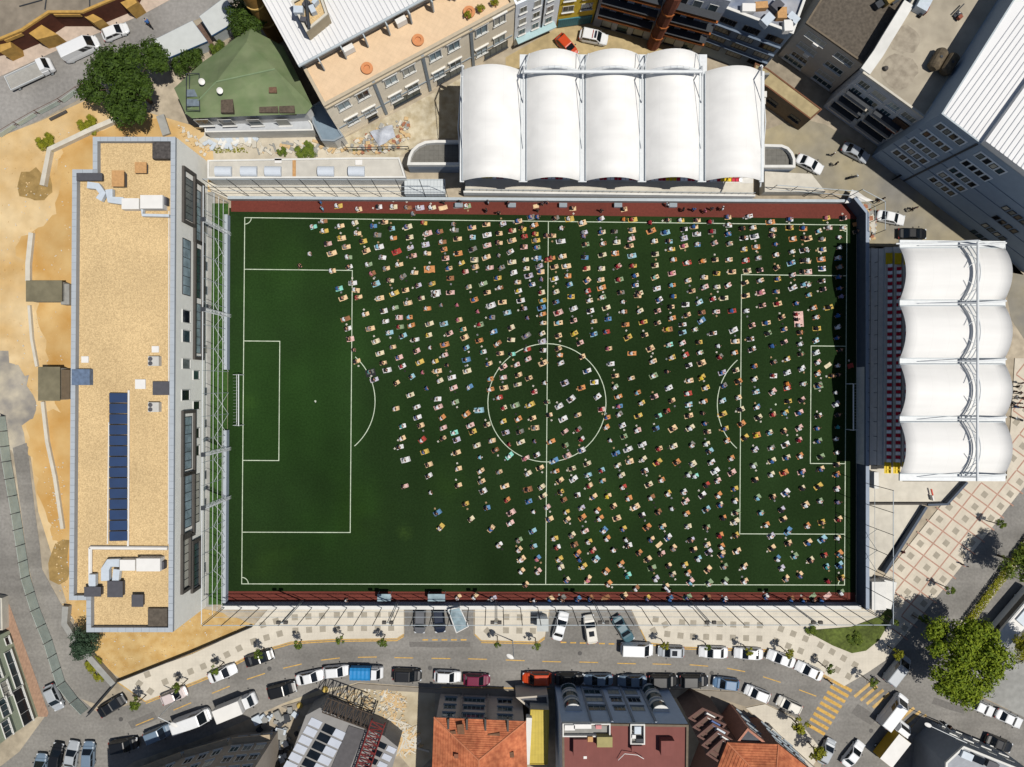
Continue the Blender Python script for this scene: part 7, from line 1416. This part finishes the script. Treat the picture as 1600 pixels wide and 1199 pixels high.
def zone(x, y):
    if y > 1000: return 'beside the crosswalks'
    if x > 1570: return 'in the crowd at the right edge'
    if x > 1345: return 'on the plaza' if y > 800 else 'in the lane at upper right'
    if y < 300: return 'near the white saloon in the lane'
    if y < 333: return ('on the upper red track left of the goal stand canopy' if x < 720 else 'on the upper red track below the stand')
    if y > 924: return 'on the lower red track'
    if x > 1303 and 390 < y < 722: return 'in the deep shade by the right goal line'
    if (x - 854) ** 2 + (y - 629) ** 2 < 91 ** 2: return 'inside the centre circle, ' + ('left' if x < 846 else 'right') + ' half'
    if x > 1266 and 541 < y < 724: return 'inside the right goal area'
    if x > 1157 and 430 < y < 835: return 'inside the right penalty area, ' + ('upper' if y < 541 else 'middle' if y < 724 else 'lower') + ' part'
    if x < 600: return 'by the left penalty area'
    if abs(x - 855) < 9: return 'on the halfway line'
    v = 'near the upper touchline' if y < 400 else ('above circle level' if y < 538 else ('level with the circle' if y < 720 else ('below circle level' if y < 830 else 'near the lower touchline')))
    h = 'far left' if x < 700 else ('left of halfway' if x < 855 else ('right of halfway' if x < 1005 else ('before the right area' if x < 1157 else 'at the right end')))
    return h + ' ' + v
ORD = ['leftmost', 'second', 'third', 'fourth', 'fifth', 'sixth', 'seventh', 'eighth', 'ninth', 'tenth', 'eleventh', 'twelfth']
for q_ in PEOPLE:
    if q_[2] == '-' and (q_[1] < 333 or (q_[1] < 362 and q_[0] < 500)): q_[4] = 1
KEY = {}
for i, q_ in enumerate(PEOPLE): KEY.setdefault((q_[2], q_[3], q_[4], zone(q_[0], q_[1])), []).append(i)
RANK = {}
for k, l in KEY.items():
    l.sort(key=lambda i: PEOPLE[i][0])
    for r_, i in enumerate(l): RANK[i] = '' if len(l) == 1 else (', leftmost' if r_ == 0 else ', rightmost' if r_ == len(l) - 1 else ', %s from left' % ORD[r_])
order = sorted(range(len(PEOPLE)), key=lambda i: (0 if i >= len(PEOPLE) - 20 else 1, (PEOPLE[i][0] - 780) ** 2 + (PEOPLE[i][1] - 620) ** 2))
IND = set(order[:298])
def mat_mesh(k):
    q = random.Random(k); l, w = ((1.25, .68), (1.2, .64), (1.3, .7), (1.15, .66), (1.05, .68), (1.4, .78))[k]; n, m_ = 6, 4; vs = []; fs = []; mi = []
    wav = [q.uniform(0, 6) for _ in range(4)]
    for z0 in (0.012, 0):
        for j in range(m_ + 1):
            for i in range(n + 1):
                x, y = (i / n - .5) * l, (j / m_ - .5) * w; cr = max(0, abs(x) / (l / 2) - .6) * max(0, abs(y) / (w / 2) - .6)
                vs.append((x + .02 * sin(3 * y + wav[0]) + (.05 if k % 3 == 1 else 0) * y, y + .02 * sin(4 * x + wav[1]), z0 + .006 + .004 * sin(7 * x + wav[2]) + .25 * cr * (k % 2)))
    o_ = (n + 1) * (m_ + 1)
    for j in range(m_):
        for i in range(n): fs.append((j * (n + 1) + i, j * (n + 1) + i + 1, (j + 1) * (n + 1) + i + 1, (j + 1) * (n + 1) + i)); mi.append(1 if (i in (0, n - 1) and k % 2) else 0)
    rim = [(i) for i in range(n)] + [j * (n + 1) + n for j in range(m_)] + [m_ * (n + 1) + i for i in range(n, 0, -1)] + [j * (n + 1) for j in range(m_, 0, -1)]
    for a_, b_ in zip(rim, rim[1:] + rim[:1]): fs.append((a_, o_ + a_, o_ + b_, b_)); mi.append(0)
    me = bpy.data.meshes.new('prayer_mat'); me.from_pydata(vs, [], fs)
    for x in (MM['t'], m_border['t']): me.materials.append(x)
    me.polygons.foreach_set('material_index', mi); me.update(); return me
PMAT = [mat_mesh(k) for k in range(6)]
skk = list(SM); trk = list(range(len(TRS))); mkk = list(MM)
big = MB(); bigm = MB(); shoes = MB(); smats = [SM[k] for k in skk] + TRS + [m_skin, m_hair]; NS = len(skk)
def add_mesh(mb, me, M4, mp):
    b = len(mb.v); mb.v += [tuple(M4 @ v.co) for v in me.vertices]
    for p in me.polygons: mb.f.append(tuple(b + i for i in p.vertices)); mb.m.append(mp(p.material_index))
for i, (px, py, mk_, sk_, st_) in enumerate(PEOPLE):
    ang = radians(10 + 24 * max(0, min(1, (py - 340) / 590)) + rp.gauss(0, 8)); z0 = .13 if (px > 1380 and py > 560 or py > 1040) and px < 1640 and py < 1060 else .026
    c = W(px, py, .2 if mk_ == '-' else .05); zn = zone(px, py); rk = RANK[i]; ca, sa = cos(ang), sin(ang); ind = i in IND; k = rp.randrange(6); pose = 4 if st_ else rp.choice((0, 0, 1, 1, 2, 3)); tr = rp.randrange(len(TRS)); sc = rp.uniform(.93, 1.07)
    if sk_ != '-':
        off = -.24 if mk_ != '-' else 0; X, Y = c.x + off * ca, c.y + off * sa; rz = ang + rp.uniform(-.12, .12) if not st_ else rp.uniform(0, 6.3)
        if st_: c = W(px, py, 1.0); X, Y = c.x, c.y
        zz = z0 + (.014 if mk_ != '-' else 0); hx, hz = HEADS[pose]
        if ind:
            o = place('person', FIG[pose], (X, Y, zz), rz, None, {0: SM[sk_], 1: TRS[tr]}); o.scale = (sc,) * 3
            lab = 'standing person in %s top %s%s' % (SHN[sk_], zn, rk) if st_ else ('person in %s top kneeling on %s mat %s%s' % (SHN[sk_], MATN[mk_], zn, rk) if mk_ != '-' else 'person in %s top kneeling on bare ground %s%s' % (SHN[sk_], zn, rk))
            if len(lab.split()) > 16 and '-clad' not in lab: lab = lab.replace('person in ', '').replace(' top kneeling', '-clad kneeler')
            tag(o, lab, 'person', 'worshippers kneeling on the pitch' if not st_ else 'people standing about')
            h_ = bpy.data.objects.new('hair', HAIR); COL.objects.link(h_); h_.parent = o; h_.location = (hx, 0, hz)
            if rp.random() < .14: h_.material_slots[0].link = 'OBJECT'; h_.material_slots[0].material = m_cap; h_.name = 'cap'
        else:
            M4 = Matrix.Translation((X, Y, zz)) @ Matrix.Rotation(rz, 4, 'Z') @ Matrix.Scale(sc, 4); si = skk.index(sk_)
            add_mesh(big, FIGL[pose], M4, lambda q: si if q == 0 else (NS + tr if q == 1 else NS + len(TRS)))
            b = len(big.v); Mh = M4 @ Matrix.Translation((hx, 0, hz)); big.v += [tuple(Mh @ Vector(v)) for v in HAIRL.v]
            for f in HAIRL.f: big.f.append(tuple(b + j for j in f)); big.m.append(NS + len(TRS) + 1)
    if mk_ != '-':
        rz = ang + rp.uniform(-.05, .05); s_ = rp.uniform(.8, 1.06)
        if ind:
            o = place('prayer_mat', PMAT[k], (c.x, c.y, z0), rz, None, {0: MM[mk_], 1: m_border[mk_]}); o.scale = (s_, rp.uniform(.82, 1.04), 1)
            ml = '%s mat under person in %s top %s%s' % (MATN[mk_], SHN[sk_], zn, rk)
            if len(ml.split()) > 16: ml = ml.replace('under person in ', 'under ').replace(' top ', '-clad person ')
            tag(o, ml if sk_ != '-' else '%s mat lying empty %s%s' % (MATN[mk_], zn, rk), 'prayer mat', 'prayer mats laid out on the pitch')
        else: add_mesh(bigm, PMAT[k], Matrix.Translation((c.x, c.y, z0)) @ Matrix.Rotation(rz, 4, 'Z') @ Matrix.Diagonal((s_, rp.uniform(.82, 1.04), 1, 1)), lambda q: mkk.index(mk_))
    if mk_ != '-' and rp.random() < .5:
        t = rp.choice((ang + pi / 2, ang - pi / 2, ang + pi)); d = rp.uniform(.65, .95); X, Y = c.x + d * cos(t), c.y + d * sin(t); mi = rp.choice((0, 0, 1, 2, 3)); r_ = rp.uniform(0, 6)
        for s in (-1, 1):
            x, y = X - s * .07 * sin(r_), Y + s * .07 * cos(r_); shoes.box((x, y, z0 + .035), (.27, .1, .07), r_, mi); shoes.box((x - .06 * cos(r_), y - .06 * sin(r_), z0 + .085), (.13, .09, .03), r_, mi)
o = big.build('worshippers', smats); tag(o, 'kneeling worshippers in the outer rows of the pitch', 'people', kind='stuff')
o = bigm.build('prayer_mats', [MM[k] for k in mkk]); tag(o, 'prayer mats under the worshippers in the outer rows', 'prayer mats', kind='stuff')
o = shoes.build('shoes', [mat('pale shoe', C(222, 216, 204), .8, .08, 4), mat('sand shoe', C(190, 160, 120), .8, .1, 4), mat('dark shoe', C(50, 46, 46), .8, .1, 4), mat('grey shoe', C(146, 146, 150), .8, .1, 4)]); tag(o, 'shoes left on the turf beside the prayer mats', 'shoes', kind='stuff')
# shared large mats
def wide_mat(lab, px, py, l, w, ang, k):
    c = W(px, py, .03); mb = MB(); n = 8
    for j in range(n):
        for i in range(n):
            q4 = []
            for (u, v) in ((i, j), (i + 1, j), (i + 1, j + 1), (i, j + 1)):
                x, y = (u / n - .5) * l, (v / n - .5) * w + .05 * sin(u * 1.3) * (1 if v == 0 else 0); q4.append((c.x + x * cos(ang) - y * sin(ang), c.y + x * sin(ang) + y * cos(ang), .045 + .006 * sin(u * 2 + v)))
            mb.add(q4, [(0, 1, 2, 3)])
    P4 = [(c.x + x * cos(ang) - y * sin(ang), c.y + x * sin(ang) + y * cos(ang)) for x, y in ((-l / 2, -w / 2), (l / 2, -w / 2), (l / 2, w / 2), (-l / 2, w / 2))]; mb.prism(inset(ccw(P4), .05), .026, .038)
    tag(mb.build('prayer_mat', MM[k], loc=(c.x, c.y, .026)), lab, 'prayer mat'); return c
wide_mat('large pink blanket shared by three worshippers in the right penalty area', 1248, 499, 1.45, 2.4, radians(4), 'p')
for (x, y, s, lab) in ((1242, 492, 'r', 'person in red top on the shared pink blanket, uppermost of three'), (1243, 500, 'k', 'person in black top on the shared pink blanket, middle of three'), (1246, 509, 'w', 'person in white top on the shared pink blanket, lowest of three')):
    c = W(x, y, .05); o = place('person', FIG[0], (c.x, c.y, .055), .2, None, {0: SM[s], 1: TRS[1]}); tag(o, lab, 'person', 'worshippers kneeling on the pitch'); h_ = bpy.data.objects.new('hair', HAIR); COL.objects.link(h_); h_.parent = o; h_.location = (HEADS[0][0], 0, HEADS[0][1])
wide_mat('large orange rug by the upper left of the halfway line', 671, 421, 1.65, 1.05, radians(4), 'o'); wide_mat('large dark grey rug on the left penalty arc', 579, 583, 1.5, 1.15, radians(14), 'd')
# motorcycles with riders
def moto(lab, px, py, ang, rider):
    c = W(px, py, .6); o = empty('motorcycle', lab, 'motorcycle', (c.x, c.y, .012), None, radians(ang)); wm = MB().tube((0, -.07, 0), (0, .07, 0), .3, 12).mesh('wheel', m_tyre)
    for x in (-.68, .68): child(o, 'wheel', wm, (x, 0, .3))
    child(o, 'body', MB().box((-.05, 0, .55), (.8, .26, .34)).box((.2, 0, .78), (.45, .3, .2)).mesh('body', CARC['black']), (0, 0, 0)); child(o, 'seat', MB().box((-.38, 0, .8), (.6, .28, .1)).mesh('seat', m_black), (0, 0, 0))
    child(o, 'handlebar', MB().tube((.5, -.36, 1.0), (.5, .36, 1.0), .03, 5).tube((.5, 0, 1.0), (.68, 0, .3), .04, 5).mesh('handlebar', m_steel_g), (0, 0, 0)); child(o, 'headlight', MB().lathe((.6, 0, .85), [(.1, 0), (.1, .12), (.05, .14)], 8).mesh('headlight', m_lamp), (0, 0, 0))
    if rider:
        p = place('person', FIG[0], (c.x - .1 * cos(radians(ang)), c.y - .1 * sin(radians(ang)), .7), radians(ang), None, {0: SM[rider], 1: TRS[1]}); tag(p, 'rider in %s top on %s' % (SHN[rider], lab), 'person'); h_ = child(p, 'helmet', HAIR, (HEADS[0][0], 0, HEADS[0][1]))
moto('motorcycle on the upper street right of the white hatchback', 232, 36, 125, 'b'); moto('dark motorcycle parked beside the grey apartment block', 1404, 276, 30, None); moto('motorcycle at the bottom right junction', 1481, 1134, 150, 'k'); moto('black motorcycle in the lane below the silver saloon', 1333, 277, 15, None); moto('dark motorcycle at the right edge beside the plaza crowd', 1591, 655, 160, None)
for lab, x, y, r, m_ in (('yellow debris bag on the demolition lot by the street', 508, 1078, .5, 'y'), ('yellow debris bag in the shade left of the warehouse', 468, 1103, .5, 'y')):
    c = W(x, y, .3); tag(MB().lathe((c.x, c.y, 0), [(r * .8, 0), (r, .25), (r * .7, .5), (r * .2, .58)], 9).build('debris_bag', MM[m_], loc=(c.x, c.y, 0)), lab, 'bag')
c = W(493, 628, .11); tag(MB().lathe((c.x, c.y, .03), [(.02, 0), (.08, .03), (.11, .11), (.08, .19), (.02, .22)], 10).build('football', m_ahu, loc=(c.x, c.y, .03)), 'white ball lying alone on the left half of the pitch', 'ball')
for k, (x, y, m_) in enumerate(((1452, 768, m_ahu), (1456, 770, mat('red sign', C(210, 70, 48), .6, .05)))):
    pass
c = W(1455, 772, .8); o = empty('barrier', 'red and white barrier board on the terrace below the right stand', 'barrier', (c.x, c.y, .4)); MB().box((c.x, c.y + .3, 1.0), (.18, 1.0, .2), .25).build('board', mat('red sign', C(210, 70, 48), .6, .05), o); MB().box((c.x + .1, c.y - .6, .8), (.16, .8, .8), .25).build('stand', m_ahu, o)
# stones and litter on the bare ground, clutter on the terrace
stn = [m_conc, m_sand_p, m_sand_p]
rubble('stones', 'small stones and litter scattered over the sand left of the school', 'stones', [(0, 225), (110, 200), (112, 560), (60, 660), (0, 560)], 260, .05, .2, stn, .03)
rubble('stones', 'small stones scattered over the sand below the school', 'stones', [(120, 945), (320, 955), (390, 978), (190, 1055), (150, 1020)], 220, .05, .18, stn, .03)
rubble('stones', 'stones along the sandy edge of the asphalt path', 'stones', [(60, 700), (100, 720), (108, 935), (128, 985), (100, 960)], 160, .06, .2, stn, .03)
rubble('debris', 'white sheets and pipes heaped along the pale terrace below the green house', 'debris', [(320, 212), (400, 212), (400, 226), (320, 226)], 70, .3, .8, [m_conc_w, m_conc, m_galv], .03, long=2.0)
rubble('debris', 'planks and debris strewn along the terrace edge above the changing block', 'debris', [(400, 226), (535, 222), (540, 240), (400, 240)], 60, .15, .5, [m_conc, m_conc_g, m_rub[2]], .03, long=3.0)
for lab, pts in (('weed strip along the terrace behind the first roof lights', [(325, 232), (365, 230), (398, 234), (398, 239), (330, 240)]), ('weed strip by the ball-stop fence in the dirt yard', [(548, 226), (600, 232), (600, 238), (550, 236)])):
    P_ = ccw([W2(*p) for p in pts]); xs = [p[0] for p in P_]; ys = [p[1] for p in P_]; mb = MB(); r = random.Random(len(lab)); k = 0
    while k < 420:
        x, y = r.uniform(min(xs), max(xs)), r.uniform(min(ys), max(ys))
        if inside(P_, x, y) and sin(x * 1.7) + sin(y * 2.3 + x) > -.3:
            z = .03 + r.random() * .25; q_ = Euler((r.uniform(-1, 1), r.uniform(-1, 1), r.uniform(0, 6))).to_matrix(); mb.add([Vector((x, y, z)) + q_ @ Vector((u * .16, v * .16, 0)) for u, v in ((-1, 0), (0, -.4), (1, 0), (0, .4))], [(0, 1, 2, 3)])
        k += 1
    tag(mb.build('weeds', LV['yel'], loc=(xs[0], ys[0], 0)), lab, 'weeds', kind='stuff')
